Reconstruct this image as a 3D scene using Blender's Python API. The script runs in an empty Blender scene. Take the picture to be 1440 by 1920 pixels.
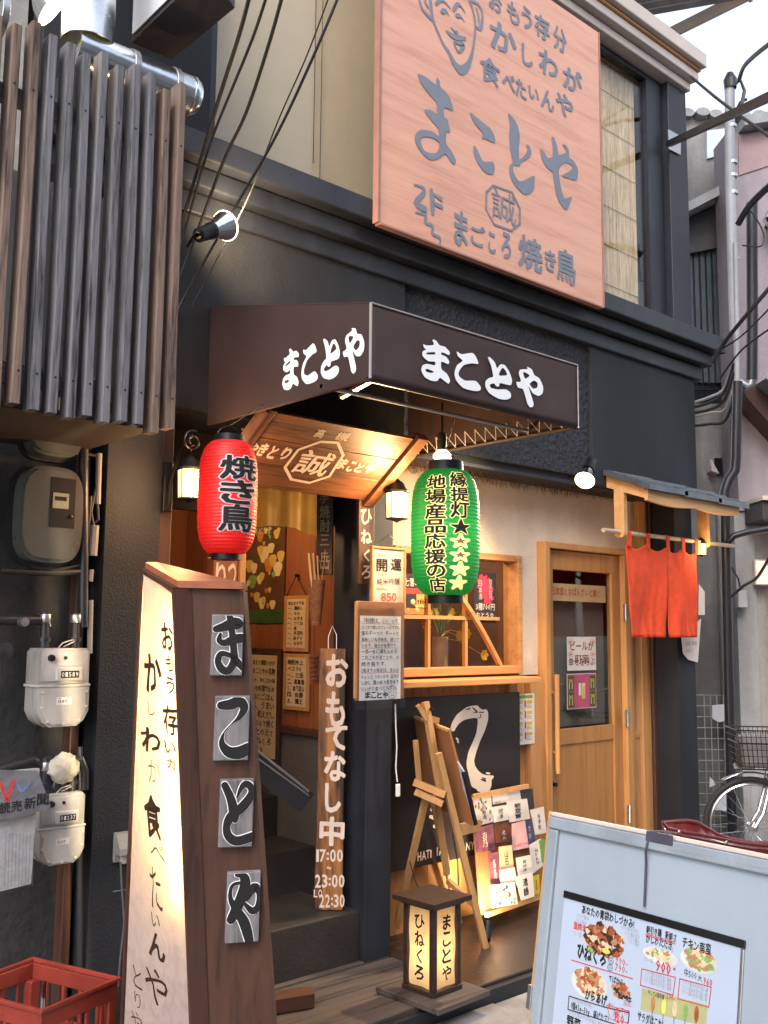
import bpy, bmesh, math, random
from mathutils import Vector, Matrix, noise
from mathutils.geometry import tessellate_polygon
rnd = random.Random(7)
R = math.radians
SC = bpy.context.scene

# ------------------------------------------------------------------ camera, world, sun, exposure
YAW, PIT, ROL, FPX = R(42.0), R(6.86), R(0.5), 1850.0
_f = Vector((math.sin(YAW)*math.cos(PIT), math.cos(YAW)*math.cos(PIT), math.sin(PIT)))
_r0 = Vector((math.cos(YAW), -math.sin(YAW), 0)); _u0 = _r0.cross(_f)
_r = math.cos(ROL)*_r0 + math.sin(ROL)*_u0; _u = -math.sin(ROL)*_r0 + math.cos(ROL)*_u0
CP = Vector((0, 0, 1.5))
cam = bpy.data.cameras.new('camera'); camo = bpy.data.objects.new('camera', cam)
SC.collection.objects.link(camo); SC.camera = camo
M = Matrix.Identity(4)
for i in range(3):
    M[i][0] = _r[i]; M[i][1] = _u[i]; M[i][2] = -_f[i]; M[i][3] = CP[i]
camo.matrix_world = M
cam.sensor_fit = 'VERTICAL'; cam.sensor_height = 24; cam.lens = 24*FPX/1920
cam.clip_start = .05; cam.clip_end = 500

w = bpy.data.worlds.new('World'); SC.world = w; w.use_nodes = True
nt = w.node_tree; nt.nodes.clear()
sky = nt.nodes.new('ShaderNodeTexSky'); sky.sky_type = 'NISHITA'; sky.sun_disc = False
SUN_EL, SUN_AZ = R(42), R(238)
sky.sun_elevation = SUN_EL; sky.sun_rotation = SUN_AZ; sky.air_density = 1.2; sky.dust_density = 2.0
hs = nt.nodes.new('ShaderNodeHueSaturation'); hs.inputs['Saturation'].default_value = .45; hs.inputs['Value'].default_value = 1.0
bg = nt.nodes.new('ShaderNodeBackground'); bg.inputs[1].default_value = .15
wo = nt.nodes.new('ShaderNodeOutputWorld')
nt.links.new(sky.outputs[0], hs.inputs['Color']); nt.links.new(hs.outputs[0], bg.inputs[0]); nt.links.new(bg.outputs[0], wo.inputs[0])

sl = bpy.data.lights.new('sun', 'SUN'); sl.energy = .62; sl.angle = R(25); sl.color = (1, .96, .92)
so = bpy.data.objects.new('sun', sl); SC.collection.objects.link(so)
sd = Vector((math.sin(SUN_AZ)*math.cos(SUN_EL), math.cos(SUN_AZ)*math.cos(SUN_EL), math.sin(SUN_EL)))
so.rotation_euler = sd.to_track_quat('Z', 'Y').to_euler()
SC.view_settings.view_transform = 'Standard'; SC.view_settings.look = 'None'
SC.view_settings.gamma = 1; SC.view_settings.use_curve_mapping = False
SC.view_settings.exposure = 1.55

# ------------------------------------------------------------------ measuring: photo point -> place on a real plane
def ray(x, y): return _r*((x-720)/FPX) - _u*((y-960)/FPX) + _f
def U(x, y, ax, v):
    d = ray(x, y); return CP + d*((v-CP[ax])/d[ax])
def D(x, y, dep): return CP + ray(x, y)*dep
class Plane:
    def __init__(s, o, r, up=(0, 0, 1)):
        s.o = Vector(o); s.r = Vector(r).normalized(); up = Vector(up)
        s.u = (up - s.r*up.dot(s.r)).normalized(); s.n = s.r.cross(s.u)
        s.m = Matrix.Identity(4)
        for i in range(3): s.m[i][0] = s.r[i]; s.m[i][1] = s.u[i]; s.m[i][2] = s.n[i]; s.m[i][3] = s.o[i]
    def uv(s, x, y):
        d = ray(x, y); t = (s.o-CP).dot(s.n)/d.dot(s.n); q = CP+d*t-s.o
        return q.dot(s.r), q.dot(s.u)
    def P(s, u, v, w=0): return s.o+s.r*u+s.u*v+s.n*w
    def rect(s, x0, y0, x1, y1):
        xm, ym = (x0+x1)/2, (y0+y1)/2
        return s.uv(x0, ym)[0], s.uv(xm, y1)[1], s.uv(x1, ym)[0], s.uv(xm, y0)[1]
def FY(Y): return Plane((0, Y, 0), (1, 0, 0))
def WX(X): return Plane((X, 0, 0), (0, -1, 0))
FR = Vector((math.cos(YAW), -math.sin(YAW), 0)); FD = Vector((math.sin(YAW), math.cos(YAW), 0))

# ------------------------------------------------------------------ materials
def _new(name):
    m = bpy.data.materials.new(name); m.use_nodes = True; t = m.node_tree; t.nodes.clear()
    o = t.nodes.new('ShaderNodeOutputMaterial'); p = t.nodes.new('ShaderNodeBsdfPrincipled')
    t.links.new(p.outputs[0], o.inputs[0]); return m, t, p, o
def _coord(t, sc=(1, 1, 1)):
    tc = t.nodes.new('ShaderNodeTexCoord'); oi = t.nodes.new('ShaderNodeObjectInfo')
    ad = t.nodes.new('ShaderNodeVectorMath'); ad.operation = 'MULTIPLY_ADD'
    t.links.new(oi.outputs['Random'], ad.inputs[0]); ad.inputs[1].default_value = (7, 5, 9)
    t.links.new(tc.outputs['Object'], ad.inputs[2])
    mp = t.nodes.new('ShaderNodeMapping'); mp.inputs['Scale'].default_value = sc
    t.links.new(ad.outputs[0], mp.inputs[0]); return mp.outputs[0]
def mat(name, col, rough=.6, metal=0, var=.2, scale=6, bump=.15, bscale=80, emit=0, ecol=None, dist=.002, stain=0, subs=0, alpha=1, coat=0):
    m, t, p, o = _new(name); co = _coord(t)
    n = t.nodes.new('ShaderNodeTexNoise'); n.inputs['Scale'].default_value = scale; n.inputs['Detail'].default_value = 6
    n.inputs['Roughness'].default_value = .65
    t.links.new(co, n.inputs['Vector'])
    r = t.nodes.new('ShaderNodeValToRGB'); r.color_ramp.elements[0].position = .3; r.color_ramp.elements[1].position = .72
    c = Vector(col)
    r.color_ramp.elements[0].color = (*(c*(1-var)), 1); r.color_ramp.elements[1].color = (*(c*(1+var*.7)), 1)
    t.links.new(n.outputs[0], r.inputs[0]); out = r.outputs[0]
    if stain:
        n2 = t.nodes.new('ShaderNodeTexNoise'); n2.inputs['Scale'].default_value = scale*.35; n2.inputs['Detail'].default_value = 8
        mp = t.nodes.new('ShaderNodeMapping'); mp.inputs['Scale'].default_value = (3, 3, .5); t.links.new(co, mp.inputs[0]); t.links.new(mp.outputs[0], n2.inputs['Vector'])
        r2 = t.nodes.new('ShaderNodeValToRGB'); r2.color_ramp.elements[0].position = .42; r2.color_ramp.elements[1].position = .6
        r2.color_ramp.elements[0].color = (1-stain,)*3+(1,); r2.color_ramp.elements[1].color = (1, 1, 1, 1)
        t.links.new(n2.outputs[0], r2.inputs[0])
        mx = t.nodes.new('ShaderNodeMix'); mx.data_type = 'RGBA'; mx.blend_type = 'MULTIPLY'; mx.inputs[0].default_value = 1
        t.links.new(out, mx.inputs[6]); t.links.new(r2.outputs[0], mx.inputs[7]); out = mx.outputs[2]
    t.links.new(out, p.inputs['Base Color'])
    p.inputs['Roughness'].default_value = rough; p.inputs['Metallic'].default_value = metal
    if coat: p.inputs['Coat Weight'].default_value = coat
    rr = t.nodes.new('ShaderNodeMapRange'); rr.inputs[3].default_value = max(0, rough-.1); rr.inputs[4].default_value = min(1, rough+.12)
    t.links.new(n.outputs[0], rr.inputs[0]); t.links.new(rr.outputs[0], p.inputs['Roughness'])
    if bump:
        nb = t.nodes.new('ShaderNodeTexNoise'); nb.inputs['Scale'].default_value = bscale; nb.inputs['Detail'].default_value = 4
        t.links.new(co, nb.inputs['Vector'])
        b = t.nodes.new('ShaderNodeBump'); b.inputs['Strength'].default_value = bump; b.inputs['Distance'].default_value = dist*5
        t.links.new(nb.outputs[0], b.inputs['Height']); t.links.new(b.outputs[0], p.inputs['Normal'])
    if emit:
        p.inputs['Emission Strength'].default_value = emit; p.inputs['Emission Color'].default_value = (*(ecol or col), 1)
    if subs:
        p.inputs['Subsurface Weight'].default_value = subs; p.inputs['Subsurface Radius'].default_value = (.02, .02, .02)
    return m
def wood(name, c1, c2, axis='Z', scale=1, rough=.55, bump=.35, knots=True, char=0):
    m, t, p, o = _new(name)
    s = {'X': (1.2, 16, 16), 'Y': (16, 1.2, 16), 'Z': (16, 16, 1.2)}[axis]
    co = _coord(t, tuple(a*scale for a in s))
    n = t.nodes.new('ShaderNodeTexNoise'); n.inputs['Scale'].default_value = 1; n.inputs['Detail'].default_value = 8; n.inputs['Roughness'].default_value = .6; n.inputs['Distortion'].default_value = .6
    t.links.new(co, n.inputs['Vector'])
    n2 = t.nodes.new('ShaderNodeTexNoise'); n2.inputs['Scale'].default_value = 5; n2.inputs['Detail'].default_value = 5
    t.links.new(co, n2.inputs['Vector'])
    ad = t.nodes.new('ShaderNodeMath'); ad.operation = 'MULTIPLY_ADD'; ad.inputs[1].default_value = .45
    t.links.new(n2.outputs[0], ad.inputs[0]); t.links.new(n.outputs[0], ad.inputs[2])
    r = t.nodes.new('ShaderNodeValToRGB'); e = r.color_ramp.elements
    e[0].position = .52; e[0].color = (*c2, 1); e[1].position = .92; e[1].color = (*c1, 1)
    mid = r.color_ramp.elements.new(.7); mid.color = (*[(a*.65+b*.35) for a, b in zip(c1, c2)], 1)
    t.links.new(ad.outputs[0], r.inputs[0]); out = r.outputs[0]
    if char:
        s3 = t.nodes.new('ShaderNodeTexNoise'); s3.inputs['Scale'].default_value = .55; s3.inputs['Detail'].default_value = 3
        t.links.new(co, s3.inputs['Vector'])
        r3 = t.nodes.new('ShaderNodeValToRGB'); r3.color_ramp.elements[0].position = .4; r3.color_ramp.elements[1].position = .6
        r3.color_ramp.elements[0].color = (1-char,)*3+(1,); r3.color_ramp.elements[1].color = (1, 1, 1, 1)
        t.links.new(s3.outputs[0], r3.inputs[0])
        mx = t.nodes.new('ShaderNodeMix'); mx.data_type = 'RGBA'; mx.blend_type = 'MULTIPLY'; mx.inputs[0].default_value = 1
        t.links.new(out, mx.inputs[6]); t.links.new(r3.outputs[0], mx.inputs[7]); out = mx.outputs[2]
    t.links.new(out, p.inputs['Base Color']); p.inputs['Roughness'].default_value = rough
    b = t.nodes.new('ShaderNodeBump'); b.inputs['Strength'].default_value = bump; b.inputs['Distance'].default_value = .004
    t.links.new(ad.outputs[0], b.inputs['Height']); t.links.new(b.outputs[0], p.inputs['Normal'])
    return m
def emis(name, col, s, var=0.0, scale=8, streak=(1, 1, 1)):
    m, t, p, o = _new(name)
    p.inputs['Base Color'].default_value = (*col, 1); p.inputs['Roughness'].default_value = .6
    p.inputs['Emission Color'].default_value = (*col, 1); p.inputs['Emission Strength'].default_value = s
    if var:
        co = _coord(t, streak); n = t.nodes.new('ShaderNodeTexNoise'); n.inputs['Scale'].default_value = scale; n.inputs['Detail'].default_value = 6
        t.links.new(co, n.inputs['Vector'])
        rr = t.nodes.new('ShaderNodeMapRange'); rr.inputs[1].default_value = .3; rr.inputs[2].default_value = .7
        rr.inputs[3].default_value = s*(1-var); rr.inputs[4].default_value = s*(1+var)
        t.links.new(n.outputs[0], rr.inputs[0]); t.links.new(rr.outputs[0], p.inputs['Emission Strength'])
    return m
def glassm(name, tint=(1, 1, 1), refl=1.0, rough=0.0, tr=1.0):
    m, t, p, o = _new(name); t.nodes.remove(p)
    a = t.nodes.new('ShaderNodeBsdfTransparent'); a.inputs[0].default_value = (*[c*tr for c in tint], 1)
    g = t.nodes.new('ShaderNodeBsdfGlossy'); g.inputs['Roughness'].default_value = rough
    fr = t.nodes.new('ShaderNodeLayerWeight'); fr.inputs[0].default_value = .5
    pw = t.nodes.new('ShaderNodeMath'); pw.operation = 'POWER'; pw.inputs[1].default_value = 4.0
    ma = t.nodes.new('ShaderNodeMath'); ma.operation = 'MULTIPLY_ADD'; ma.inputs[1].default_value = .9*refl; ma.inputs[2].default_value = .04*refl; ma.use_clamp = True
    t.links.new(fr.outputs['Facing'], pw.inputs[0]); t.links.new(pw.outputs[0], ma.inputs[0])
    mx = t.nodes.new('ShaderNodeMixShader'); t.links.new(ma.outputs[0], mx.inputs[0]); t.links.new(a.outputs[0], mx.inputs[1]); t.links.new(g.outputs[0], mx.inputs[2])
    t.links.new(mx.outputs[0], o.inputs[0]); return m
def translucent(name, col, frac=.5, rough=.6, var=.1, scale=10):
    m, t, p, o = _new(name); co = _coord(t)
    n = t.nodes.new('ShaderNodeTexNoise'); n.inputs['Scale'].default_value = scale; n.inputs['Detail'].default_value = 5; t.links.new(co, n.inputs['Vector'])
    r = t.nodes.new('ShaderNodeValToRGB'); c = Vector(col)
    r.color_ramp.elements[0].color = (*(c*(1-var)), 1); r.color_ramp.elements[1].color = (*(c*(1+var)), 1)
    r.color_ramp.elements[0].position = .3; r.color_ramp.elements[1].position = .7
    t.links.new(n.outputs[0], r.inputs[0]); t.links.new(r.outputs[0], p.inputs['Base Color']); p.inputs['Roughness'].default_value = rough
    tl = t.nodes.new('ShaderNodeBsdfTranslucent'); t.links.new(r.outputs[0], tl.inputs[0])
    mx = t.nodes.new('ShaderNodeMixShader'); mx.inputs[0].default_value = frac
    t.links.new(p.outputs[0], mx.inputs[1]); t.links.new(tl.outputs[0], mx.inputs[2]); t.links.new(mx.outputs[0], o.inputs[0]); return m

BLK = mat('black_wall', (.0125, .0142, .0205), .72, bump=.35, bscale=120, var=.4, stain=.4, scale=4)
BLK2 = mat('black_trim', (.019, .0215, .031), .5, bump=.12, bscale=160, var=.35, stain=.4, scale=5)
STUC = mat('black_stucco', (.018, .020, .029), .85, bump=1.0, bscale=38, dist=.006, var=.3)
PLAS = mat('beige_plaster', (.76, .62, .49), .85, bump=.35, bscale=60, var=.12, stain=.1)
CEDAR = wood('cedar', (.52, .26, .095), (.35, .155, .050), 'Z')
CEDARX = wood('cedar_horizontal', (.54, .275, .105), (.37, .165, .055), 'X')
DOORW = wood('door_wood', (.44, .205, .065), (.31, .13, .036), 'Z', 1.0)
WEATH = wood('weathered_batten', (.155, .150, .168), (.018, .017, .021), 'Z', 1.7, .85, 1.0)
WEATHB = wood('weathered_brown_batten', (.20, .135, .105), (.030, .020, .017), 'Z', 1.7, .85, 1.0)
DECK = wood('deck_board', (.105, .080, .070), (.018, .014, .014), 'X', .8, .7, .7)
DKW = wood('dark_brown_wood', (.085, .038, .026), (.036, .016, .012), 'Z', 1.2, .45, .3)
DKWX = wood('dark_brown_wood_x', (.12, .05, .03), (.05, .022, .014), 'X', 1.2, .5, .3)
SIGNW = wood('sign_wood', (.62, .325, .235), (.47, .225, .158), 'X', .9, .5, .12)
ROSW = wood('underside_sign_wood', (.20, .080, .034), (.055, .021, .010), 'X', 1.3, .45, .5)
CHARW = wood('charred_wood', (.46, .18, .05), (.018, .007, .004), 'Z', 1.9, .5, .5, char=.93)
EASW = wood('easel_beech', (.52, .29, .12), (.38, .19, .07), 'Z', 1.0, .5, .2)
CARDB = wood('hardboard', (.28, .12, .05), (.22, .09, .035), 'Z', .6, .7, .1)
GREYP = wood('grey_washed_plate', (.20, .185, .195), (.055, .045, .047), 'Z', 1.3, .7, .3)
SHELLW = wood('interior_panel_wood', (.28, .090, .032), (.19, .055, .020), 'Z', .9, .5, .15)
AWN = mat('awning_canvas', (.042, .0205, .0195), .62, bump=.25, bscale=400, var=.18, scale=3, stain=.15)
AWNIN = mat('awning_underside', (.02, .013, .014), .8)
WHT = mat('white_paint', (.78, .79, .82), .5, bump=.05, var=.05)
CREAMT = mat('cream_lettering', (.72, .58, .50), .6, bump=.1, var=.12)
INK = mat('ink', (.007, .006, .007), .85, bump=0, var=.2)
GREYT = mat('slate_lettering', (.155, .175, .22), .6, bump=0, var=.12, scale=12)
REDT = mat('red_print', (.5, .03, .03), .6, bump=0)
PAPER = mat('paper', (.62, .56, .52), .7, bump=.1, bscale=30, var=.05)
PAPERW = mat('paper_warm', (.62, .44, .25), .7, bump=.1, bscale=30, var=.1)
PAPERB = mat('paper_bluish', (.66, .68, .74), .6, bump=.1, bscale=25, var=.05)
PLASTIC = mat('plastic_white', (.47, .445, .425), .5, bump=.12, bscale=150, var=.18, stain=.38)
METB = mat('black_metal', (.02, .02, .022), .4, .6, bump=.05)
DPIPE = mat('dark_pipe', (.022, .023, .03), .35, bump=.08, var=.3, stain=.2)
GALV = mat('galvanised_duct', (.62, .66, .70), .22, 1.0, bump=.25, bscale=9, var=.15, scale=10)
CHROME = mat('chrome', (.75, .75, .76), .12, 1, bump=0, var=.05)
ALU = mat('aluminium', (.45, .45, .46), .35, .9, bump=.05)
BRASS = mat('brass', (.55, .33, .10), .35, .8, bump=.05)
CABLE = mat('cable_rubber', (.018, .018, .022), .5, bump=0)
CONC = mat('concrete', (.28, .27, .265), .85, bump=.6, bscale=25, var=.25, stain=.45, scale=3)
CONCL = mat('concrete_pale', (.40, .39, .39), .85, bump=.4, bscale=25, var=.2, stain=.3, scale=3)
PINK = mat('pink_plaster', (.29, .245, .265), .85, bump=.5, bscale=90, var=.08, stain=.12)
ASPH = mat('street_concrete', (.16, .145, .135), .85, bump=.7, bscale=60, var=.35, scale=9, stain=.35)
LIGHTBEIGE = mat('beige_metal', (.52, .44, .40), .45, bump=.05, var=.1, scale=4)
BLIND = mat('roller_blind', (.66, .54, .385), .8, bump=.3, bscale=300, var=.06)
GLASS = glassm('window_glass', (.93, .93, .92), .65)
GLASS2 = glassm('clear_glass', (.93, .93, .93), .9)
TILE = mat('dark_tile_deck', (.030, .021, .018), .35, bump=.2, bscale=40, var=.3)
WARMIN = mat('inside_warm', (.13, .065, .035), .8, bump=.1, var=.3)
INDARK = mat('inside_dark', (.035, .022, .018), .8, bump=.1)  # plain dark brown for inner shells and the slat screen's underside board
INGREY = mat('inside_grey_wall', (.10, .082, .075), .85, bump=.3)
LAMPG = emis('lamp_glass', (1.0, .60, .22), 1.0, .45, 14)
BULB = emis('bulb', (1.0, .74, .40), 2.2)
RED = translucent('red_vinyl', (.50, .014, .014), .25, .48, .06)
GRN = translucent('green_vinyl', (.008, .17, .035), .30, .42, .08)
NOREN = translucent('noren_cloth', (.80, .080, .024), .22, .85, .10, 25)
YCLOTH = translucent('mustard_cloth', (.19, .105, .010), .25, .85, .25, 6)
MAROON = mat('maroon_plastic', (.10, .012, .014), .25, bump=.05, coat=.6)
CRATE = mat('crate_red', (.24, .030, .018), .5, bump=.15, bscale=60, var=.2, stain=.2)
MARK = mat('bold_cream', (.86, .74, .62), .6, bump=.05, var=.06)
ANDONP = emis('andon_paper', (1.0, .70, .30), 1.15, .25, 14)

# ------------------------------------------------------------------ mesh builder
I4 = Matrix.Identity(4); MW = {}
COL = SC.collection
class B:
    def __init__(s, m=None):
        s.v = []; s.f = []; s.fm = []; s.mats = []; s.cur = 0; s.m = m.m if isinstance(m, Plane) else (m or I4)
    def use(s, mt):
        if mt not in s.mats: s.mats.append(mt)
        s.cur = s.mats.index(mt); return s
    def add(s, vs, fs, m=None):
        k = len(s.v); T = s.m @ m if m else s.m
        s.v += [T @ Vector(q) for q in vs]; s.f += [tuple(i+k for i in f) for f in fs]; s.fm += [s.cur]*len(fs); return s
    def box(s, x0, y0, z0, x1, y1, z1, bev=0, m=None):
        if x0 > x1: x0, x1 = x1, x0
        if y0 > y1: y0, y1 = y1, y0
        if z0 > z1: z0, z1 = z1, z0
        if bev:
            bm = bmesh.new(); bmesh.ops.create_cube(bm, size=1)
            for q in bm.verts: q.co = Vector(((x0+x1)/2+q.co.x*(x1-x0), (y0+y1)/2+q.co.y*(y1-y0), (z0+z1)/2+q.co.z*(z1-z0)))
            bmesh.ops.bevel(bm, geom=bm.edges[:], offset=min(bev, .45*min(x1-x0, y1-y0, z1-z0)), segments=2, affect='EDGES', profile=.5)
            bm.verts.index_update(); s.add([tuple(q.co) for q in bm.verts], [[q.index for q in f.verts] for f in bm.faces], m); bm.free(); return s
        return s.add([(x0, y0, z0), (x1, y0, z0), (x1, y1, z0), (x0, y1, z0), (x0, y0, z1), (x1, y0, z1), (x1, y1, z1), (x0, y1, z1)],
                     [(0, 3, 2, 1), (4, 5, 6, 7), (0, 1, 5, 4), (1, 2, 6, 5), (2, 3, 7, 6), (3, 0, 4, 7)], m)
    def tube(s, pts, r, n=8, r1=None):
        pts = [Vector(p) for p in pts]; rings = []; N = len(pts); up = None
        for i, p in enumerate(pts):
            d = (pts[min(i+1, N-1)]-pts[max(i-1, 0)]).normalized()
            if up is None: up = Vector((0, 0, 1)) if abs(d.z) < .9 else Vector((1, 0, 0))
            a = d.cross(up).normalized(); b = a.cross(d).normalized(); up = b
            rr = (r if r1 is None else r+(r1-r)*i/(N-1))
            rings.append([p+(a*math.cos(t)+b*math.sin(t))*rr for t in [2*math.pi*k/n for k in range(n)]])
        vs = [q for rg in rings for q in rg]; fs = []
        for i in range(N-1):
            for k in range(n): fs.append((i*n+k, i*n+(k+1) % n, (i+1)*n+(k+1) % n, (i+1)*n+k))
        fs.append(tuple(range(n-1, -1, -1))); fs.append(tuple((N-1)*n+k for k in range(n)))
        return s.add(vs, fs)
    def rod(s, a, b, r, n=8, r1=None): return s.tube([a, b], r, n, r1)
    def bar(s, a, b, wu, wv, up=(0, 0, 1)):
        a = Vector(a); b = Vector(b); d = (b-a).normalized(); up = Vector(up)
        x = d.cross(up).normalized()*wu/2; y = x.cross(d).normalized()*wv/2
        q = [a-x-y, a+x-y, a+x+y, a-x+y, b-x-y, b+x-y, b+x+y, b-x+y]
        return s.add(q, [(0, 3, 2, 1), (4, 5, 6, 7), (0, 1, 5, 4), (1, 2, 6, 5), (2, 3, 7, 6), (3, 0, 4, 7)])
    def lathe(s, prof, n=24, c=(0, 0, 0), m=None, a0=0, a1=2*math.pi):
        vs = []; fs = []; full = abs(a1-a0-2*math.pi) < 1e-6; K = n if full else n+1
        for r, z in prof:
            for k in range(K):
                t = a0+(a1-a0)*k/n; vs.append((c[0]+r*math.cos(t), c[1]+r*math.sin(t), c[2]+z))
        for i in range(len(prof)-1):
            for k in range(n):
                k2 = (k+1) % K; fs.append((i*K+k, i*K+k2, (i+1)*K+k2, (i+1)*K+k))
        return s.add(vs, fs, m)
    def extr(s, loop, w0, w1):          # loop in local xy, extruded along local z
        n = len(loop); vs = [(x, y, w0) for x, y in loop]+[(x, y, w1) for x, y in loop]
        ar = sum(loop[i][0]*loop[(i+1) % n][1]-loop[(i+1) % n][0]*loop[i][1] for i in range(n))
        top = tuple(range(n, 2*n)) if ar > 0 else tuple(range(2*n-1, n-1, -1))
        bot = tuple(range(n-1, -1, -1)) if ar > 0 else tuple(range(n))
        fs = [top, bot]
        for i in range(n):
            j = (i+1) % n; fs.append((i, j, n+j, n+i) if ar > 0 else (j, i, n+i, n+j))
        return s.add(vs, fs)
    def prism(s, A, Bq):                # two matching loops of world/local 3D points
        n = len(A); fs = [tuple(range(n-1, -1, -1)), tuple(range(n, 2*n))]
        for i in range(n): fs.append((i, (i+1) % n, n+(i+1) % n, n+i))
        return s.add(list(A)+list(Bq), fs)
    def fill(s, loops, w=0):
        lp = [[Vector((x, y, 0)) for x, y in l] for l in loops]
        flat = [q for l in lp for q in l]; tr = tessellate_polygon(lp); fs = []
        for t in tr:
            a, b, c = [flat[i] for i in t]
            if (b-a).cross(c-a).z < 0: t = (t[0], t[2], t[1])
            fs.append(tuple(t))
        return s.add([(q.x, q.y, w) for q in flat], fs)
    def stroke(s, pts, w=0, k=5, cap=True):   # brush stroke: (x, y, width) -> smooth ribbon
        P = [Vector(p) for p in pts]; Q = []
        if len(P) == 2: Q = P
        else:
            for i in range(len(P)-1):
                p0, p1, p2, p3 = P[max(i-1, 0)], P[i], P[i+1], P[min(i+2, len(P)-1)]
                for j in range(k):
                    t = j/k
                    Q.append(.5*((2*p1)+(p2-p0)*t+(2*p0-5*p1+4*p2-p3)*t*t+(3*p1-p0-3*p2+p3)*t**3))
            Q.append(P[-1])
        L = []; Rr = []; N = len(Q)
        for i, q in enumerate(Q):
            d = (Q[min(i+1, N-1)]-Q[max(i-1, 0)]); d = Vector((d.x, d.y)); d = d.normalized() if d.length > 1e-9 else Vector((1, 0))
            nn = Vector((-d.y, d.x))*max(q.z, 1e-5)/2; L.append((q.x+nn.x, q.y+nn.y)); Rr.append((q.x-nn.x, q.y-nn.y))
        vs = [(x, y, w) for x, y in L]+[(x, y, w) for x, y in Rr]
        s.add(vs, [(i, N+i, N+i+1, i+1) for i in range(N-1)])
        if cap:
            for j, q in enumerate((Q[0], Q[-1])):
                r = max(q.z, 1e-5)/2
                s.add([(q.x+r*math.cos(a*math.pi/5), q.y+r*math.sin(a*math.pi/5), w+.0002*(j+1)) for a in range(10)], [tuple(range(10))])
        return s
    def obj(s, name, mt=None, parent=None, smooth=False, loc=None, rz=0, **tags):
        me = bpy.data.meshes.new(name)
        if parent is not None: T = MW[parent]
        elif loc is not None: T = Matrix.Translation(Vector(loc)) @ Matrix.Rotation(rz, 4, 'Z')
        else: T = I4
        Ti = T.inverted()
        me.from_pydata([tuple(Ti @ q) for q in s.v], [], s.f)
        for m_ in (s.mats or [mt]): me.materials.append(m_)
        if s.mats: me.polygons.foreach_set('material_index', s.fm)
        if smooth:
            me.shade_smooth(); me.set_sharp_from_angle(angle=R(38))
        me.update()
        o = bpy.data.objects.new(name, me); COL.objects.link(o)
        if parent is not None: o.parent = parent
        elif loc is not None: o.matrix_world = T
        MW[o] = T
        for k, v in tags.items(): o[{'cat': 'category'}.get(k, k)] = v
        return o
def thing(name, label, cat, loc=(0, 0, 0), rz=0, group=None):
    o = bpy.data.objects.new(name, None); COL.objects.link(o)
    T = Matrix.Translation(Vector(loc)) @ Matrix.Rotation(rz, 4, 'Z'); o.matrix_world = T; MW[o] = T
    o.empty_display_size = .05; o['label'] = label; o['category'] = cat
    if group: o['group'] = group
    return o
def rzof(r): return math.atan2(r[1], r[0])
def plamp(name, loc, e, col=(1, .62, .28), r=.03, parent=None):
    l = bpy.data.lights.new(name, 'POINT'); l.energy = e; l.color = col; l.shadow_soft_size = r
    o = bpy.data.objects.new(name, l); COL.objects.link(o)
    if parent is not None:
        o.parent = parent; o.location = MW[parent].inverted() @ Vector(loc)
    else: o.location = loc
    return o
def splamp(name, loc, d, e, ang, col=(1, .66, .33), r=.03, parent=None, blend=.5):
    l = bpy.data.lights.new(name, 'SPOT'); l.energy = e; l.color = col; l.shadow_soft_size = r; l.spot_size = R(ang); l.spot_blend = blend
    o = bpy.data.objects.new(name, l); COL.objects.link(o)
    T = Matrix.Translation(Vector(loc)) @ (-Vector(d)).to_track_quat('Z', 'Y').to_matrix().to_4x4()
    if parent is not None: o.parent = parent; o.matrix_local = MW[parent].inverted() @ T
    else: o.matrix_world = T
    return o

# ------------------------------------------------------------------ lettering
_tc = bpy.data.curves.new('lettering_source', 'FONT'); _to = bpy.data.objects.new('lettering_source', _tc); COL.objects.link(_to)
_gc = {}
def copies(off):       # thick strokes are built from shifted copies, each a hair above the last
    if off < .018: return [(0, 0)]
    n = 6 if off < .045 else 10
    return [(0, 0)]+[(off*.8*math.cos(i*2*math.pi/n), off*.8*math.sin(i*2*math.pi/n)) for i in range(n)]
def glyph(ch, off=0.0, res=2):
    off = min(off, 0.0) if off < 0 and ord(ch) < 0x3100 else 0.0
    key = (ch, off, res)
    if key not in _gc:
        _tc.body = ch; _tc.resolution_u = res; _tc.offset = off
        bpy.context.view_layer.update()
        ev = _to.evaluated_get(bpy.context.evaluated_depsgraph_get()); me = ev.to_mesh()
        vs = [(q.co.x, q.co.y) for q in me.vertices]; fs = []
        for p in me.polygons:
            f = tuple(p.vertices)
            a, b, c = [Vector((*vs[i], 0)) for i in f[:3]]
            fs.append(f if p.normal.z >= 0 else f[::-1])
        ev.to_mesh_clear(); _gc[key] = (vs, fs)
    return _gc[key]
def gbox(b, ch, u0, v0, u1, v1, w=.001, off=.012, res=2, brush=0, grow=0):
    vs, fs = glyph(ch, off, res)
    if not vs: return
    X = [q[0] for q in vs]; Y = [q[1] for q in vs]; x0, x1, y0, y1 = min(X), max(X), min(Y), max(Y)
    e = off*.8 if off >= .018 else 0; x0 -= e; x1 += e; y0 -= e; y1 += e
    ks = (u1-u0)/max(x1-x0, .01); kt = (v1-v0)/max(y1-y0, .01)
    for ci, (dx, dy) in enumerate(copies(off)):
        out = []
        for x, y in vs:
            if brush:
                nv = noise.noise_vector(Vector((x*3.1, y*3.1, ord(ch) % 97))); x += nv.x*brush; y += nv.y*brush
            out.append((u0+(x+dx-x0)*ks, v0+(y+dy-y0)*kt, w+ci*.00006))
        b.add(out, fs)
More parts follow.
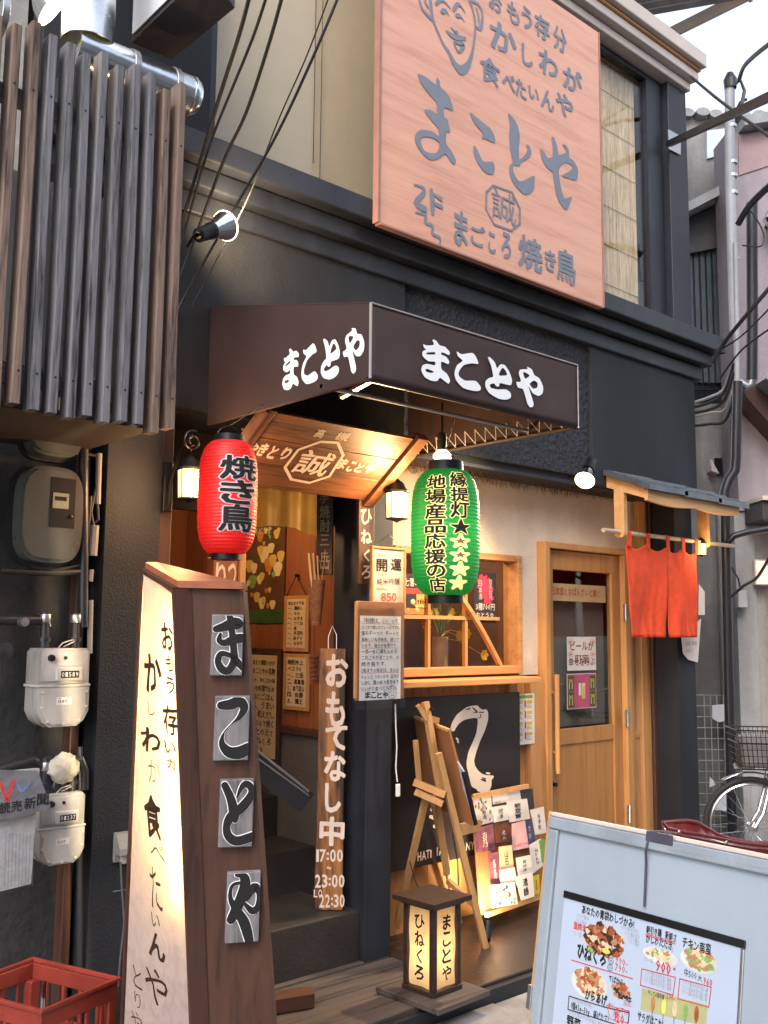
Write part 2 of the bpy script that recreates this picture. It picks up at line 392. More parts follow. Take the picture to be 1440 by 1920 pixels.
def gem(b, ch, u, v, size, w=.001, off=.012, res=1, jit=0, sq=1.0, rot=0, brush=0):
    vs, fs = glyph(ch, off, res)
    if not vs: return size*.35
    adv = 1.0 if ord(ch) > 255 else max(q[0] for q in vs)+.12
    a = rot+(rnd.uniform(-jit, jit) if jit else 0); ca, sa = math.cos(a), math.sin(a); k = size*(1+(rnd.uniform(-jit, jit) if jit else 0))
    cs = copies(off) if off < .018 or len(vs) < 400 else copies(off)[:4]
    if off >= .018: cs = cs[::2] if len(cs) > 4 else cs
    for ci, (dx, dy) in enumerate(cs):
        out = []
        for x, y in vs:
            x = (x+dx-adv/2)*sq; y = y+dy-.38; x, y = x*ca-y*sa, x*sa+y*ca
            out.append((u+(x+adv*sq/2)*k, v+(y+.38)*k, w+ci*.00005))
        b.add(out, fs)
    return adv*sq*size
def hline(b, s, u, v, size, **k):
    for ch in s:
        if ch == ' ': u += size*.5; continue
        u += gem(b, ch, u, v, size, **k)
    return u
def fitline(b, s, u0, v, u1, size, **k):
    n = sum(1.0 if ord(c) > 255 else .6 for c in s); sq = min(1.2, (u1-u0)/(n*size)); hline(b, s, u0, v, size, sq=sq, **k)
def vfit(b, s, u0, v0, u1, v1, gap=.12, **k):   # vertical column from v1 (top) to v0
    n = len(s); h = (v1-v0)/n
    for i, ch in enumerate(s):
        nar = .25 if ch in 'しりくい' else .08
        gbox(b, ch, u0+(u1-u0)*nar, v1-(i+1)*h+h*gap/2, u1-(u1-u0)*nar, v1-i*h-h*gap/2, **k)
def pxg(b, pl, ch, x0, y0, x1, y1, **k):
    u0, v0, u1, v1 = pl.rect(x0, y0, x1, y1); gbox(b, ch, u0, v0, u1, v1, **k)
def zm(o, s): return lambda q: (o[0]+q[0]/s, o[1]+q[1]/s)
def smooth_loop(L, k=3, t=.35):
    n = len(L); out = []
    for i in range(n):
        p0, p1, p2, p3 = [Vector(L[(i+j-1) % n]) for j in range(4)]
        for j in range(k):
            s_ = j/k; m1 = (p2-p0)*t; m2 = (p3-p1)*t
            h = (2*s_**3-3*s_**2+1)*p1+(s_**3-2*s_**2+s_)*m1+(-2*s_**3+3*s_**2)*p2+(s_**3-s_**2)*m2
            out.append((h.x, h.y))
    return out
def pxfill(b, pl, z, loops, w=.001, k=3):
    b.fill([[pl.uv(*z(q)) for q in smooth_loop(l, k)] for l in loops], w)
def pxstroke(b, pl, z, s, pts, w=.001, k=5):
    out = []
    for x, y, wd in pts:
        X, Y = z((x, y)); u, v = pl.uv(X, Y); u2, _ = pl.uv(X+1, Y); _, v2 = pl.uv(X, Y+1)
        out.append((u, v, wd/s*(abs(u2-u)+abs(v2-v))/2))
    b.stroke(out, w, k)

# ================================================================== SETTING
F33, F35 = FY(3.3), FY(3.5)
B().box(-14, -14, -.3, 22, 18, 0).obj('ground', ASPH, kind='structure')
# deck of boards at the entrance, smooth dark slab under the window
dk = thing('wooden_deck', '', '', (1.7, 2.8, 0)); del dk['label'], dk['category']; dk['kind'] = 'structure'
y = 2.80
for i in range(8):
    wd = .105+rnd.uniform(-.01, .01); x1 = 3.02+rnd.uniform(-.02, .02)
    B().box(1.55, y, .045, x1, y+wd-.006, .1+rnd.uniform(-.004, .004), .004).obj('plank', DECK, dk); y += wd
    if y > 3.40: break
B().box(3.03, 2.80, .045, 5.5, 3.6, .1, .006).obj('slab', TILE, dk)
B().box(1.5, 2.765, 0, 5.5, 2.797, .088, .004).obj('front_board', BLK2, dk)
b = B()
for x in range(8): b.box(1.3+x*.6, 2.50, 0, 1.3+x*.6+.592, 2.764, .032+.003*(x % 3), .006)
b.obj('kerb', CONC, kind='structure')

# ------------------------------------------------ the restaurant building
rb = thing('restaurant_building', 'black walled two storey restaurant with pale eaves and a warm wood framed door', 'building', (1.8, 3.3, 0))
b = B()
b.box(1.62, 3.3, 0, 1.84, 3.55, 2.33)                       # wall left of doorway
b.box(1.62, 3.306, 2.33, 5.58, 3.6, 3.12)                   # fascia wall
b.box(5.38, 3.3, 0, 5.58, 8, 2.326)                         # right end pier
b.box(5.38, 3.61, 2.33, 5.58, 8, 5.1)
b.obj('wall', BLK, rb)
B().box(2.88, 3.3, .1, 3.03, 3.54, 2.325, .004).obj('pillar', BLK2, rb)
B().box(1.84, 3.32, .1, 1.90, 3.5, 2.3, .003).obj('door_jamb', DKW, rb)
# raised smooth panels left and right of the stuccoed middle
B().box(1.60, 3.262, 2.34, 3.06, 3.303, 3.13, .004).obj('wall_panel', BLK, rb)
B().box(3.063, 3.285, 2.36, 4.50, 3.304, 3.13, .002).obj('stucco_panel', STUC, rb)
B().box(4.503, 3.262, 2.32, 5.60, 3.303, 3.13, .004).obj('wall_panel', BLK, rb)
for z0, z1, p in ((3.112, 3.20, .06), (3.204, 3.285, .11), (3.289, 3.392, .17)):
    B().box(1.3, 3.3-p, z0, 5.60+p, 3.36, z1, .008).obj('moulding', BLK2, rb)
B().box(1.3, 3.29, 3.393, 5.25, 3.36, 3.42).obj('window_sill', BLK2, rb)
# upper storey window wall
def framed(x0, x1, z0, z1, y, wd, parent, name, mt, dep=.05):
    f = B()
    f.box(x0, y, z0, x0+wd, y+dep, z1); f.box(x1-wd, y, z0, x1, y+dep, z1)
    f.box(x0+wd+.001, y, z0, x1-wd-.001, y+dep, z0+wd); f.box(x0+wd+.001, y, z1-wd, x1-wd-.001, y+dep, z1)
    return f.obj(name, mt, parent)
B().box(1.3, 3.30, 3.394, 2.0, 3.40, 5.06, .003).obj('window_side_panel', BLK, rb)
wa = framed(2.0, 4.60, 3.394, 5.06, 3.31, .03, rb, 'window', BLK2)
B().box(2.03, 3.335, 3.424, 4.57, 3.341, 5.03).obj('pane', GLASS, wa)
B().box(2.03, 3.43, 3.39, 4.57, 3.436, 5.05).obj('blind', BLIND, wa)
b = B(); b.rod((2.62, 3.415, 5.0), (2.62, 3.415, 3.62), .002, 6); b.rod((2.66, 3.415, 5.0), (2.66, 3.415, 3.55), .0015, 6); b.obj('blind_cord', CABLE, wa)
wb = framed(4.60, 5.24, 3.394, 5.06, 3.31, .035, rb, 'window', BLK2)
B().box(4.635, 3.335, 3.43, 5.205, 3.341, 5.03).obj('pane', GLASS, wb)
BAMB = wood('bamboo_reed', (.78, .60, .38), (.34, .23, .13), 'Z', 4, .7, .3)
sc = B()
for i in range(110):
    x = 4.64+i*.0051; z0 = 3.43; sc.rod((x, 3.40+rnd.uniform(-.002, .002), z0), (x+rnd.uniform(-.003, .003), 3.40, 5.05), .0021, 4)
sc.obj('bamboo_screen', BAMB, wb, kind='stuff')
b = B()
for z in (3.6, 3.85, 4.1, 4.35, 4.6, 4.85): b.rod((4.635, 3.394, z), (5.2, 3.394, z-.006), .002, 4)
b.obj('screen_string', CABLE, wb)
B().box(4.635, 3.47, 3.43, 5.2, 3.475, 5.05).obj('inner_lining', BLIND, wb)
B().box(5.242, 3.31, 3.394, 5.37, 3.40, 5.06, .003).obj('window_post', BLK2, rb)
B().box(5.385, 3.262, 3.394, 5.60, 3.62, 5.06, .006).obj('corner_post', BLK2, rb)
b = B(); b.box(1.62, 3.62, 2.0, 5.37, 3.66, 5.1); b.box(1.62, 3.3, 5.09, 5.6, 8, 5.2); b.obj('upper_room_shell', INDARK, rb)
# eaves: stepped pale metal fascia, cream line between
for z0, z1, p, mt in ((5.065, 5.12, .07, LIGHTBEIGE), (5.124, 5.18, .12, LIGHTBEIGE), (5.184, 5.20, .135, CEDARX), (5.204, 5.30, .17, LIGHTBEIGE)):
    B().box(1.3, 3.3-p, z0, 5.585+p*.4, 3.6, z1, .008).obj('eaves_moulding', mt, rb)
CORR = mat('corrugated_roof', (.33, .30, .31), .55, bump=.1, var=.2, stain=.3)
b = B(); n = 60
vs = []; fs = []
for i in range(n+1):
    x = 3.0+i*(2.9/n); z = 5.775+(.014 if i % 2 else 0); vs += [(x, 2.96, z-.05), (x, 4.2, z+.35), (x, 2.96, z-.036), (x, 4.2, z+.364)]
for i in range(n): a = 4*i; fs += [(a, a+1, a+5, a+4), (a+2, a+6, a+7, a+3), (a, a+4, a+6, a+2)]
b.add(vs, fs).obj('upper_roof', CORR, rb)
b = B(); b.box(2.9, 2.93, 5.70, 5.92, 2.955, 5.79); b.box(5.90, 2.956, 5.715, 5.92, 4.2, 5.80, m=None); b.obj('roof_gutter', LIGHTBEIGE, rb)

# ground floor window wall (plane 3.5)
b = B(); wx0, wx1, wz0, wz1 = 3.20, 4.14, 1.28, 1.91
PX0, PX1 = 3.03, 5.38
b.box(PX0, 3.5, wz1, 4.297, 3.56, 2.33); b.box(4.297, 3.5, 2.0, 5.11, 3.56, 2.33); b.box(wx1, 3.5, 1.27, 4.297, 3.56, wz1-.001); b.box(PX0, 3.5, wz0, wx0, 3.56, wz1-.001)
b.box(5.112, 3.5, 2.0, PX1, 3.56, 2.33); b.obj('plaster_wall', PLAS, rb)
b = B(); b.box(2.6, 3.302, 2.312, 5.37, 3.5, 2.329); b.obj('soffit', BLK2, rb)
THAT = wood('thatch', (.22, .11, .05), (.06, .025, .012), 'Z', 5, .95, .8)
th = B()
for i in range(1500):
    x = rnd.uniform(3.04, 4.96); y = rnd.uniform(3.34, 3.49); l = rnd.uniform(.02, .055)
    if x > 4.6: l *= .6
    dx = rnd.uniform(-.03, .03); wv = rnd.uniform(.0012, .003)
    th.add([(x, y, 2.315), (x+wv, y+.001, 2.315), (x+wv+dx, y-.01, 2.315-l), (x+dx, y-.01, 2.315-l)], [(0, 1, 2, 3)])
th.obj('thatch_fringe', THAT, rb, kind='stuff')
# window: frame, muntins, arched brace
wf = B(); fw = .035
wf.box(wx0, 3.472, wz0, wx0+fw, 3.58, wz1, .003); wf.box(wx1-fw, 3.472, wz0, wx1, 3.58, wz1, .003)
wf.box(wx0+fw, 3.474, wz1-fw, wx1-fw, 3.578, wz1, .003); wf.box(wx0+fw, 3.474, wz0, wx1-fw, 3.578, wz0+.04, .003)
lw = wf.obj('window', CEDARX, rb)
B().box(wx0+fw, 3.545, wz0+.04, wx1-fw, 3.549, wz1-fw).obj('pane', GLASS2, lw)
u810, u880 = F35.uv(810, 1200)[0], F35.uv(880, 1200)[0]
for u in (u810, u880): B().box(u-.009, 3.52, wz0+.04, u+.009, 3.542, wz1-fw).obj('muntin', CEDAR, lw)
zh = F35.uv(800, 1157)[1]
B().box(wx0+fw, 3.518, zh-.009, wx1-fw-.1, 3.54, zh+.009).obj('muntin', CEDARX, lw)
arc = [F35.uv(*q) for q in ((850, 1092), (866, 1120), (886, 1150), (906, 1184), (926, 1222), (945, 1259))]
b = B()
for a, c in zip(arc, arc[1:]): b.bar((a[0], 3.506, a[1]), (c[0], 3.506, c[1]), .022, .024, up=(0, 1, 0))
b.obj('arched_brace', CEDARX, lw)
# room behind the window
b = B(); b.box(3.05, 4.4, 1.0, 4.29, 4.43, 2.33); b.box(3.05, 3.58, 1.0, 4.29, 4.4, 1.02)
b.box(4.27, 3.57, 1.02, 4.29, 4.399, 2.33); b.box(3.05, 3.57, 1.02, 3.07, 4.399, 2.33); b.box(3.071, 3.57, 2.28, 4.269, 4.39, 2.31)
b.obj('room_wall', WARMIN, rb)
B().box(3.08, 3.585, 1.02, 4.26, 3.80, 1.285, .004).obj('inner_counter', CEDARX, rb)
B().box(3.07, 3.33, 1.238, 4.12, 3.5, 1.268, .004).obj('window_shelf', CEDARX, rb)
# wood boarding below the shelf
x = 3.035
while x < 4.29:
    x2 = min(x+.105, 4.295); B().box(x, 3.5, .1, x2-.003, 3.53, 1.234, .002).obj('board', CEDAR, rb); x = x2
B().box(4.03, 3.47, .1, 4.09, 3.499, 1.234, .003).obj('boarding_post', CEDAR, rb); B().box(4.18, 3.455, .1, 4.295, 3.499, 1.234, .003).obj('boarding_post', CEDAR, rb)
# door with frame, glazed leaf, pull handle, hinges
fr_ = B(); dx0, dx1, dz1 = 4.297, 5.11, 2.0
fr_.box(dx0, 3.44, .1, dx0+.045, 3.56, dz1, .004); fr_.box(dx1-.06, 3.44, .1, dx1, 3.56, dz1, .004); fr_.box(dx0+.046, 3.442, dz1-.035, dx1-.061, 3.56, dz1, .004)
fr_.obj('door_frame', CEDAR, rb)
lx0, lx1 = dx0+.048, dx1-.063
dl = B(); st = .062
dl.box(lx0, 3.475, .11, lx0+st, 3.515, dz1-.04, .003); dl.box(lx1-st-.02, 3.475, .11, lx1, 3.515, dz1-.04, .003)
dl.box(lx0+st, 3.477, 1.85, lx1-st-.02, 3.513, dz1-.04, .003); dl.box(lx0+st, 3.477, .88, lx1-st-.02, 3.513, .965, .003); dl.box(lx0+st, 3.477, .11, lx1-st-.02, 3.513, .22, .003)
dl.box(lx0+st, 3.488, .22, lx1-st-.02, 3.508, .88)
door = dl.obj('door', DOORW, rb)
gx0, gx1 = lx0+st, lx1-st-.02
B().box(gx0, 3.493, .965, gx1, 3.498, 1.85).obj('pane', GLASS2, door)
hb = B(); hb.tube([(lx0+.028, 3.43, .74), (lx0+.028, 3.43, 1.27)], .014, 12); hb.rod((lx0+.028, 3.43, .85), (lx0+.028, 3.475, .85), .007); hb.rod((lx0+.028, 3.43, 1.17), (lx0+.028, 3.475, 1.17), .007)
hb.obj('handle', CEDAR, door, smooth=True)
B().lathe([(0, 0), (.018, 0), (.018, .006), (.011, .008), (.011, .03), (.013, .036), (0, .038)], 16, m=Matrix.Translation((lx0+.025, 3.475, .68)) @ Matrix.Rotation(R(90), 4, 'X')).obj('lock_knob', METB, door, smooth=True)
for z in (1.62, 1.0, .45):
    b = B(); b.rod((dx1-.062, 3.436, z-.05), (dx1-.062, 3.436, z+.05), .007, 8); b.box(dx1-.085, 3.438, z-.05, dx1-.045, 3.441, z+.05); b.obj('hinge', ALU, door)
b = B(); b.box(gx0+.002, 3.54, .97, gx1-.002, 3.543, 1.70); b.obj('reed_blind', mat('reed_blind', (.15, .13, .105), .85, bump=.5, bscale=150, var=.1), door)
b = B(); b.box(4.32, 3.9, .1, 5.3, 3.93, 2.3); b.box(5.30, 3.57, .1, 5.33, 3.9, 2.3); b.obj('vestibule_wall', INDARK, rb)
# right of the door: narrow window strip, posts
for q_ in ((5.112, 3.46, 5.155, 1.999), (5.235, 3.455, 5.30, 2.33), (5.302, 3.47, 5.345, 2.33)): B().box(q_[0], q_[1], .1, q_[2], 3.56, q_[3], .003).obj('side_post', CEDAR, rb)
B().box(5.156, 3.48, .1, 5.234, 3.50, .869).obj('side_panel', CEDAR, rb); B().box(5.156, 3.475, .87, 5.234, 3.50, .90, .002).obj('side_sill', CEDAR, rb); B().box(5.156, 3.48, 1.56, 5.234, 3.50, 1.999).obj('side_panel', CEDAR, rb)
B().box(5.156, 3.505, .9, 5.234, 3.509, 1.56).obj('side_pane', mat('frosted', (.35, .30, .25), .3), rb)
B().box(5.346, 3.45, .1, 5.379, 3.56, 2.33, .002).obj('dark_post', DKW, rb)

# entrance hall: right wall with panelling, steps, back wall, ceiling
x = 3.541
for i in range(12):
    B().box(2.96+.002*(i % 2), x, 1.031, 3.02, x+.119, 2.33, .002).obj('panelling_board', SHELLW, rb); x += .1215
B().box(1.62, 5.0, .1, 3.02, 5.05, 2.33).obj('hall_back_wall', SHELLW, rb)
B().box(2.965, 3.541, .1, 3.02, 5.0, .994).obj('hall_wall', INGREY, rb); B().box(1.60, 3.551, .1, 1.70, 5.0, 2.33).obj('hall_wall', INGREY, rb)
B().box(2.945, 3.541, .995, 3.02, 5.0, 1.03, .003).obj('dado_rail', DKW, rb)
b = B(); b.box(1.60, 3.56, 2.331, 3.02, 5.05, 2.36); b.obj('hall_ceiling', INDARK, rb)
for i, (y0, z1) in enumerate(((3.33, .31), (3.75, .50), (4.05, .69), (4.35, .88))):
    B().box(1.845 if i == 0 else 1.71, y0, .1, 2.879 if i == 0 else 2.96, 5.0, z1, .006).obj('step', mat('step_board', (.030, .024, .023), .6, bump=.3, var=.35) if i == 0 else bpy.data.materials['step_board'], rb)
plamp('hall_light', (2.35, 3.95, 2.15), 6, (1, .62, .30), .06, rb)
plamp('counter_light', (3.6, 3.95, 2.15), 9, (1, .62, .30), .06, rb)

# ------------------------------------------------ awning
aw = thing('door_awning', 'brown canvas box awning with white lettering on its front and side over the entrance', 'awning', (2.0, 2.3, 2.29))
ax0, ax1, ay, az0, az1 = 2.007, 3.085, 2.3, 2.293, 2.54
FA = FY(ay); LA = WX(ax0-.0)
b = B(); vs = []; nx_, nz_ = 40, 12
for i in range(nx_+1):
    for j in range(nz_+1):
        e_ = min(1, min(i, nx_-i)/4, min(j, nz_-j)/2); vs.append((ax0+(ax1-ax0)*i/nx_, ay-.0022*noise.noise(Vector((i*.16, j*.22, 2)))*e_*2-.001*noise.noise(Vector((i*.5, j*.4, 5)))*e_, az0+(az1-az0)*j/nz_))
b.add(vs, [(i*(nz_+1)+j, (i+1)*(nz_+1)+j, (i+1)*(nz_+1)+j+1, i*(nz_+1)+j+1) for i in range(nx_) for j in range(nz_)])
o = b.obj('front_panel', AWN, aw, smooth=True); md = o.modifiers.new('thickness', 'SOLIDIFY'); md.thickness = .004; md.offset = -1
zb = 2.76
def sidep(x, s, nm):
    B().prism([(x, ay+.006, az0), (x, 3.26, az0-.005), (x, 3.26, zb), (x, ay+.006, az1)], [(x+s*.005, ay+.006, az0), (x+s*.005, 3.26, az0-.005), (x+s*.005, 3.26, zb), (x+s*.005, ay+.006, az1)]).obj(nm, AWN, aw)
sidep(ax0, 1, 'side_panel'); sidep(ax1, -1, 'side_panel')
B().prism([(ax0, ay, az1), (ax1, ay, az1), (ax1, 3.26, zb), (ax0, 3.26, zb)], [(ax0, ay, az1+.005), (ax1, ay, az1+.005), (ax1, 3.26, zb+.005), (ax0, 3.26, zb+.005)]).obj('top_panel', AWN, aw)
HEM = mat('awning_hem', (.30, .26, .25), .5, bump=0)
b = B(); b.rod((ax0, ay-.002, az1), (ax1, ay-.002, az1), .0035, 8); b.rod((ax0-.001, ay-.001, az0), (ax0-.001, ay-.001, az1), .005, 8); b.rod((ax1, ay-.001, az0), (ax1, ay-.001, az1), .003, 8); b.obj('piping', HEM, aw)
b = B(); b.rod((ax0, ay+.01, az0), (ax1, ay+.01, az0), .008, 8); b.rod((ax0+.008, ay+.01, az0), (ax0+.008, 3.26, az0), .008, 8); b.rod((ax1-.008, ay+.01, az0), (ax1-.008, 3.26, az0), .008, 8)
b.obj('hem_rail', AWN, aw)
b = B(); r_ = .008
for x in (ax0+.02, 2.37, 2.73, ax1-.02): b.rod((x, ay+.02, az1-.02), (x, 3.255, zb-.02), r_)
b.rod((ax0, 2.75, 2.44), (ax1, 2.75, 2.44), r_); b.rod((ax0, 2.55, az0+.02), (ax1, 2.55, az0+.02), r_)
b.rod((2.73, ay+.02, az0+.03), (2.73, ay+.02, az1-.02), .005)
b.obj('frame_rod', ALU, aw)
b = B(); pts = []
for i in range(15):
    yy = ay+.06+i*.058; pts.append((ax1-.02, yy, az0+.003)); pts.append((ax1-.055, yy+.029, az0+.055))
b.tube(pts, .002, 5); b.obj('lacing_cord', WHT, aw)
# brush word on front and left side
z6 = zm((780, 630), 5.76)
GW = [
 [[(65,90),(100,105),(180,98),(165,45),(200,50),(245,105),(300,120),(350,175),(345,210),(300,190),(262,180),(262,205),(310,225),(345,275),(335,308),(262,280),(262,360),(320,410),(355,480),(335,518),(250,455),(215,490),(150,485),(80,445),(45,375),(60,320),(110,305),(190,320),(190,280),(120,275),(60,220),(60,170),(95,150),(75,130)],
  [(95,192),(115,181),(190,178),(190,202),(115,204)], [(88,370),(110,358),(180,388),(155,402),(105,392)]],
 [[(430,170),(480,200),(590,185),(630,220),(660,290),(650,305),(590,298),(500,320),(450,390),(455,440),(520,485),(630,488),(685,550),(680,590),(620,597),(500,565),(420,480),(403,400),(430,320),(490,270),(440,220)]],
 [[(765,235),(790,235),(840,290),(862,350),(900,310),(950,320),(1000,400),(1025,480),(1015,530),(980,530),(895,512),(885,545),(855,545),(830,515),(785,530),(800,565),(870,580),(960,580),(1010,620),(1010,670),(960,690),(880,680),(780,620),(738,550),(740,490),(780,455),(820,440),(800,330)],
  [(888,430),(888,400),(920,348),(950,370),(972,425)]],
 [[(1188,335),(1240,365),(1265,425),(1320,460),(1360,550),(1355,620),(1310,650),(1250,620),(1200,545),(1255,720),(1250,765),(1220,772),(1190,730),(1145,580),(1090,560),(1070,500),(1110,500),(1120,480),(1098,410),(1115,365),(1190,360)],
  [(1145,400),(1165,395),(1215,430),(1165,465)], [(1215,520),(1260,485),(1300,510),(1295,560),(1250,570)]]]
GL = [[[FA.uv(*z6(q)) for q in smooth_loop(l)] for l in g] for g in GW]     # the word in awning front coordinates
b = B(FA)
for g in GL: b.fill(g, .0055)
b.obj('lettering', WHT, aw)
allu = [q for g in GL for l in g for q in l]; gu0, gu1 = min(q[0] for q in allu), max(q[0] for q in allu)
su0, su1 = LA.uv(531, 690)[0], LA.uv(684, 650)[0]
b = B(LA); k = (su1-su0)/(gu1-gu0)
vc = (az0+az1)/2
for i, g in enumerate(GL): b.fill([[(su0+(u-gu0)*k, 2.418+(v-vc)*1.02) for u, v in l] for l in g], .002)
b.obj('lettering', WHT, aw)
B().bar((2.28, 2.78, 2.36), (2.36, 2.62, 2.44), .03, .012).obj('bracket', ALU, aw)
# wooden name board hung on a slant under the awning
tb = thing('wooden_name_board', 'varnished wooden name board with octagon emblem slanting under the awning', 'sign', (2.0, 2.97, 2.3))
P0 = Vector((2.08, 2.93, 2.305)); P1 = Vector((2.08, 3.25, 2.075)); upv = (P0-P1)
NB = Plane(P1, (1, 0, 0), upv); H = upv.length; W_ = .72
b = B(NB)
for i in range(3):
    B(NB).box(0, H*i/3+.001, 0, W_, H*(i+1)/3-.001, .012, .002).obj('board', ROSW, tb)
B(NB).box(-.05, -.02, -.005, -.002, H+.02, .03, .003).obj('end_trim', DKWX, tb); B(NB).box(W_+.002, -.02, -.005, W_+.06, H+.02, .03, .003).obj('end_trim', ROSW, tb)
b = B(NB); z5 = zm((420, 720), 3.79)
def nuv(q): return NB.uv(*z5(q))
oct_ = [(425,575),(520,450),(680,392),(800,400),(838,490),(740,640),(600,685),(470,660),(425,575)]
pts = [nuv(q) for q in oct_]
for a, c in zip(pts, pts[1:]): b.stroke([(a[0], a[1], .013), (c[0], c[1], .013)], .0135)
def nbox(ch, x0, y0, x1, y1, off=.02): u0, v0 = nuv((x0, (y0+y1)/2))[0], nuv(((x0+x1)/2, y1))[1]; u1, v1 = nuv((x1, (y0+y1)/2))[0], nuv(((x0+x1)/2, y0))[1]; gbox(b, ch, u0, v0, u1, v1, w=.0135, off=off, brush=.04)
nbox('誠', 500, 455, 765, 635, .018); nbox('高', 640, 300, 710, 365); nbox('槻', 785, 322, 885, 388)
for ch, x0, y0, x1, y1 in (('や',165,395,235,480),('き',235,400,300,498),('と',310,420,372,518),('り',400,430,468,522),('ま',800,510,868,590),('こ',872,530,920,608),('と',925,545,985,615),('や',990,545,1068,620)): nbox(ch, x0, y0, x1, y1, .05)
b.obj('lettering', CREAMT, tb)
B().bar((2.03, 2.9, 2.30), (2.03, 3.2, 2.09), .01, .05).obj('side_trim', DKWX, tb)

# ------------------------------------------------ big upper sign
F32 = FY(3.10)
bs = thing('upper_signboard', 'huge salmon signboard with slate brush lettering and a drawn face on the upper wall', 'sign', (2.84, 3.2, 3.34))
sx0, sx1 = F32.uv(713, 300)[0], F32.uv(1126, 300)[0]; sz0 = F32.uv(1000, 526)[1]; sz1 = F32.uv(1124, 62)[1]
B().box(sx0, 3.10, sz0, sx1, 3.125, sz1, .003).obj('panel', SIGNW, bs)
for _x in (sx0+.2, (sx0+sx1)/2, sx1-.2): B().box(_x, 3.126, sz0+.1, _x+.04, 3.30, sz1).obj('batten', METB, bs)
BT = mat('sign_edge', (.30, .15, .12), .4)
b = B(); b.box(sx0-.015, 3.095, sz0, sx0-.001, 3.13, sz1); b.box(sx1+.001, 3.095, sz0, sx1+.008, 3.13, sz1); b.box(sx0, 3.095, sz0-.008, sx1, 3.13, sz0-.001); b.obj('edge_trim', BT, bs)
b = B(F32); zz = zm((760, 120), 8); W1 = .003
pxfill(b, F32, zz, [[(185,150),(270,180),(340,225),(455,310),(462,200),(510,260),(520,350),(600,420),(650,490),(690,590),(708,700),(575,655),(580,800),(625,825),(640,900),(665,980),(655,1025),(610,1025),(605,1190),(680,1300),(750,1440),(740,1500),(700,1495),(595,1350),(500,1415),(390,1445),(290,1390),(190,1260),(140,1150),(150,1060),(210,995),(290,990),(400,1015),(500,1085),(490,970),(430,900),(330,780),(283,690),(370,690),(470,745),(465,580),(400,510),(250,320),(200,220)],
 [(225,1140),(250,1100),(330,1095),(430,1120),(510,1190),(500,1270),(460,1335),(380,1340),(290,1310),(240,1230)]], W1)
pxfill(b, F32, zz, [[(968,725),(1060,800),(1180,900),(1270,970),(1330,1080),(1345,1160),(1315,1185),(1200,1125),(1140,1125),(1160,1040),(1080,950),(1000,830)]], W1)
pxfill(b, F32, zz, [[(1025,1215),(1080,1300),(1150,1450),(1220,1470),(1308,1470),(1335,1560),(1310,1655),(1240,1650),(1150,1590),(1060,1440),(1020,1330)]], W1)
zz2 = zm((920, 200), 7.2)
pxfill(b, F32, zz2, [[(232,95),(300,150),(360,260),(388,400),(375,560),(385,715),(470,640),(495,580),(475,515),(515,525),(545,620),(510,690),(400,760),(390,800),(330,795),(298,800),(300,880),(370,1000),(430,1005),(500,970),(585,935),(585,1030),(570,1130),(480,1192),(400,1150),(300,1030),(250,900),(255,790),(295,750),(265,600),(248,420),(255,230)]], W1)
pxfill(b, F32, zz2, [[(665,575),(710,600),(765,690),(830,680),(838,560),(818,415),(850,420),(890,530),(912,650),(1000,630),(1012,580),(965,515),(1010,520),(1050,590),(1052,680),(1120,740),(1175,860),(1160,985),(1110,990),(955,935),(1050,880),(1105,830),(1080,785),(1000,755),(940,800),(912,870),(930,1020),(970,1200),(1010,1240),(1090,1220),(1060,1310),(1035,1380),(990,1380),(920,1280),(880,1180),(850,990),(830,880),(760,830),(690,710)]], W1)
b.obj('main_lettering', GREYT, bs)
b = B(F32); zf = zm((760, 0), 8)
for i, st_ in enumerate((
 [(330,-150,45),(355,-60,48),(370,0,50),(400,250,42),(470,450,36),(570,670,38),(650,790,50),(730,950,75),(820,1050,115),(900,1020,95),(960,920,60),(1000,780,38),(1030,600,30),(1045,400,30),(1020,200,30),(960,0,38),(940,-100,40)],
 [(190,-60,30),(205,0,32),(260,150,38),(375,275,52)], [(290,-30,25),(295,40,28),(335,110,28)],
 [(1000,20,40),(1080,60,30),(1140,160,32),(1150,300,38),(1120,430,52),(1060,400,30)], [(1060,130,22),(1090,230,30),(1095,340,22)],
 [(455,65,40),(520,5,45),(590,35,24),(670,130,14)], [(720,150,48),(780,65,52),(840,110,26),(890,190,14)],
 [(530,180,30),(570,170,70),(605,160,30),(650,240,12)], [(765,235,50),(805,240,50),(835,262,20),(880,325,10)],
 [(680,410,14),(725,465,26),(770,490,52)], [(608,465,22),(700,540,60),(790,570,62),(890,578,40)],
 [(720,630,16),(800,650,50),(868,680,50),(800,780,34),(742,690,24),(720,632,14)])):
    pxstroke(b, F32, zf, 8, st_, .003+.0003*(i % 3))
b.obj('drawn_face', GREYT, bs)
b = B(F32)
def z2b(ch, x0, y0, x1, y1, off=.035):
    s = 1.946; pxg(b, F32, ch, 700+x0/s, y0/s, 700+x1/s, y1/s, w=.003, off=off, brush=.05)
for a in (('お',420,-20,470,42),('も',486,10,532,86),('う',540,28,577,106),('存',588,58,642,142),('分',655,100,703,190),('か',425,88,520,195),('し',540,165,580,242),('わ',603,190,672,278),('が',690,250,760,335),
          ('食',388,212,462,305),('べ',468,268,517,332),('た',517,290,557,356),('い',565,320,603,366),('ん',610,330,660,402),('や',665,342,727,425)): z2b(*a)
z4 = zm((760, 330), 4.235)
for ch, x0, y0, x1, y1 in (('ま',380,280,495,560),('ご',520,395,630,560),('こ',655,450,715,615),('ろ',760,450,838,662),('焼',895,490,1085,745),('き',1105,590,1190,765),('鳥',1195,590,1348,850),('誠',682,125,872,365)):
    p, q = z4((x0, y0)), z4((x1, y1)); pxg(b, F32, ch, p[0], p[1], q[0], q[1], w=.003, off=.035 if ch != '誠' else .015, brush=.05)
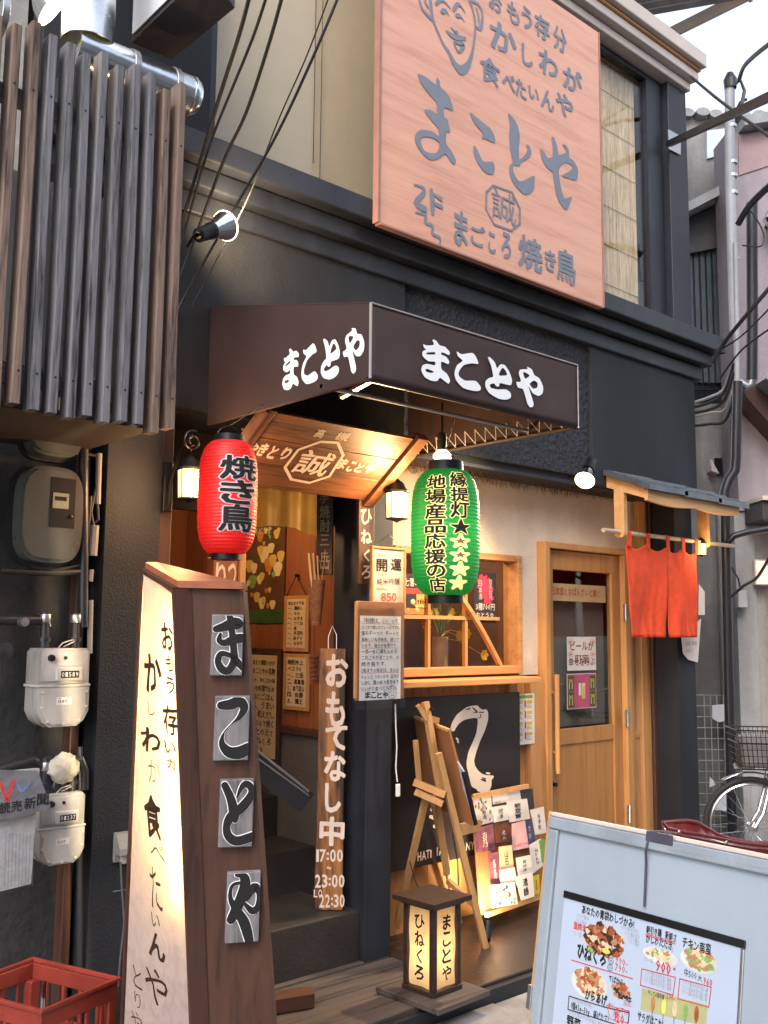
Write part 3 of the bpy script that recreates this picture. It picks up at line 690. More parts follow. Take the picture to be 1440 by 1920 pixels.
for i, st_ in enumerate(([(640,130,14),(695,75,14)],[(695,75,12),(845,130,12)],[(845,130,14),(905,255,14)],[(905,255,16),(905,380,16)],[(905,380,14),(840,435,14)],[(840,435,14),(705,385,14)],[(705,385,12),(638,265,12)],[(638,265,14),(640,130,14)],
   [(70,70,14),(140,95,22),(140,140,34),(80,215,40),(150,262,46)],[(205,110,26),(212,200,44),(215,300,22)],[(215,140,12),(280,185,30)],[(222,215,22),(282,246,30)],
   [(80,290,12),(160,310,24),(155,370,20),(215,398,22),(212,460,24),(270,490,20),(272,540,12)])):
    pxstroke(b, F32, z4, 4.235, st_, .003+.0003*(i % 4), k=3)
b.obj('small_lettering', GREYT, bs)['kind'] = 'stuff'

# ================================================================== LEFT NEIGHBOUR
nb = thing('neighbour_building', 'dark walled neighbouring building at left edge behind the timber slats', 'building', (0.6, 3.4, 0))
B().box(-3, 3.45, 0, 1.61, 3.7, 2.62).obj('wall', mat('left_dark_wall', (.030, .029, .031), .8, bump=.6, bscale=30, var=.35, stain=.3), nb)
B().box(-3, 3.40, 2.62, 1.28, 3.7, 7).obj('upper_wall', mat('left_pale_wall', (.30, .30, .29), .85, bump=.4, bscale=30, var=.1, stain=.2), nb)
b = B(); b.box(1.565, 3.39, 0, 1.60, 3.449, 2.6, .004); b.obj('corner_trim', DKW, nb)
# timber slat screen
ss = thing('slat_screen', 'screen of weathered grey vertical timber slats on brackets high over the gas meters', 'screen', (1.3, 2.75, 2.13))
S27 = FY(2.72)
xe = S27.uv(338, 500)[0]; zb0 = S27.uv(170, 785)[1]; zt0 = S27.uv(180, 100)[1]
sp = (xe-S27.uv(0, 500)[0])/10.45
slat_me = {}
for i in range(-3, 11):
    x1 = xe-(10-i)*sp; wd = sp*.50; dz = rnd.uniform(-.012, .012)
    mt = WEATHB if i in (9, 10, -1, 0, 1) else WEATH
    jx, jw, jy = rnd.uniform(-.003, .003), rnd.uniform(-.002, .002), rnd.uniform(-.004, .004); sb = B(); ring_ = []
    for k_ in range(7):
        s_ = k_/6; zz_ = zb0+dz+(zt0+dz-zb0)*s_; xo = jx*math.sin(s_*3.1)*1.2+jw*(s_-.5)*2; c_ = .0035
        ring_.append([(x1-wd+c_+xo, 2.72+jy, zz_), (x1-c_+xo, 2.72+jy, zz_), (x1+xo, 2.72+jy+c_, zz_), (x1+xo, 2.775, zz_), (x1-wd+xo, 2.775, zz_), (x1-wd+xo, 2.72+jy+c_, zz_)])
    sb.add([q_ for r_ in ring_ for q_ in r_], [(k_*6+j_, k_*6+(j_+1) % 6, (k_+1)*6+(j_+1) % 6, (k_+1)*6+j_) for k_ in range(6) for j_ in range(6)]+[(5, 4, 3, 2, 1, 0), tuple(36+j_ for j_ in range(6))]); so_ = sb.obj('slat', mt, ss)
    nl = B()
    for zn in (zb0+.105, zt0-.195): nl.lathe([(0, .0015), (.0032, .001), (.0035, 0)], 8, m=Matrix.Translation((x1-wd/2+jx*.3, 2.7195+jy, zn)) @ Matrix.Rotation(R(90), 4, 'X'))
    nl.obj('nail_head', METB, so_)['kind'] = 'stuff'
for z in (zb0+.08, zt0-.22): B().box(xe-13.4*sp, 2.778, z, xe-.005, 2.815, z+.05, .003).obj('rail', WEATH, ss)
for x in (xe-.12, xe-.62): B().bar((x, 2.81, zb0+.1), (x, 3.44, zb0+.1), .03, .03).obj('bracket', METB, ss)
b = B(); b.box(0.3, 2.83, zb0+.02, xe-.01, 3.40, zb0+.035); b.obj('underside_board', INDARK, ss)
b = B(); b.box(0.3, 3.0, zb0+.2, xe-.10, 3.02, zt0-.32); b.obj('backing_sheet', mat('backing_sheet', (.10, .10, .105), .8), ss)
# galvanised duct, horizontal run with a riser
dc = thing('metal_duct', 'shiny galvanised ventilation duct running behind the top of the timber slats', 'duct', (1.2, 2.95, 3.0))
zd = U(365, 185, 1, 2.93).z; xd = U(372, 185, 1, 2.93).x
b = B(); b.tube([(U(165, 60, 1, 2.93).x-.05, 2.93, zd), (xd-.05, 2.93, zd)], .068, 32); b.obj('duct_run', GALV, dc, smooth=True)
b = B()
b.lathe([(.068, 0), (.071, .004), (.071, .014), (.06, .035), (.03, .045), (0, .048)], 32, m=Matrix.Translation((xd-.05, 2.93, zd)) @ Matrix.Rotation(R(90), 4, 'Y'))
b.obj('end_cap', GALV, dc, smooth=True)
xr = U(165, 60, 1, 2.93).x
b = B(); b.lathe([(.085, .03), (.085, .30), (.089, .31), (.089, .33), (.085, .34), (.085, 1.6)], 36, c=(xr, 2.93, zd)); b.obj('riser', GALV, dc, smooth=True)
for x in (xr+.14, xr+.30, 1.0): B().lathe([(.0695, 0), (.0725, .002), (.0725, .022), (.0695, .024)], 32, m=Matrix.Translation((x, 2.93, zd)) @ Matrix.Rotation(R(90), 4, 'Y')).obj('joint_band', ALU, dc, smooth=True)
# projecting light box sign of the neighbour (seen from below)
ls = thing('projecting_sign_box', 'white faced box sign with dark underside projecting overhead at top left', 'sign', (1.5, 2.6, 3.6))
pa = U(247, 82, 2, 3.55); pb = U(315, 118, 2, 3.55)
A = D(246, 78, 3.9); dr = Vector((.40, .92, 0)).normalized()
za = A.z
PX = [D(246, 80, 3.6), U(322, 112, 2, D(246, 80, 3.6).z), U(440, 15, 2, D(246, 80, 3.6).z), U(390, -60, 2, D(246, 80, 3.6).z)]
b = B(); b.prism([tuple(q) for q in (PX[0], PX[1], PX[2], PX[3])], [tuple(q+Vector((0, 0, .7))) for q in (PX[0], PX[1], PX[2], PX[3])]); b.obj('sign_box', mat('sign_case', (.05, .042, .045), .5, var=.2), ls)
wv = (PX[3]-PX[0]); nn = Vector((0, 0, 1)).cross(wv).normalized()
if nn.dot(CP-PX[0]) < 0: nn = -nn
q0, q1 = PX[0]+wv*.04+nn*.004, PX[0]+wv*.97+nn*.004
b = B(); b.prism([tuple(q0+Vector((0, 0, .02))), tuple(q1+Vector((0, 0, .02))), tuple(q1+Vector((0, 0, .68))), tuple(q0+Vector((0, 0, .68)))], [tuple(q+nn*.004) for q in (q0+Vector((0, 0, .02)), q1+Vector((0, 0, .02)), q1+Vector((0, 0, .68)), q0+Vector((0, 0, .68)))])
b.obj('sign_face', mat('acrylic_face', (.72, .73, .76), .3, bump=0, var=.04), ls)

# gas meters
def meter(px, py, s, label, num, Y=3.26):
    c = U(px, py, 1, Y); x, z = c.x, c.z; k = s
    t = thing('gas_meter', label, 'gas meter', (x, Y, z), group='gas meters on the wall')
    F = Plane((x, Y, z), (1, 0, 0))
    hw = .098*k
    up = [(-hw, .0), (hw, 0), (hw, .115*k), (hw-.012*k, .13*k), (-hw+.012*k, .13*k), (-hw, .115*k)]
    b = B(F); b.extr(up, -.11*k, .0); b.box(-hw+.008, .008, 0, hw-.008, .12*k, .006, .003); b.obj('upper_case', PLASTIC, t, smooth=True)
    b = B(F); b.box(-hw-.006, -.012*k, -.115*k, hw+.006, -.001, .006, .003); b.obj('flange', PLASTIC, t)
    lo = [(-hw, -.013*k), (-hw, -.10*k), (-hw+.018*k, -.135*k), (-hw+.045*k, -.155*k), (hw-.045*k, -.155*k), (hw-.018*k, -.135*k), (hw, -.10*k), (hw, -.013*k)]
    b = B(F); b.extr(lo[::-1], -.11*k, -.045*k); b.extr([(u*1.03, v*1.02) for u, v in lo[::-1]], -.044*k, -.036*k); b.extr(lo[::-1], -.035*k, .008); b.extr([(u*.86, v*.90-.006) for u, v in lo[::-1]], .008, .013)
    b.obj('lower_case', PLASTIC, t, smooth=True)
    b = B(F)
    for u, v in ((-.085, -.03), (.085, -.03), (-.085, -.085), (.085, -.085), (-.06, -.135), (.06, -.135), (0, -.145)): b.lathe([(0, .016), (.005, .015), (.005, .008)], 8, c=(u*k, v*k, 0))
    b.obj('screw', PLASTIC, t, smooth=True)['kind'] = 'stuff'
    b = B(F); b.box(-.038*k, .012*k, .006, .062*k, .062*k, .022, .004); b.obj('dial_housing', PLASTIC, t)
    b = B(F); b.box(-.022*k, .022*k, .0221, .048*k, .048*k, .0235); b.obj('dial_window', METB, t)
    b = B(F)
    for i, ch in enumerate('0%s' % num): gbox(b, ch, (-.019+i*.0135)*k, .027*k, (-.010+i*.0135)*k, .043*k, w=.0242, off=0)
    b.obj('digits', PAPER, t)
    b = B(F); b.lathe([(0, .02), (.012*k, .018), (.013*k, .006)], 14, c=(-.055*k, .095*k, 0)); b.lathe([(0, .012), (.006*k, .011), (.007*k, .006)], 12, c=(0, .095*k, 0)); b.obj('plug', METB, t, smooth=True)
    b = B(F); b.box(-.03*k, -.075*k, .0131, .028*k, -.048*k, .0136); b.obj('number_label', PAPER, t)
    b = B(F); fitline(b, num, -.027*k, -.068*k, .02*k, .015*k, w=.0142, off=.02); hline(b, 'IIIIIIIIIII', -.026*k, -.054*k, .004*k, w=.0142, off=.02); b.obj('lettering', INK, t)
    for u in (-.06*k, .06*k):
        b = B(F); b.lathe([(.018*k, .0), (.018*k, .02), (.024*k, .021), (.024*k, .036), (.016*k, .037), (.016*k, .09), (.019*k, .091), (.019*k, .12)], 16, m=Matrix.Translation((u, .131*k, -.05*k)) @ Matrix.Rotation(R(-90), 4, 'X')); b.obj('union_pipe', DPIPE, t, smooth=True)
        b = B(F); b.lathe([(.0195*k, .0), (.0205*k, .002), (.0205*k, .026), (.0195*k, .028)], 16, m=Matrix.Translation((u, .225*k, -.05*k)) @ Matrix.Rotation(R(-90), 4, 'X')); b.obj('pipe_collar', ALU, t, smooth=True)
    b = B(F); b.tube([(-.012*k, .131*k, -.03), (.0, .15*k, -.02), (.035*k, .162*k, -.01), (.04*k, .155*k, -.01), (.008*k, .135*k, -.03)], .0022, 6); b.obj('seal_wire', PLASTIC, t)
    return F, k
meter(119, 1282, .92, 'upper of two cream gas meters on the dark wall, label reading 1589', '1589')
meter(116, 1548, .80, 'lower of two cream gas meters on the dark wall, label reading 1237', '1237')
# gas pipes
gp = thing('gas_pipework', 'dark gas pipes with elbows running along the wall between the gas meters', 'pipe', (1.4, 3.35, 0))
def W3(x, y, Y=3.31): return tuple(U(x, y, 1, Y))
b = B(); b.tube([W3(-20, 1163), W3(70, 1163), W3(86, 1166), W3(88, 1176)], .017, 12); b.tube([W3(156, 1176), W3(157, 1010), W3(157, 700)], .017, 12)
b.tube([W3(-20, 1450), W3(60, 1425), W3(85, 1440), W3(90, 1490)], .019, 12); b.tube([W3(157, 1480), W3(157, 1445), W3(150, 1425), W3(130, 1430), W3(112, 1450), W3(100, 1480)], .018, 12)
b.tube([W3(150, 1400), W3(149, 1700), W3(149, 1920)], .010, 8); b.obj('pipe', DPIPE, gp, smooth=True)
b = B(); b.lathe([(0, .03), (.015, .028), (.017, 0)], 14, m=Matrix.Translation(W3(41, 1166, 3.29)) @ Matrix.Rotation(R(90), 4, 'X')); b.obj('valve_cap', ALU, gp, smooth=True)
b = B(); b.lathe([(0, .03), (.028, .026), (.03, 0)], 16, m=Matrix.Translation(W3(4, 1220, 3.29)) @ Matrix.Rotation(R(90), 4, 'X')); b.bar(W3(3, 1225, 3.25), W3(6, 1262, 3.25), .014, .006); b.obj('stop_valve', DPIPE, gp, smooth=True)
tp = B(); c = Vector(W3(120, 1440, 3.28)); bm = bmesh.new(); bmesh.ops.create_icosphere(bm, subdivisions=3, radius=1)
for q in bm.verts:
    nv = noise.noise(q.co*2.2); q.co = Vector((q.co.x*.052, q.co.y*.035, q.co.z*.05))*(1+.32*nv)+c
tp.add([tuple(q.co) for q in bm.verts], [[q.index for q in f.verts] for f in bm.faces]); bm.free()
tp.obj('tape_wrapping', mat('tape', (.36, .33, .27), .6, bump=.8, bscale=30, var=.3), gp, smooth=True)
# electricity meters and conduits
def emeter(x0, y0, x1, y1, label, Y=3.28):
    F = FY(Y); u0, v0, u1, v1 = F.rect(x0, y0, x1, y1)
    t = thing('electricity_meter', label, 'electricity meter', ((u0+u1)/2, Y, v0), group='electricity meters under the slats')
    w_, h_ = (u1-u0)/2, (v1-v0)/2; cx, cz = (u0+u1)/2, (v0+v1)/2; L = []
    for i in range(32):
        a = 2*math.pi*i/32; e = .55; L.append((cx+w_*math.copysign(abs(math.cos(a))**e, math.cos(a)), cz+h_*math.copysign(abs(math.sin(a))**e, math.sin(a))))
    b = B(F); b.extr(L, -.09, -.06); b.obj('back_plate', DPIPE, t)
    sh = lambda k: [(cx+(u-cx)*k, cz+(v-cz)*k) for u, v in L]
    b = B(F); b.extr(sh(.93), -.06, .0); b.extr(sh(.86), .0, .012); b.obj('housing', mat('meter_grey', (.085, .09, .085), .3, bump=0), t, smooth=True) if 'meter_grey' not in bpy.data.materials else b.obj('housing', bpy.data.materials['meter_grey'], t, smooth=True)
    b = B(F); b.box(cx-w_*.12, cz-h_*.25, .0125, cx+w_*.62, cz+h_*.72, .0145); b.obj('dark_window', METB, t)
    b = B(F); b.box(cx-w_*.05, cz+h_*.12, .0148, cx+w_*.42, cz+h_*.42, .017); b.obj('register', mat('register', (.2, .2, .17), .5) if 'register' not in bpy.data.materials else bpy.data.materials['register'], t)
    b = B(F); b.box(cx+w_*.0, cz+h_*.27, .0172, cx+w_*.35, cz+h_*.35, .0176); b.lathe([(0, .022), (.006, .02), (.007, .0145)], 10, c=(cx+w_*.5, cz-h_*.02, 0)); b.obj('counter_slot', METB, t)
emeter(32, 868, 160, 1062, 'rounded grey electricity meter with a dark reading window on the dark wall')
emeter(50, 700, 163, 862, 'electricity meter half hidden behind the bottom of the timber slats')
cd = thing('cable_conduit', 'pale conduit boxes with black cables beside the electricity meter', 'conduit', (1.55, 3.35, 1))
b = B(); b.rod(W3(186, 850), W3(183, 945), .011, 10); b.rod(W3(178, 985), W3(174, 1042), .016, 8); b.rod(W3(171, 1068), W3(169, 1090), .010, 8); b.rod(W3(170, 1125), W3(168, 1225), .010, 8); b.obj('conduit', mat('conduit_cream', (.30, .27, .24), .5, stain=.2), cd)
b = B(); b.tube([W3(120, 852), W3(150, 850), W3(185, 855), W3(188, 880), W3(176, 930), W3(170, 960), W3(175, 985), W3(184, 975), W3(182, 940)], .006, 8); b.tube([W3(60, 1062), W3(100, 1070), W3(150, 1060), W3(165, 1000), W3(170, 930)], .006, 8); b.tube([W3(0, 1070), W3(90, 1075), W3(160, 1072)], .010, 8); b.obj('cable', CABLE, cd, smooth=True)
# outlet box on the wall by the pillar sign
ob = thing('outdoor_outlet', 'grey hooded outdoor socket with a plug and hanging cord on the wall', 'outlet', W3(232, 1590, 3.29))
F = FY(3.29); u0, v0, u1, v1 = F.rect(214, 1560, 244, 1615)
LH = [(u0, 0), (u1, 0), (u1, .055), (u0+.02, .075), (u0, .02)]
b = B(F); b.box(u0, v0, -.01, u1, v1, .004, .002)
b.prism([(u0+.004, v0+.028, .004), (u1-.004, v0+.028, .004), (u1-.004, v1-.004, .004), (u0+.004, v1-.004, .004)], [(u0+.004, v0+.028, .04), (u1-.004, v0+.028, .04), (u1-.004, v0+.05, .035), (u0+.004, v0+.05, .035)])
b.obj('hood', mat('outlet_grey', (.17, .165, .16), .5), ob)
b = B(F); b.box(u0+.018, v0-.004, .008, u0+.036, v0+.026, .028, .003); b.obj('plug', PLASTIC, ob)
b = B(); b.tube([W3(226, 1616, 3.26), W3(228, 1660, 3.26), W3(233, 1730, 3.26), W3(226, 1790, 3.26), W3(221, 1850, 3.26)], .0035, 6); b.tube([W3(250, 1600, 3.28), W3(247, 1650, 3.27), W3(238, 1668, 3.27), W3(212, 1672, 3.27)], .003, 6); b.obj('cord', mat('cord_grey', (.08, .08, .085), .5, bump=0), ob, smooth=True)

# newspaper in a plastic bag hanging at left edge
np_ = thing('newspaper_bag', 'plastic bag printed with newspaper lettering hanging at the left edge below the upper gas meter', 'bag', W3(20, 1600, 3.2))
F = FY(3.18); u0, v0, u1, v1 = F.rect(-40, 1445, 64, 1668)
b = B(F); b.prism([(u0, v0, 0), (u1-.01, v0+.01, 0), (u1, v1, 0), (u0, v1, 0)], [(u0, v0, .03), (u1-.01, v0+.01, .02), (u1, v1, .02), (u0, v1, .03)]); b.obj('newspaper', mat('newsprint', (.30, .31, .34), .7, var=.25, scale=40), np_)
BAGM = mat('bag_film', (.12, .125, .15), .3, bump=.8, bscale=12, var=.25, dist=.004)
L = [F.uv(*q) for q in ((-40, 1440), (60, 1443), (84, 1508), (60, 1518), (30, 1530), (-40, 1535))]
b = B(F); b.extr(L[::-1], .034, .046); b.obj('bag', BAGM, np_)
b = B(F)
for ch, x0, y0, x1, y1 in (('読', -12, 1500, 8, 1521), ('売', 10, 1497, 30, 1518), ('新', 34, 1491, 56, 1513), ('聞', 58, 1484, 80, 1506)): pxg(b, F, ch, x0, y0, x1, y1, w=.0475, off=.02)
b.obj('lettering', INK, np_)
b = B(F)
for st in ([(-10, 1465, 8), (2, 1498, 9)], [(2, 1498, 9), (14, 1462, 10)]): b.use(REDT); b.stroke([(*F.uv(x, y), w_*.001) for x, y, w_ in st], .0475)
b.use(mat('logo_blue', (.10, .18, .42), .5)); b.stroke([(*F.uv(x, y), .008) for x, y in ((22, 1468), (30, 1480), (44, 1466))], .0478)
b.obj('logo', None, np_)
b = B(F)
for i in range(9): x = 4+i*6.5; a, c_ = F.uv(x, 1560), F.uv(x-3, 1658); b.stroke([(a[0], a[1], .0012), (c_[0], c_[1], .0012)], .0312)
b.obj('print_column', mat('news_ink', (.12, .11, .13), .7), np_)['kind'] = 'stuff'

# ================================================================== LAMPS
def reflector_spot(pos, aim, label, loc_wall, size=.05, e=20, ang=110):
    aim = Vector(aim).normalized(); pos = Vector(pos)
    t = thing('spot_lamp', label, 'lamp', tuple(pos), group='clip spot lamps on the facade')
    T = Matrix.Translation(pos) @ aim.to_track_quat('Z', 'Y').to_matrix().to_4x4()
    B(T).lathe([(.014, -.09), (.026, -.085), (.028, -.02), (.031, -.015), (.031, -.0)], 20).obj('socket', METB, t, smooth=True)
    B(T).lathe([(.026, 0), (.030, .015), (size*.8, .045), (size*1.0, .075), (size*1.04, .08), (size*.98, .079), (size*.76, .046), (.02, .01)], 28).obj('reflector', CHROME, t, smooth=True)
    B(T).lathe([(0, .071), (size*.5, .074), (size*.95, .078), (size*.97, .074), (size*.5, .066), (0, .06)], 28).obj('lens', BULB, t, smooth=True)
    B(T).lathe([(size*1.0, .0805), (size*1.07, .0805), (size*1.09, .085), (size*1.04, .089), (size*.95, .086)], 28).obj('glowing_rim', emis('rim_glow', (1, .72, .38), 3), t, smooth=True)
    b = B(); b.tube([tuple(pos-aim*.07), tuple((pos-aim*.07+Vector(loc_wall))/2+Vector((0, 0, .02))), tuple(loc_wall)], .006, 8); b.obj('arm', METB, t)
    splamp('spot_light', pos+aim*.10, aim, e, ang, (1, .72, .42), .04, t, 1.0)
    return t
reflector_spot(U(398, 432, 1, 2.98), (.70, .22, .45), 'spot lamp with chrome reflector aimed up the upper moulding beside the slats', (1.83, 3.15, 2.93), .052, 22, 165)
reflector_spot(U(1103, 882, 1, 3.0), (-.66, -.22, -.70), 'spot lamp clipped to the small canopy above the wood framed door', (4.42, 3.26, 2.40), .046, 75, 165)
reflector_spot(U(62, -28, 1, 2.98), (.72, -.2, -.5), 'spot lamp at the top left corner above the slats', (.9, 3.38, 3.5), .075, 9, 130)
def wall_lantern(px, py, Y, Yw, label, e, k=1.0, scroll=True):
    c = U(px, py, 1, Y); x, z = c.x, c.z
    t = thing('wall_lantern', label, 'lantern', (x, Y, z), group='lit wall lanterns')
    rot = Matrix.Translation((x, Y, z)) @ Matrix.Rotation(R(20), 4, 'Z') @ Matrix.Scale(k, 4)
    b = B(rot); b.lathe([(.044, -.055), (.048, .055)], 6); b.obj('glass', LAMPG, t)
    b = B(rot)
    for i in range(6):
        a = math.pi/3*i; b.rod((.045*math.cos(a), .045*math.sin(a), -.057), (.049*math.cos(a), .049*math.sin(a), .057), .0028, 5)
    for zz_, r_ in ((-.057, .045), (.057, .049)):
        P = [(r_*math.cos(math.pi/3*i), r_*math.sin(math.pi/3*i), zz_) for i in range(7)]
        for a, c2 in zip(P, P[1:]): b.rod(a, c2, .004, 5)
    b.obj('cage', METB, t)
    B(rot).lathe([(.054, .058), (.054, .063), (.040, .075), (.030, .098), (.012, .112), (.006, .118), (0, .12)], 24).obj('cap', METB, t, smooth=True)
    B(rot).lathe([(0, -.075), (.010, -.070), (.03, -.062), (.046, -.058)], 18).obj('bottom', METB, t, smooth=True)
    if scroll:
        b = B(); P = []
        for i in range(26):
            a = i/25*math.pi*2.9; r_ = .012+.03*(1-i/25)
            P.append((x+.012+r_*math.cos(a+1.2), Y+.01, z+.165+r_*math.sin(a+1.2)))
        b.tube(P, .0038, 6)
        b.tube([(x, Y, z+.118), (x, Y, z+.14), (x+.012, Y+.004, z+.150)], .003, 6)
        b.tube([(x+.012, Y+.01, z+.19), (x, (Y+Yw)/2, z+.13), (x-.01, Yw-.02, z+.02), (x-.01, Yw-.01, z-.06)], .006, 8)
        b.obj('scroll_bracket', METB, t, smooth=True)
        b = B(); b.box(x-.03, Yw-.012, z-.09, x+.01, Yw-.001, z+.10, .004); b.obj('wall_plate', METB, t)
    plamp('lantern_light', (x, Y, z+.16*0+.0), 0.01, parent=t)
    l = plamp('lantern_glow', (x-.02, Y-.10, z-.01), e, (1, .60, .26), .05, t)
    return t
wall_lantern(356, 908, 3.15, 3.3, 'lit wall lantern at left of the doorway, half behind the red paper lantern', 5, .95)
wall_lantern(744, 948, 3.12, 3.3, 'lit hexagonal wall lantern with scroll bracket left of the green lantern', 8, 1.0)
wall_lantern(1315, 1030, 3.18, 3.3, 'small lit wall lantern behind the right end of the red curtain', 1.2, .62, False)

# paper lanterns
def chochin(name, label, px, ptop, pbot, pl_, pr_, Y, mt, cap_r, hang, chars, em=None, drape=None):
    F = FY(Y); c = U(px, (ptop+pbot)/2, 1, Y); x = c.x; zt, zb_ = U(px, ptop, 1, Y).z, U(px, pbot, 1, Y).z
    dep = (Vector((x, Y, c.z))-CP).dot(FD); Rm = (pr_-pl_)/2/FPX*dep*.99
    H = zt-zb_; ca = .055*H if name.startswith('red') else .07*H
    t = thing(name, label, 'lantern', (x, Y, zb_)); body0, body1 = zb_+ca*.8, zt-ca*.9; Hb = body1-body0
    def rad(z):
        s = (z-body0)/Hb; s = min(max(s, 0), 1); e = 2*abs(s-.5)
        return cap_r*Rm+(Rm-cap_r*Rm)*(1-e**4.2)**.60
    N = 34; prof = []
    for i in range(N*5+1):
        s = i/(N*5); z = body0+Hb*s; r = rad(z)+(.0019+.0005*math.sin(i*.37))*abs(math.sin(math.pi*N*s))**.8-.0024
        prof.append((r, z))
    B().lathe(prof, 72, c=(x, Y, 0)).obj('shade', mt, t, smooth=False)
    for p in t.children: p.data.shade_smooth()
    b = B(); b.lathe([(0, zt-.004), (cap_r*Rm*.86, zt-.004), (cap_r*Rm*.92, zt), (cap_r*Rm*1.02, zt), (cap_r*Rm*1.04, body1-.004), (cap_r*Rm*.9, body1-.006)], 40, c=(x, Y, 0)); b.obj('top_ring', METB, t, smooth=True)
    b = B(); b.lathe([(cap_r*Rm*.9, body0+.004), (cap_r*Rm*1.02, body0), (cap_r*Rm*1.0, zb_), (cap_r*Rm*.9, zb_), (0, zb_+.003)], 40, c=(x, Y, 0)); b.obj('bottom_ring', METB, t, smooth=True)
    b = B(); b.tube([(x-cap_r*Rm, Y, zt), (x-cap_r*Rm*.7, Y, zt+.02), (x, Y, zt+.035), (x+cap_r*Rm*.7, Y, zt+.02), (x+cap_r*Rm, Y, zt)], .0022, 6); b.tube([(x, Y, zt+.035), tuple(hang)], .002, 6); b.obj('hanging_wire', METB, t)
    # lettering wrapped round the shade: angle measured from the direction towards the street corner
    vdir = math.atan2(0-Y, 0-x)
    for nm, mt2, off, rise, sel in chars:
        b = B()
        for ch, x0, y0, x1, y1 in sel:
            z0, z1 = U(px, y1, 1, Y).z, U(px, y0, 1, Y).z
            def ang(xx): return math.asin(max(-.97, min(.97, (xx-(pl_+pr_)/2)/((pr_-pl_)/2))))
            a0, a1 = ang(x0), ang(x1)
            vs, fs = glyph(ch, off, 2)
            X = [q[0] for q in glyph(ch, 0.012, 2)[0]]; Yy = [q[1] for q in glyph(ch, 0.012, 2)[0]]
            mx0, mx1, my0, my1 = min(X), max(X), min(Yy), max(Yy)
            bm = bmesh.new()
            for ci, (dx, dy) in enumerate(copies(off)):
                vv = [bm.verts.new((a0+(u+dx-mx0)/(mx1-mx0)*(a1-a0), z0+(v+dy-my0)/(my1-my0)*(z1-z0), ci*.00006)) for u, v in vs]
                for f in fs:
                    try: bm.faces.new([vv[i] for i in f])
                    except ValueError: pass
            for i in range(1, 8):
                bmesh.ops.bisect_plane(bm, geom=bm.verts[:]+bm.edges[:]+bm.faces[:], plane_co=(a0+(a1-a0)*i/8, 0, 0), plane_no=(1, 0, 0))
            for i in range(1, 12):
                bmesh.ops.bisect_plane(bm, geom=bm.verts[:]+bm.edges[:]+bm.faces[:], plane_co=(0, z0+(z1-z0)*i/12, 0), plane_no=(0, 1, 0))
            bm.verts.index_update(); out = []
            for q in bm.verts:
                r = rad(q.co.y)+rise+q.co.z; a = vdir+q.co.x; out.append((x+r*math.cos(a), Y+r*math.sin(a), q.co.y))
            b.add(out, [[q.index for q in f.verts] for f in bm.faces]); bm.free()
        b.obj(nm, mt2, t)
    return t, (x, Y, (zt+zb_)/2)
rc = [('焼', 413, 862, 477, 905), ('き', 415, 908, 474, 950), ('鳥', 412, 953, 472, 1000)]
WOUT = mat('white_outline', (.62, .50, .52), .5, bump=0)
YOUT = emis('cream_outline', (.75, .62, .22), .35)
t, c = chochin('red_paper_lantern', 'round ended red paper lantern with black vertical characters hanging left of the doorway', 427, 816, 1050, 370, 484, 2.85, RED, .50, (1.99, 2.86, 2.30), [('outline', WOUT, .082, .0012, rc), ('lettering', INK, .034, .0030, rc)])
plamp('red_glow', c, .9, (1, .5, .25), .06, t)
col1 = '地場産品応援の店'; col2 = '縁提灯'
gc = []
ys = [898, 925, 952, 980, 1006, 1034, 1062, 1086, 1112]
for i, ch in enumerate(col1): gc.append((ch, 800+(2 if i > 5 else 0), ys[i]+1, 836, ys[i+1]-1))
for i, ch in enumerate(col2): gc.append((ch, 846, [893, 922, 948][i], 879, [920, 947, 977][i]))
gs1 = [('★', 846, 980, 880, 1006)]; gs2 = [('★', 846, 1007+i*25, 880, 1031+i*25) for i in range(4)]
STAR = emis('star_print', (.80, .66, .28), .35); STARD = mat('star_centre', (.25, .13, .06), .6)
t, c = chochin('green_paper_lantern', 'tall green ribbed paper lantern with two columns of characters and five stars', 835, 866, 1132, 770, 902, 2.55, GRN, .50, (2.66, 2.56, 2.30),
    [('outline', YOUT, .095, .0012, gc+gs1+gs2), ('lettering', INK, .035, .0030, gc+gs1), ('star', STARD, 0, .0030, [(q[0], 852, q[2]+6, 874, q[4]-6) for q in gs2[:2]])])
plamp('green_glow', c, 2.4, (1, .82, .5), .06, t)
b = thing('bare_bulb_fitting', 'white globe fitting just above the green paper lantern under the awning', 'lamp', (2.66, 2.62, 2.15))
pb_ = U(829, 858, 1, 2.75); B().lathe([(0, -.035), (.022, -.03), (.036, -.01), (.036, .012), (.02, .03), (0, .034)], 24, c=tuple(pb_)).obj('globe', emis('warm_globe', (1, .78, .60), 1.6), b, smooth=True)
B().lathe([(.015, .033), (.018, .04), (.018, .10), (0, .10)], 16, c=tuple(pb_)).obj('holder', METB, b, smooth=True)
B().rod((pb_.x, pb_.y, pb_.z+.10), (pb_.x, pb_.y, 2.42), .004).obj('stem', METB, b)

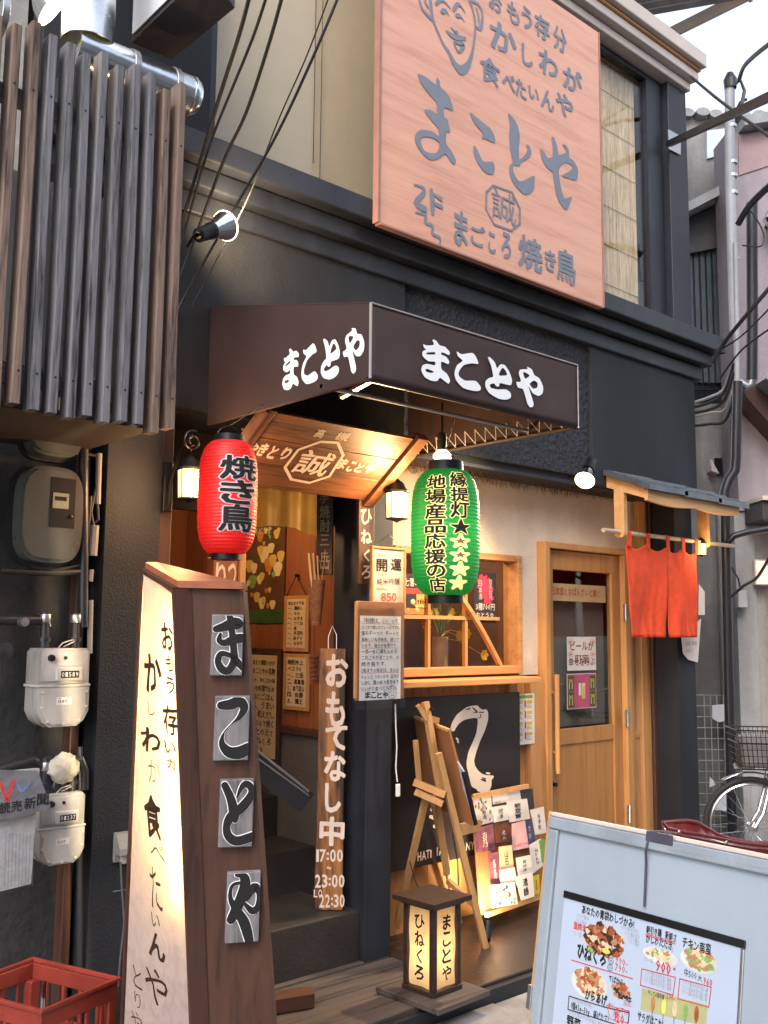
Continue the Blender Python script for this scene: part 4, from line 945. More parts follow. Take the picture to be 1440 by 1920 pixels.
# ================================================================== PILLAR SIGN
dB = 2.55
Bt, Bb = D(352, 1103, dB), D(385, 1920, dB)
def rdir(a): return Vector((math.cos(R(a)), math.sin(R(a)), 0))
base = -math.degrees(YAW)           # direction of the photo's right
r1 = rdir(base+14)                  # right (plate) face
r2 = rdir(base-52)                  # left (lit) face: its right end is the nearest edge
PR_ = Plane(Bt, r1, Bt-Bb); PL_ = Plane(Bt, r2, Bt-Bb)
ps = thing('pillar_sign', 'tall tapering floor sign with a lit paper face and four grey character plates', 'sign', (Bb.x, Bb.y, 0))
def ext(pl, top, bot, extra=.46):
    T_, B_ = pl.P(*pl.uv(*top)), pl.P(*pl.uv(*bot)); return T_, B_+(B_-T_)*extra
T1, E1 = ext(PR_, (353, 1103), (385, 1920)); T2, E2 = ext(PR_, (456, 1108), (509, 1920)); T0, E0 = ext(PL_, (291, 1068), (252, 1920))
for q in (E0, E1, E2): q.z = 0.0
back = FD*.16
th_ = .018
b = B(); b.prism([tuple(q) for q in (E1, E2, E2+FD*th_, E1+FD*th_)], [tuple(q) for q in (T1, T2, T2+FD*th_, T1+FD*th_)]); b.obj('front_board', DKW, ps)
b = B(); Q0, Q1 = E0+FD*.03, E1+FD*.02; b.prism([tuple(q) for q in (E0+FD*.02, E1+FD*.019, E2+FD*.02, E2+back*.6, E0+back)], [tuple(q) for q in (T0+FD*.02, T1+FD*.019, T2+FD*.02, T2+back*.5, T0+back*.6)]); b.obj('core', DKW, ps)
LITP = _new('lit_paper')
m, tt, p, o = LITP; co = _coord(tt)
# the fluorescent tube stands behind the paper near its right edge
tcn = tt.nodes.new('ShaderNodeTexNoise'); tcn.inputs['Scale'].default_value = 14; tcn.inputs['Detail'].default_value = 8; tcn.inputs['Distortion'].default_value = 2.5
tt.links.new(co, tcn.inputs['Vector'])
rr = tt.nodes.new('ShaderNodeValToRGB'); rr.color_ramp.elements[0].position = .35; rr.color_ramp.elements[0].color = (.52, .42, .43, 1); rr.color_ramp.elements[1].position = .62; rr.color_ramp.elements[1].color = (.66, .56, .56, 1)
tt.links.new(tcn.outputs[0], rr.inputs[0]); tt.links.new(rr.outputs[0], p.inputs['Base Color'])
tl = tt.nodes.new('ShaderNodeBsdfTranslucent'); tl.inputs[0].default_value = (.85, .74, .54, 1); mx = tt.nodes.new('ShaderNodeMixShader'); mx.inputs[0].default_value = .5
tt.links.new(p.outputs[0], mx.inputs[1]); tt.links.new(tl.outputs[0], mx.inputs[2]); tt.links.new(mx.outputs[0], o.inputs[0]); LITP = m
c0, c1 = PL_.uv(291, 1068), PL_.uv(252, 1920); e0, e1 = PL_.uv(352, 1103), PL_.uv(385, 1920)
def lerp(a, b_, t_): return (a[0]+(b_[0]-a[0])*t_, a[1]+(b_[1]-a[1])*t_)
k_ = 1.42
TLp, TRp = c0, e0; BLp, BRp = lerp(c0, c1, k_), lerp(e0, e1, k_)
n_ = (TRp[0]-TLp[0])*.07
b = B(PL_); b.extr([(BLp[0]+.014, BLp[1]), (BRp[0]-.010, BRp[1]), (TRp[0]-.010, TRp[1]-.015), (TLp[0]+.010, TLp[1]-.006)], .036, .038)
b.obj('paper_face', LITP, ps)
TRIMW = DKW
for (p0, p1), nm in (((BLp, TLp), 'edge_strip'), ((BRp, TRp), 'edge_strip'), ((TLp, TRp), 'edge_strip')):
    b = B(PL_); b.bar((p0[0], p0[1], .018), (p1[0], p1[1], .018), .012, .05, up=(0, 0, 1)); b.obj(nm, TRIMW, ps)
# lamps behind the paper
for i, f in enumerate((.16, .36, .56, .76)):
    a = lerp(c0, c1, f); c_ = lerp(e0, e1, f); q = PL_.P(a[0]*.30+c_[0]*.70, a[1]*.3+c_[1]*.7, .0235)
    l = bpy.data.lights.new('tube_section', 'AREA'); l.shape = 'RECTANGLE'; l.size = .05; l.size_y = .19; l.energy = .0; l.color = (1, .82, .5)
tube_a, tube_b = PL_.P(*[x*.16+y*.84 for x, y in zip(lerp(c0, c1, .08), lerp(e0, e1, .08))], .0), PL_.P(*[x*.16+y*.84 for x, y in zip(lerp(c0, c1, .68), lerp(e0, e1, .68))], .0)
B().rod(tuple(tube_a+PL_.n*.004), tuple(tube_b+PL_.n*.004), .010, 12).obj('fluorescent_tube', emis('tube_light', (1, .80, .46), 230), ps)
# slanted cap board
cA, cB_, cC = PL_.P(*c0, .03), PL_.P(*e0, .03), T2-FD*.02
lift = Vector((0, 0, .004)); tk = Vector((0, 0, .018))
b = B(); b.prism([tuple(q+lift) for q in (cA, cB_, cC, cC+FD*.10, cA+FD*.13+Vector((0, 0, .01)))], [tuple(q+lift+tk) for q in (cA, cB_, cC, cC+FD*.10, cA+FD*.13+Vector((0, 0, .01)))]); b.obj('cap_board', wood('cap_wood', (.30, .09, .04), (.16, .045, .02), 'X', 1, .5), ps)
# brush writing on the paper face
b = B(PL_); zp = zm((0, 1100), 2.342)
def pz(ch, x0, y0, x1, y1, off=.0):
    a_, c_ = zp((x0, y0)), zp((x1, y1)); u0, v0, u1, v1 = PL_.rect(a_[0], a_[1], c_[0], c_[1]); gbox(b, ch, u0, v0, u1, v1, w=.0385, off=off, brush=.07)
for a in (('お',768,150,822,272,.03),('も',785,292,822,365,.03),('う',788,388,826,462,.03),('存',776,512,838,640,.03),('い',780,668,832,722,.03),('カ',792,742,832,790,.03),
          ('か',694,280,766,455,.03),('し',706,495,736,555,.0),('わ',678,610,762,715,.04),('が',708,745,760,848,-.01),('食',692,898,766,1088,.04),('べ',718,1118,780,1182,.012),('た',716,1215,765,1390,-.005),('い',722,1420,758,1478,.0),('ん',708,1505,784,1618,.03),('や',695,1660,790,1815,.0),
          ('と',642,1655,678,1745,-.01),('り',648,1765,674,1830,-.01),('や',632,1848,678,1925,-.01)): pz(*a)
b.obj('lettering', mat('brush_brown', (.035, .016, .010), .6, bump=0), ps)
# four character plates
z7 = zm((380, 1140), 6.4); z3 = zm((240, 1400), 2.769)
plates = [
 (z7, 6.4, (84, 78, 487, 800), [[(312,70,60),(330,180,62),(350,350,62),(365,500,66),(368,620,72),(300,735,70),(220,715,72),(175,620,60),(215,535,55),(330,560,45),(400,625,66),(492,725,58)], [(150,240,60),(260,210,88),(360,160,90),(430,180,82),(400,225,40)], [(205,300,28),(190,370,52),(250,405,62),(380,360,88),(470,350,86)]]),
 (z7, 6.4, (120, 1045, 562, 1815), [[(212,1150,76),(320,1140,98),(430,1105,98),(488,1180,78),(430,1290,46),(350,1360,14),(250,1470,14),(222,1600,58),(300,1700,98),(420,1715,118),(540,1660,108)]]),
 (z3, 2.769, (465, 160, 652, 514), [[(498,188,28),(530,260,34),(548,340,40),(552,368,24)], [(562,252,8),(582,205,18),(606,182,28),(634,200,28),(636,238,34),(590,300,40),(530,350,38),(508,400,30),(518,450,34),(562,476,38),(645,452,38)]]),
 (z3, 2.769, (500, 635, 686, 1008), [[(560,650,16),(592,655,34),(604,700,42),(575,790,44),(532,880,38)], [(600,690,12),(548,698,14),(528,730,14),(534,790,22),(596,890,42),(625,990,36)], [(610,770,28),(650,712,34),(676,744,24),(672,810,28),(640,835,28),(598,795,12)]])]
for zf_, s_, bx, sts in plates:
    u0, v0 = PR_.uv(*zf_((bx[0], bx[3]))); u1, v1 = PR_.uv(*zf_((bx[2], bx[1])))
    pm = B(PR_); pm.box(u0, v0, .001, u1, v1, .020, .0025); pm = pm.obj('character_plate', GREYP, ps)
    lo = B(PR_); hi = B(PR_)
    for i, st in enumerate(sts):
        pxstroke(lo, PR_, zf_, s_, [(x, y, w_*1.28+(15 if s_ > 4 else 6.5)*1.25) for x, y, w_ in st], .0206+.0002*i)
        pxstroke(hi, PR_, zf_, s_, [(x, y, w_*1.28) for x, y, w_ in st], .0222+.0003*i)
    for bb in (lo, hi):
        for i_, q_ in enumerate(bb.v):
            l_ = PR_.m.inverted() @ q_; bb.v[i_] = PR_.m @ Vector((min(max(l_.x, u0+.0015), u1-.0012), min(max(l_.y, v0+.0015), v1-.0015), l_.z))
    lo.obj('character_outline', WHT, pm); hi.obj('character', INK, pm)
b = B(); q = U(520, 1885, 2, .1); b.extr([(q.x-.12, q.y-.05), (q.x+.09, q.y-.11), (q.x+.13, q.y-.06), (q.x+.10, q.y-.02), (q.x-.1, q.y+.04)], .101, .15); b.obj('foot_block', DKWX, ps)

# ================================================================== DOORWAY AND WALL ITEMS
CRT = CREAMT
def vboard(name, label, F, x0, y0, x1, y1, chars, mt, cm, th=.018, off=.03, cat='sign', brush=.04):
    u0, v0, u1, v1 = F.rect(x0, y0, x1, y1); o = F.P(u0, v0)
    t = thing(name, label, cat, tuple(o), rzof(F.r))
    B(F).box(u0, v0, 0, u1, v1, th, .003).obj('board', mt, t)
    b = B(F)
    for ch, a0, b0, a1, b1 in chars: pxg(b, F, ch, a0, b0, a1, b1, w=th+.001, off=off, brush=brush)
    b.obj('lettering', cm, t); return t
# hanging boards
FQ = Plane(U(660, 1000, 1, 3.22), (1, 0, 0))
vboard('hanging_sign_board', 'narrow brown board lettered hinekuro in white beside the wall lantern', Plane(U(660, 1000, 1, 3.272), (1, 0, 0)), 668, 928, 697, 1096,
       [('ひ', 671, 955, 692, 985), ('ね', 671, 994, 692, 1020), ('く', 676, 1030, 688, 1054), ('ろ', 673, 1060, 690, 1086)], DKW, CREAMT)
F = Plane(U(620, 1000, 1, 3.50), rdir(base-18))
vboard('hanging_sign_board', 'dark board with pale brush writing for shochu hanging inside the black pillar', F, 596, 928, 626, 1078,
       [('芋', 602, 925, 620, 945), ('焼', 602, 948, 621, 972), ('酎', 603, 976, 621, 998), ('三', 603, 1003, 620, 1023), ('岳', 602, 1035, 621, 1068)], DKW, mat('dull_cream', (.42, .33, .24), .7), off=.02)
# long charred board standing on the step
q = U(615, 1705, 2, .31); F = Plane(q, rdir(base-4))
om = [('お', 612, 1226, 655, 1288), ('も', 611, 1296, 648, 1362), ('て', 612, 1360, 652, 1405), ('な', 609, 1408, 650, 1462), ('し', 610, 1466, 640, 1522), ('中', 600, 1528, 647, 1586)]
t = vboard('charred_wood_sign', 'tall charred wood board with white vertical lettering and opening hours standing on the entrance step', F, 596, 1216, 646, 1704, om, CHARW, CREAMT, .022, .045)
t.children[0].data.transform(Matrix.Identity(4))
b = B(F)
def pxs(b, F, s, x0, y0, x1, y1, off=.03):
    n = len(s); wds = [.45 if c in ':1~' else 1 for c in s]; tot = sum(wds); x = x0
    for c, wq in zip(s, wds):
        w_ = (x1-x0)*wq/tot; pxg(b, F, c, x+w_*.08, y0+(6 if c == ':' else 0), x+w_*.92, y1-(4 if c == ':' else 0), w=.0232, off=off); x += w_
pxs(b, F, '17:00', 594, 1590, 645, 1614); pxg(b, F, '~', 614, 1622, 622, 1628, w=.0232); pxs(b, F, '23:00', 591, 1637, 648, 1662); pxs(b, F, 'LO', 589, 1665, 606, 1680); pxs(b, F, '22:30', 599, 1674, 648, 1699)
b.obj('hours_lettering', CREAMT, t)
u0, v0, u1, v1 = F.rect(596, 1216, 646, 1704)
b = B(F); uh = (u0+u1)/2; b.tube([(uh-.02, v1-.01, .01), (uh-.022, v1+.05, 0), (uh-.006, v1+.10, -.01), (uh+.015, v1+.06, 0), (uh+.016, v1-.01, .01)], .0022, 6); b.obj('hanging_wire', ALU, t)
# opening board for sake with its own frame, and the hand written letter board
HW = ['『料理は、心!』って','どこかで聞いたフレーズですね','僕もずーっと ずーっと','美味しいねぎ焼鳥、焼いて','います。毎日が真剣です。','一本一本に魂を込める!','これこそがまことや。の','焼き鳥です。','2階までの階段は、ほんの','ちょっと つらいかも 日々は','しかし 僕の焼き鳥を味で','いいから食べて下さい。']
def paper(F, b0, parent, x0, y0, x1, y1, lines, size, w=.003, mt=None, ink=INK, pad=.06, jit=.10, off=.012, under=()):
    u0, v0, u1, v1 = F.rect(x0, y0, x1, y1); pm = mt or PAPER
    o = B(F).box(u0, v0, w, u1, v1, w+.0008).obj('paper', pm, parent)
    n = len(lines); p = (u1-u0)*pad; h = (v1-v0-2*p)/n; b = B(F); rb_ = B(F)
    for i, s in enumerate(lines):
        if not s: continue
        vv = v1-p-(i+.82)*h; sz = min(h*.86, (u1-u0-2*p)/max(1, len(s))*1.12) if size is None else size
        fitline(b, s, u0+p, vv, u1-p, sz, w=w+.0016, off=off, jit=jit)
        if i in under: rb_.stroke([(u0+p, vv-h*.12, .0012), (u1-p, vv-h*.13, .0012)], w+.0018)
    b.obj('handwriting', ink, parent)
    if under: rb_.obj('underline', REDT, parent)
    return u0, v0, u1, v1
F = FY(3.215)
t = thing('sake_price_board', 'wood framed white card offering junmai sake for 850 hanging under the wall lantern', 'sign', tuple(U(725, 1130, 1, 3.215)))
u0, v0, u1, v1 = F.rect(693, 1026, 757, 1150)
b = B(F)
b.box(u0, v0, 0, u0+.01, v1, .016, .002); b.box(u1-.01, v0, 0, u1, v1, .016, .002); b.box(u0+.0101, v1-.01, 0, u1-.0101, v1, .016, .002); b.box(u0+.0101, v0, 0, u1-.0101, v0+.01, .016, .002); b.obj('frame', CEDARX, t)
B(F).box(u0+.0102, v0+.0102, .002, u1-.0102, v1-.0102, .008).obj('card', PAPER, t)
b = B(F); pxg(b, F, '開', 703, 1048, 724, 1072, w=.0095, off=.03); pxg(b, F, '運', 730, 1048, 750, 1070, w=.0095, off=.03)
for i, ch in enumerate('純米吟醸'): pxg(b, F, ch, 704+i*11, 1084, 714+i*11, 1097, w=.0095)
hline(b, '1合(180ml)', *F.uv(702, 1106), .014, w=.0095); b.obj('lettering', INK, t)
b = B(F)
for i, ch in enumerate('850'): pxg(b, F, ch, 712+i*10, 1112, 721+i*10, 1127, w=.0095, off=.01)
hline(b, '静岡県掛川市', *F.uv(706, 1042), .012, w=.0095); hline(b, '香り高い酒', *F.uv(706, 1079), .011, w=.0095); b.obj('price', REDT, t)
um = (u0+u1)/2; b = B(F); b.tube([(u0+.02, v1-.004, .01), (um, v1+.055, .01), (u1-.02, v1-.004, .01)], .0016, 5); b.obj('hanging_string', METB, t)
F = FY(3.19)
t = thing('letter_board', 'large handwritten letter in clear film clipped to a brown board on the pillar', 'notice', tuple(U(712, 1320, 1, 3.19)))
u0, v0, u1, v1 = F.rect(668, 1128, 758, 1312)
B(F).box(u0, v0, -.008, u1, v1, -.001, .002).obj('backing_board', CARDB, t)
B(F).box(u0-.004, v0+.01, -.012, u0+.008, v1-.002, .001, .002).obj('edge_strip', CEDAR, t)
r_ = paper(F, None, t, 674, 1155, 751, 1312, HW+[''], None, w=.0, mt=PAPERB, pad=.035, under=(0, 3, 4, 8))
b = B(F)
for i, ch in enumerate('まことや'): pxg(b, F, ch, 684+i*11, 1297, 694+i*11, 1309, w=.0017, off=.03)
fz = lambda q: F.uv(*q)
for st in ([(727,1300),(729,1290),(735,1285),(742,1290),(743,1300),(738,1309),(730,1309),(727,1300)], [(730,1298),(733,1297)], [(737,1298),(740,1297)], [(733,1304),(738,1304)], [(719,1290),(722,1308)], [(724,1288),(721,1309)]):
    b.stroke([(*fz(q), .0014) for q in st], .0017)
b.obj('signature_sketch', INK, t)
FILM = glassm('clear_film', (.95, .95, .95), 1.4, .12)
b = B(F); n = 10; vs = []
for i in range(n+1):
    for j in range(15):
        uu = u0-.008+(u1-u0+.012)*i/n; vv = v1+.022-(v1-v0+.06)*j/14; vs.append((uu, vv, .006+.003*math.sin(i*1.3+j*.7)+(.012 if j == 0 else 0)+.002*rnd.random()))
b.add(vs, [(i*15+j, i*15+j+1, (i+1)*15+j+1, (i+1)*15+j) for i in range(n) for j in range(14)]); b.obj('plastic_film', FILM, t, smooth=True)
# white cord and its plug
t = thing('power_cord', 'white cord with a loose plug hanging below the letter board', 'cord', W3(744, 1490, 3.28))
b = B(); b.tube([W3(741, 1320, 3.275), W3(742, 1360, 3.275), W3(744, 1400, 3.27), W3(742, 1440, 3.275), W3(745, 1466, 3.275)], .003, 8); b.obj('cord', WHT, t, smooth=True)
q = U(746, 1470, 1, 3.275); B().box(q.x-.009, q.y-.006, q.z-.055, q.x+.011, q.y+.008, q.z, .004).obj('plug', WHT, t)

# things on the hall wall (faces the camera side, X = 2.96)
HWL = WX(2.955)
def hall_frame(x0, y0, x1, y1, lines, label, string=False, nm='framed_menu', mt=None):
    u0, v0, u1, v1 = HWL.rect(x0, y0, x1, y1); t = thing(nm, label, 'menu', tuple(HWL.P(u0, v0)), rzof(HWL.r))
    B(HWL).box(u0, v0, 0, u1, v1, .012, .003).obj('wood_backing', CEDAR if string or nm == 'framed_menu' else DKW, t)
    w_, h_ = (x1-x0), (y1-y0)
    paper(HWL, None, t, x0+w_*.14, y0+h_*.06, x1-w_*.10, y1-h_*.07, lines, None, w=.0125, mt=mt or PAPERW, jit=.12, off=.03)
    if string:
        um = (u0+u1)/2; b = B(HWL); b.tube([(u0+.02, v1, .01), (um, v1+.10, .012), (u1-.02, v1, .01)], .0022, 6); b.lathe([(0, .02), (.008, .018), (.008, 0)], 10, c=(um, v1+.10, 0)); b.obj('hanging_string', METB, t)
    return t
hall_frame(535, 1117, 581, 1222, ['本日おすすめ', '一、鳥刺し', '一、もも', '一、ねぎま', '一、つくね', '一、皮', '一、手羽先', '一、砂ずり', '一、せせり'], 'upper small framed handwritten menu hanging from a string on the hall wall', True)
hall_frame(534, 1226, 582, 1332, ['焼酎売上', 'ベスト5', '一、三岳', '二、黒霧島', '三、富乃宝山', '四、佐藤', '五、魔王'], 'lower small framed handwritten menu on the hall wall')
hall_frame(464, 1215, 528, 1435, ['あえて焼酎いかが', 'まことやの名物', 'おり、ひろこさの味', '心を料理で込め', '鍋にごはん', 'べ、うまい', 'で 和えだし', 'お好みで焼く', 'ととのえて', 'ひねくろ', '¥850'], 'tall handwritten menu sheet on a brown board low on the hall wall', False, 'menu_board')
# poster
u0, v0, u1, v1 = HWL.rect(456, 982, 534, 1168); t = thing('food_poster', 'colourful dark food poster of fruit drinks with a green foot band on the hall wall', 'poster', tuple(HWL.P(u0, v0)), rzof(HWL.r))
B(HWL).box(u0, v0, 0, u1, v1, .002).obj('sheet', mat('poster_brown', (.10, .045, .018), .45, var=.3), t)
b = B(HWL); b.box(u0, v0, .0021, u1, v0+(v1-v0)*.13, .0026); b.obj('foot_band', mat('poster_green', (.035, .09, .025), .5), t)
PY = [mat('print_yellow', (.52, .36, .07), .6), mat('print_orange', (.48, .17, .03), .6), mat('print_cream', (.60, .47, .26), .6), mat('print_green', (.18, .30, .05), .6)]
b = B(HWL)
for i in range(34):
    b.use(PY[(i*i+i//3) % 4]); cu, cv = rnd.uniform(u0+.02, u1-.02), rnd.uniform(v0+(v1-v0)*.17, v1-.02); r_ = rnd.uniform(.012, .048)*(1-i/60)
    b.fill([[(cu+r_*(1+.25*math.sin(3*a))*math.cos(a), cv+r_*(1.2+.2*math.cos(2*a))*math.sin(a)) for a in [k*math.pi/8 for k in range(16)]]], .003+i*.00003)
b.obj('printed_picture', None, t, kind='stuff')
b = B(HWL); vfit(b, '一押しに', u0+.01, v0+(v1-v0)*.55, u0+.045, v1-.01, w=.0052, off=.03); fitline(b, '一杯どうぞ', u0+.05, v1-.05, u1-.01, .035, w=.0052, off=.04); b.obj('lettering', PY[2], t)
# small paper lantern like post behind the pillar sign
t = thing('inner_sign_box', 'small orange lit box with white brush marks behind the pillar sign top', 'sign', tuple(U(428, 1100, 1, 3.5)))
F = FY(3.5); u0, v0, u1, v1 = F.rect(400, 1046, 446, 1110); B(F).box(u0, v0-.1, -.05, u1, v1, 0, .003).obj('box', SHELLW, t); b = B(F)
gbox(b, 'り', u0+.01, v0, u1-.06, v1-.02, w=.001, off=.03); gbox(b, 'つ', u0+.07, v0+.02, u1-.01, v1-.02, w=.001, off=.03); b.obj('lettering', CREAMT, t)
B(F).box(u1+.004, v0-.3, -.03, u1+.034, v1+.06, .01, .003).obj('side_post', CEDAR, t)
# mustard cloth hung across the hall
t = thing('mustard_cloth', 'mustard yellow cloth hanging across the top of the doorway', 'curtain', (2.4, 3.285, 1.9))
b = B(); n = 40; vs = []; F = FY(3.285); u0, v0, u1, v1 = F.rect(462, 905, 592, 1000); v1 = 2.30-.352
for i in range(n+1):
    for j in range(9):
        s = i/n; vv = v1+.35-(v1+.35-v0-.03*math.sin(s*3.14))*j/8; vs.append((u0+(u1-u0)*s, 3.285+.008*math.sin(s*17)*(.4+j/12)+.003*math.sin(s*41), vv))
b.add(vs, [(i*9+j, i*9+j+1, (i+1)*9+j+1, (i+1)*9+j) for i in range(n) for j in range(8)]); b.obj('cloth', YCLOTH, t, smooth=True)
b = B(); b.rod((u0-.03, 3.285, v1+.352), (u1+.03, 3.285, v1+.352), .006); b.obj('rod', CEDARX, t)
# wicker holder of rolled papers, tray
t = thing('chopstick_basket', 'woven brown basket tube holding pale skewers hanging at the doorway', 'basket', tuple(U(592, 1172, 1, 3.5)))
q = U(592, 1172, 1, 3.5); b = B(); b.lathe([(.022, 0), (.032, .10), (.040, .20), (.037, .20), (.02, .005)], 16, c=tuple(q)); b.obj('basket', wood('wicker', (.30, .12, .05), (.10, .035, .015), 'X', 4, .7, .8), t, smooth=True)
for i in range(7): B().rod((q.x-.01+.005*i, q.y+.008*(i % 3-1), q.z+.03), (q.x-.055+.008*i, q.y+.012*(i % 3-1), q.z+.31+.01*(i % 2)), .004, 6).obj('skewer', PAPERW, t)
b = B(); b.tube([(q.x+.03, q.y, q.z+.2), (q.x+.05, q.y, q.z+.33), (q.x+.06, q.y+.02, q.z+.36)], .0025, 6); b.obj('handle', CEDAR, t)
t = thing('woven_fan', 'small woven red brown fan hung above the charred board', 'fan', tuple(U(590, 1280, 1, 3.5)))
q = U(590, 1240, 1, 3.49); b = B()
for i in range(7): b.bar((q.x-.03+.01*i, q.y, q.z+.03), (q.x-.022+.0075*i, q.y, q.z-.10), .006, .004, up=(0, 1, 0))
for i in range(6): b.bar((q.x-.034+.002*i, q.y-.004, q.z+.02-.02*i), (q.x+.034-.002*i, q.y-.004, q.z+.02-.02*i), .004, .005, up=(0, 1, 0))
b.obj('weave', wood('wicker2', (.30, .10, .05), (.12, .035, .02), 'Z', 4, .7), t)
t = thing('glass_tray', 'long narrow clear edged menu rack slanting across the dark hall behind the pillar sign', 'rack', tuple(U(530, 1480, 1, 3.55)))
a, c_ = U(470, 1424, 1, 3.62), U(574, 1506, 1, 3.52)
b = B(); b.bar(tuple(a), tuple(c_), .03, .10, up=(0, 0, 1)); b.obj('rack', DPIPE, t)
b = B(); b.rod(tuple(a+Vector((0, -.018, .052))), tuple(c_+Vector((0, -.018, .052))), .006); b.rod(tuple(a+Vector((0, -.018, .02))), tuple(c_+Vector((0, -.018, .035))), .004); b.obj('edge_rail', ALU, t)

# ------------------------------------------------ window posters, vase, flyer, crane panel
F5 = FY(3.535)
def poster(F, name, label, x0, y0, x1, y1, bgm, cat='poster', th=.0012, out=True):
    u0, v0, u1, v1 = F.rect(x0, y0, x1, y1); t = thing(name, label, cat, tuple(F.P(u0, v0)), rzof(F.r))
    B(F).box(u0, v0, 0, u1, v1, th).obj('sheet', bgm, t); return t, u0, v0, u1, v1
DKP = mat('print_black', (.03, .025, .03), .4, var=.3)
t, u0, v0, u1, v1 = poster(F5, 'window_poster', 'dark poster with a 980 yen drink offer in the left window pane', 752, 1076, 808, 1152, DKP)
b = B(F5); b.use(PY[0]).box(u0+(u1-u0)*.5, v0+.035, .0013, u1-.01, v0+.12, .0018); b.use(PY[1]).box(u0, v0, .0013, u1, v0+.03, .0016)
for i in range(10): b.use(PY[i % 3]); r_ = rnd.uniform(.008, .02); cu = rnd.uniform(u0+.02, u1-.03); cv = rnd.uniform(v0+.02, v0+.08); b.fill([[(cu+r_*math.cos(k), cv+r_*.8*math.sin(k)) for k in [j*.785 for j in range(8)]]], .0019+i*.00004)
b.use(REDT).box(u0, v0+(v1-v0)*.50, .0013, u0+(u1-u0)*.75, v0+(v1-v0)*.64, .0019); b.obj('printed_picture', None, t, kind='stuff')
b = B(F5); fitline(b, '七落とし', u0+.02, v0+(v1-v0)*.7, u1-.05, .045, w=.0022, off=.02); b.obj('lettering', PAPER, t)
b = B(F5); fitline(b, '980円', u0+(u1-u0)*.52, v0+.05, u1-.015, .035, w=.0026, off=.03); b.obj('price', INK, t)
t, u0, v0, u1, v1 = poster(F5, 'window_poster', 'dark poster with a big pink red flower blot in the right window pane', 889, 1074, 930, 1168, DKP)
b = B(F5); b.use(mat('print_pink', (.55, .05, .09), .5))
for i in range(16):
    a = i*.4; cu, cv = (u0+u1)/2+.03*math.cos(a*2.1), (v0+v1)/2+.04+.05*math.sin(a*1.7); r_ = .028
    b.fill([[(cu+r_*(1+.4*math.sin(5*k+i))*math.cos(k), cv+r_*(1+.4*math.sin(5*k+i))*math.sin(k)) for k in [j*.314 for j in range(20)]]], .0016+i*.00004)
b.obj('printed_picture', None, t, kind='stuff')
b = B(F5); fitline(b, '3種700円', u0+.01, v0+.07, u1-.01, .04, w=.0026, off=.02); fitline(b, 'おとうり', u0+.01, v0+.03, u1-.01, .03, w=.0026, off=.02); vfit(b, '日本酒', u0+.03, v0+.12, u0+.06, v1-.04, w=.0026, off=.01); vfit(b, '飲み比べ', u1-.06, v0+.12, u1-.03, v1-.03, w=.0026, off=.01); b.obj('lettering', PAPER, t)
vz = F35.uv(825, 1262)[0]
t = thing('flower_vase', 'pale vase of yellow and red flowers with long leaves on the counter behind the window', 'vase', (3.62, 3.70, 1.285))
q = U(825, 1258, 1, 3.68); q.z = 1.286
b = B(); b.lathe([(0, 0), (.034, 0), (.040, .02), (.043, .12), (.040, .17), (.043, .185), (.038, .185), (.036, .16), (0, .15)], 28, c=tuple(q)); b.obj('vase', mat('vase_clay', (.40, .30, .20), .6), t, smooth=True)
LEAF = mat('leaf_green', (.07, .14, .025), .5, var=.3)
for i in range(18):
    a = rnd.uniform(0, 6.28); l = rnd.uniform(.15, .36); lean = rnd.uniform(.1, .8); p0 = q+Vector((0, 0, .17)); P = []
    for j in range(7): s = j/6; P.append(p0+Vector((math.cos(a)*lean*l*s**1.3, math.sin(a)*lean*l*.5*s**1.3, l*s-(.12*lean*s*s))))
    b = B(); vs = []
    for j, pp in enumerate(P): wd = .006*math.sin(math.pi*min(.97, .12+j/6.6)); vs += [(pp.x-wd, pp.y, pp.z), (pp.x, pp.y+.002, pp.z-.002), (pp.x+wd, pp.y, pp.z)]
    b.add(vs, [f for j in range(6) for f in ((3*j, 3*j+1, 3*j+4, 3*j+3), (3*j+1, 3*j+2, 3*j+5, 3*j+4))]); b.obj('leaf', LEAF, t, smooth=True)
FLW = [mat('petal_yellow', (.60, .42, .04), .6), mat('petal_red', (.50, .06, .04), .6)]
for i, (fx, fy, cidx) in enumerate(((843, 1150, 0), (866, 1153, 0), (873, 1188, 0), (858, 1192, 0), (795, 1168, 1), (905, 1228, 0), (812, 1150, 0))):
    c = U(fx, fy, 1, 3.66); b = B()
    for k in range(6):
        a = k*1.047; d = Vector((math.cos(a), -.5, math.sin(a))).normalized()*.036; s_ = Vector((-math.sin(a), 0, math.cos(a)))*.017
        b.add([tuple(c), tuple(c+d*.6+s_), tuple(c+d), tuple(c+d*.6-s_)], [(0, 1, 2, 3)])
    b.lathe([(0, .005), (.005, 0), (0, -.005)], 6, c=(c.x, c.y-.006, c.z)); b.tube([tuple(c), tuple((c+q+Vector((0, 0, .2)))/2+Vector((0, .02, .02))), tuple(q+Vector((0, 0, .18)))], .0018, 5)
    b.obj('flower', FLW[cidx], t)
t = thing('crane_panel', 'black panel with a cream painted crane neck and lettering under the window shelf', 'panel', (3.25, 3.46, .5))
F = FY(3.465); pcs = [F.uv(*q) for q in ((733, 1312), (968, 1297), (972, 1640), (733, 1668))]
z0p, z1p = .40, 1.185; u0, u1 = 3.06, F.uv(970, 1400)[0]
B(F).box(u0, z0p, 0, u1, z1p, .02, .003).obj('panel', mat('panel_black', (.022, .016, .016), .5, bump=.05), t)
b = B(F); z8 = zm((830, 1310), 10.11)
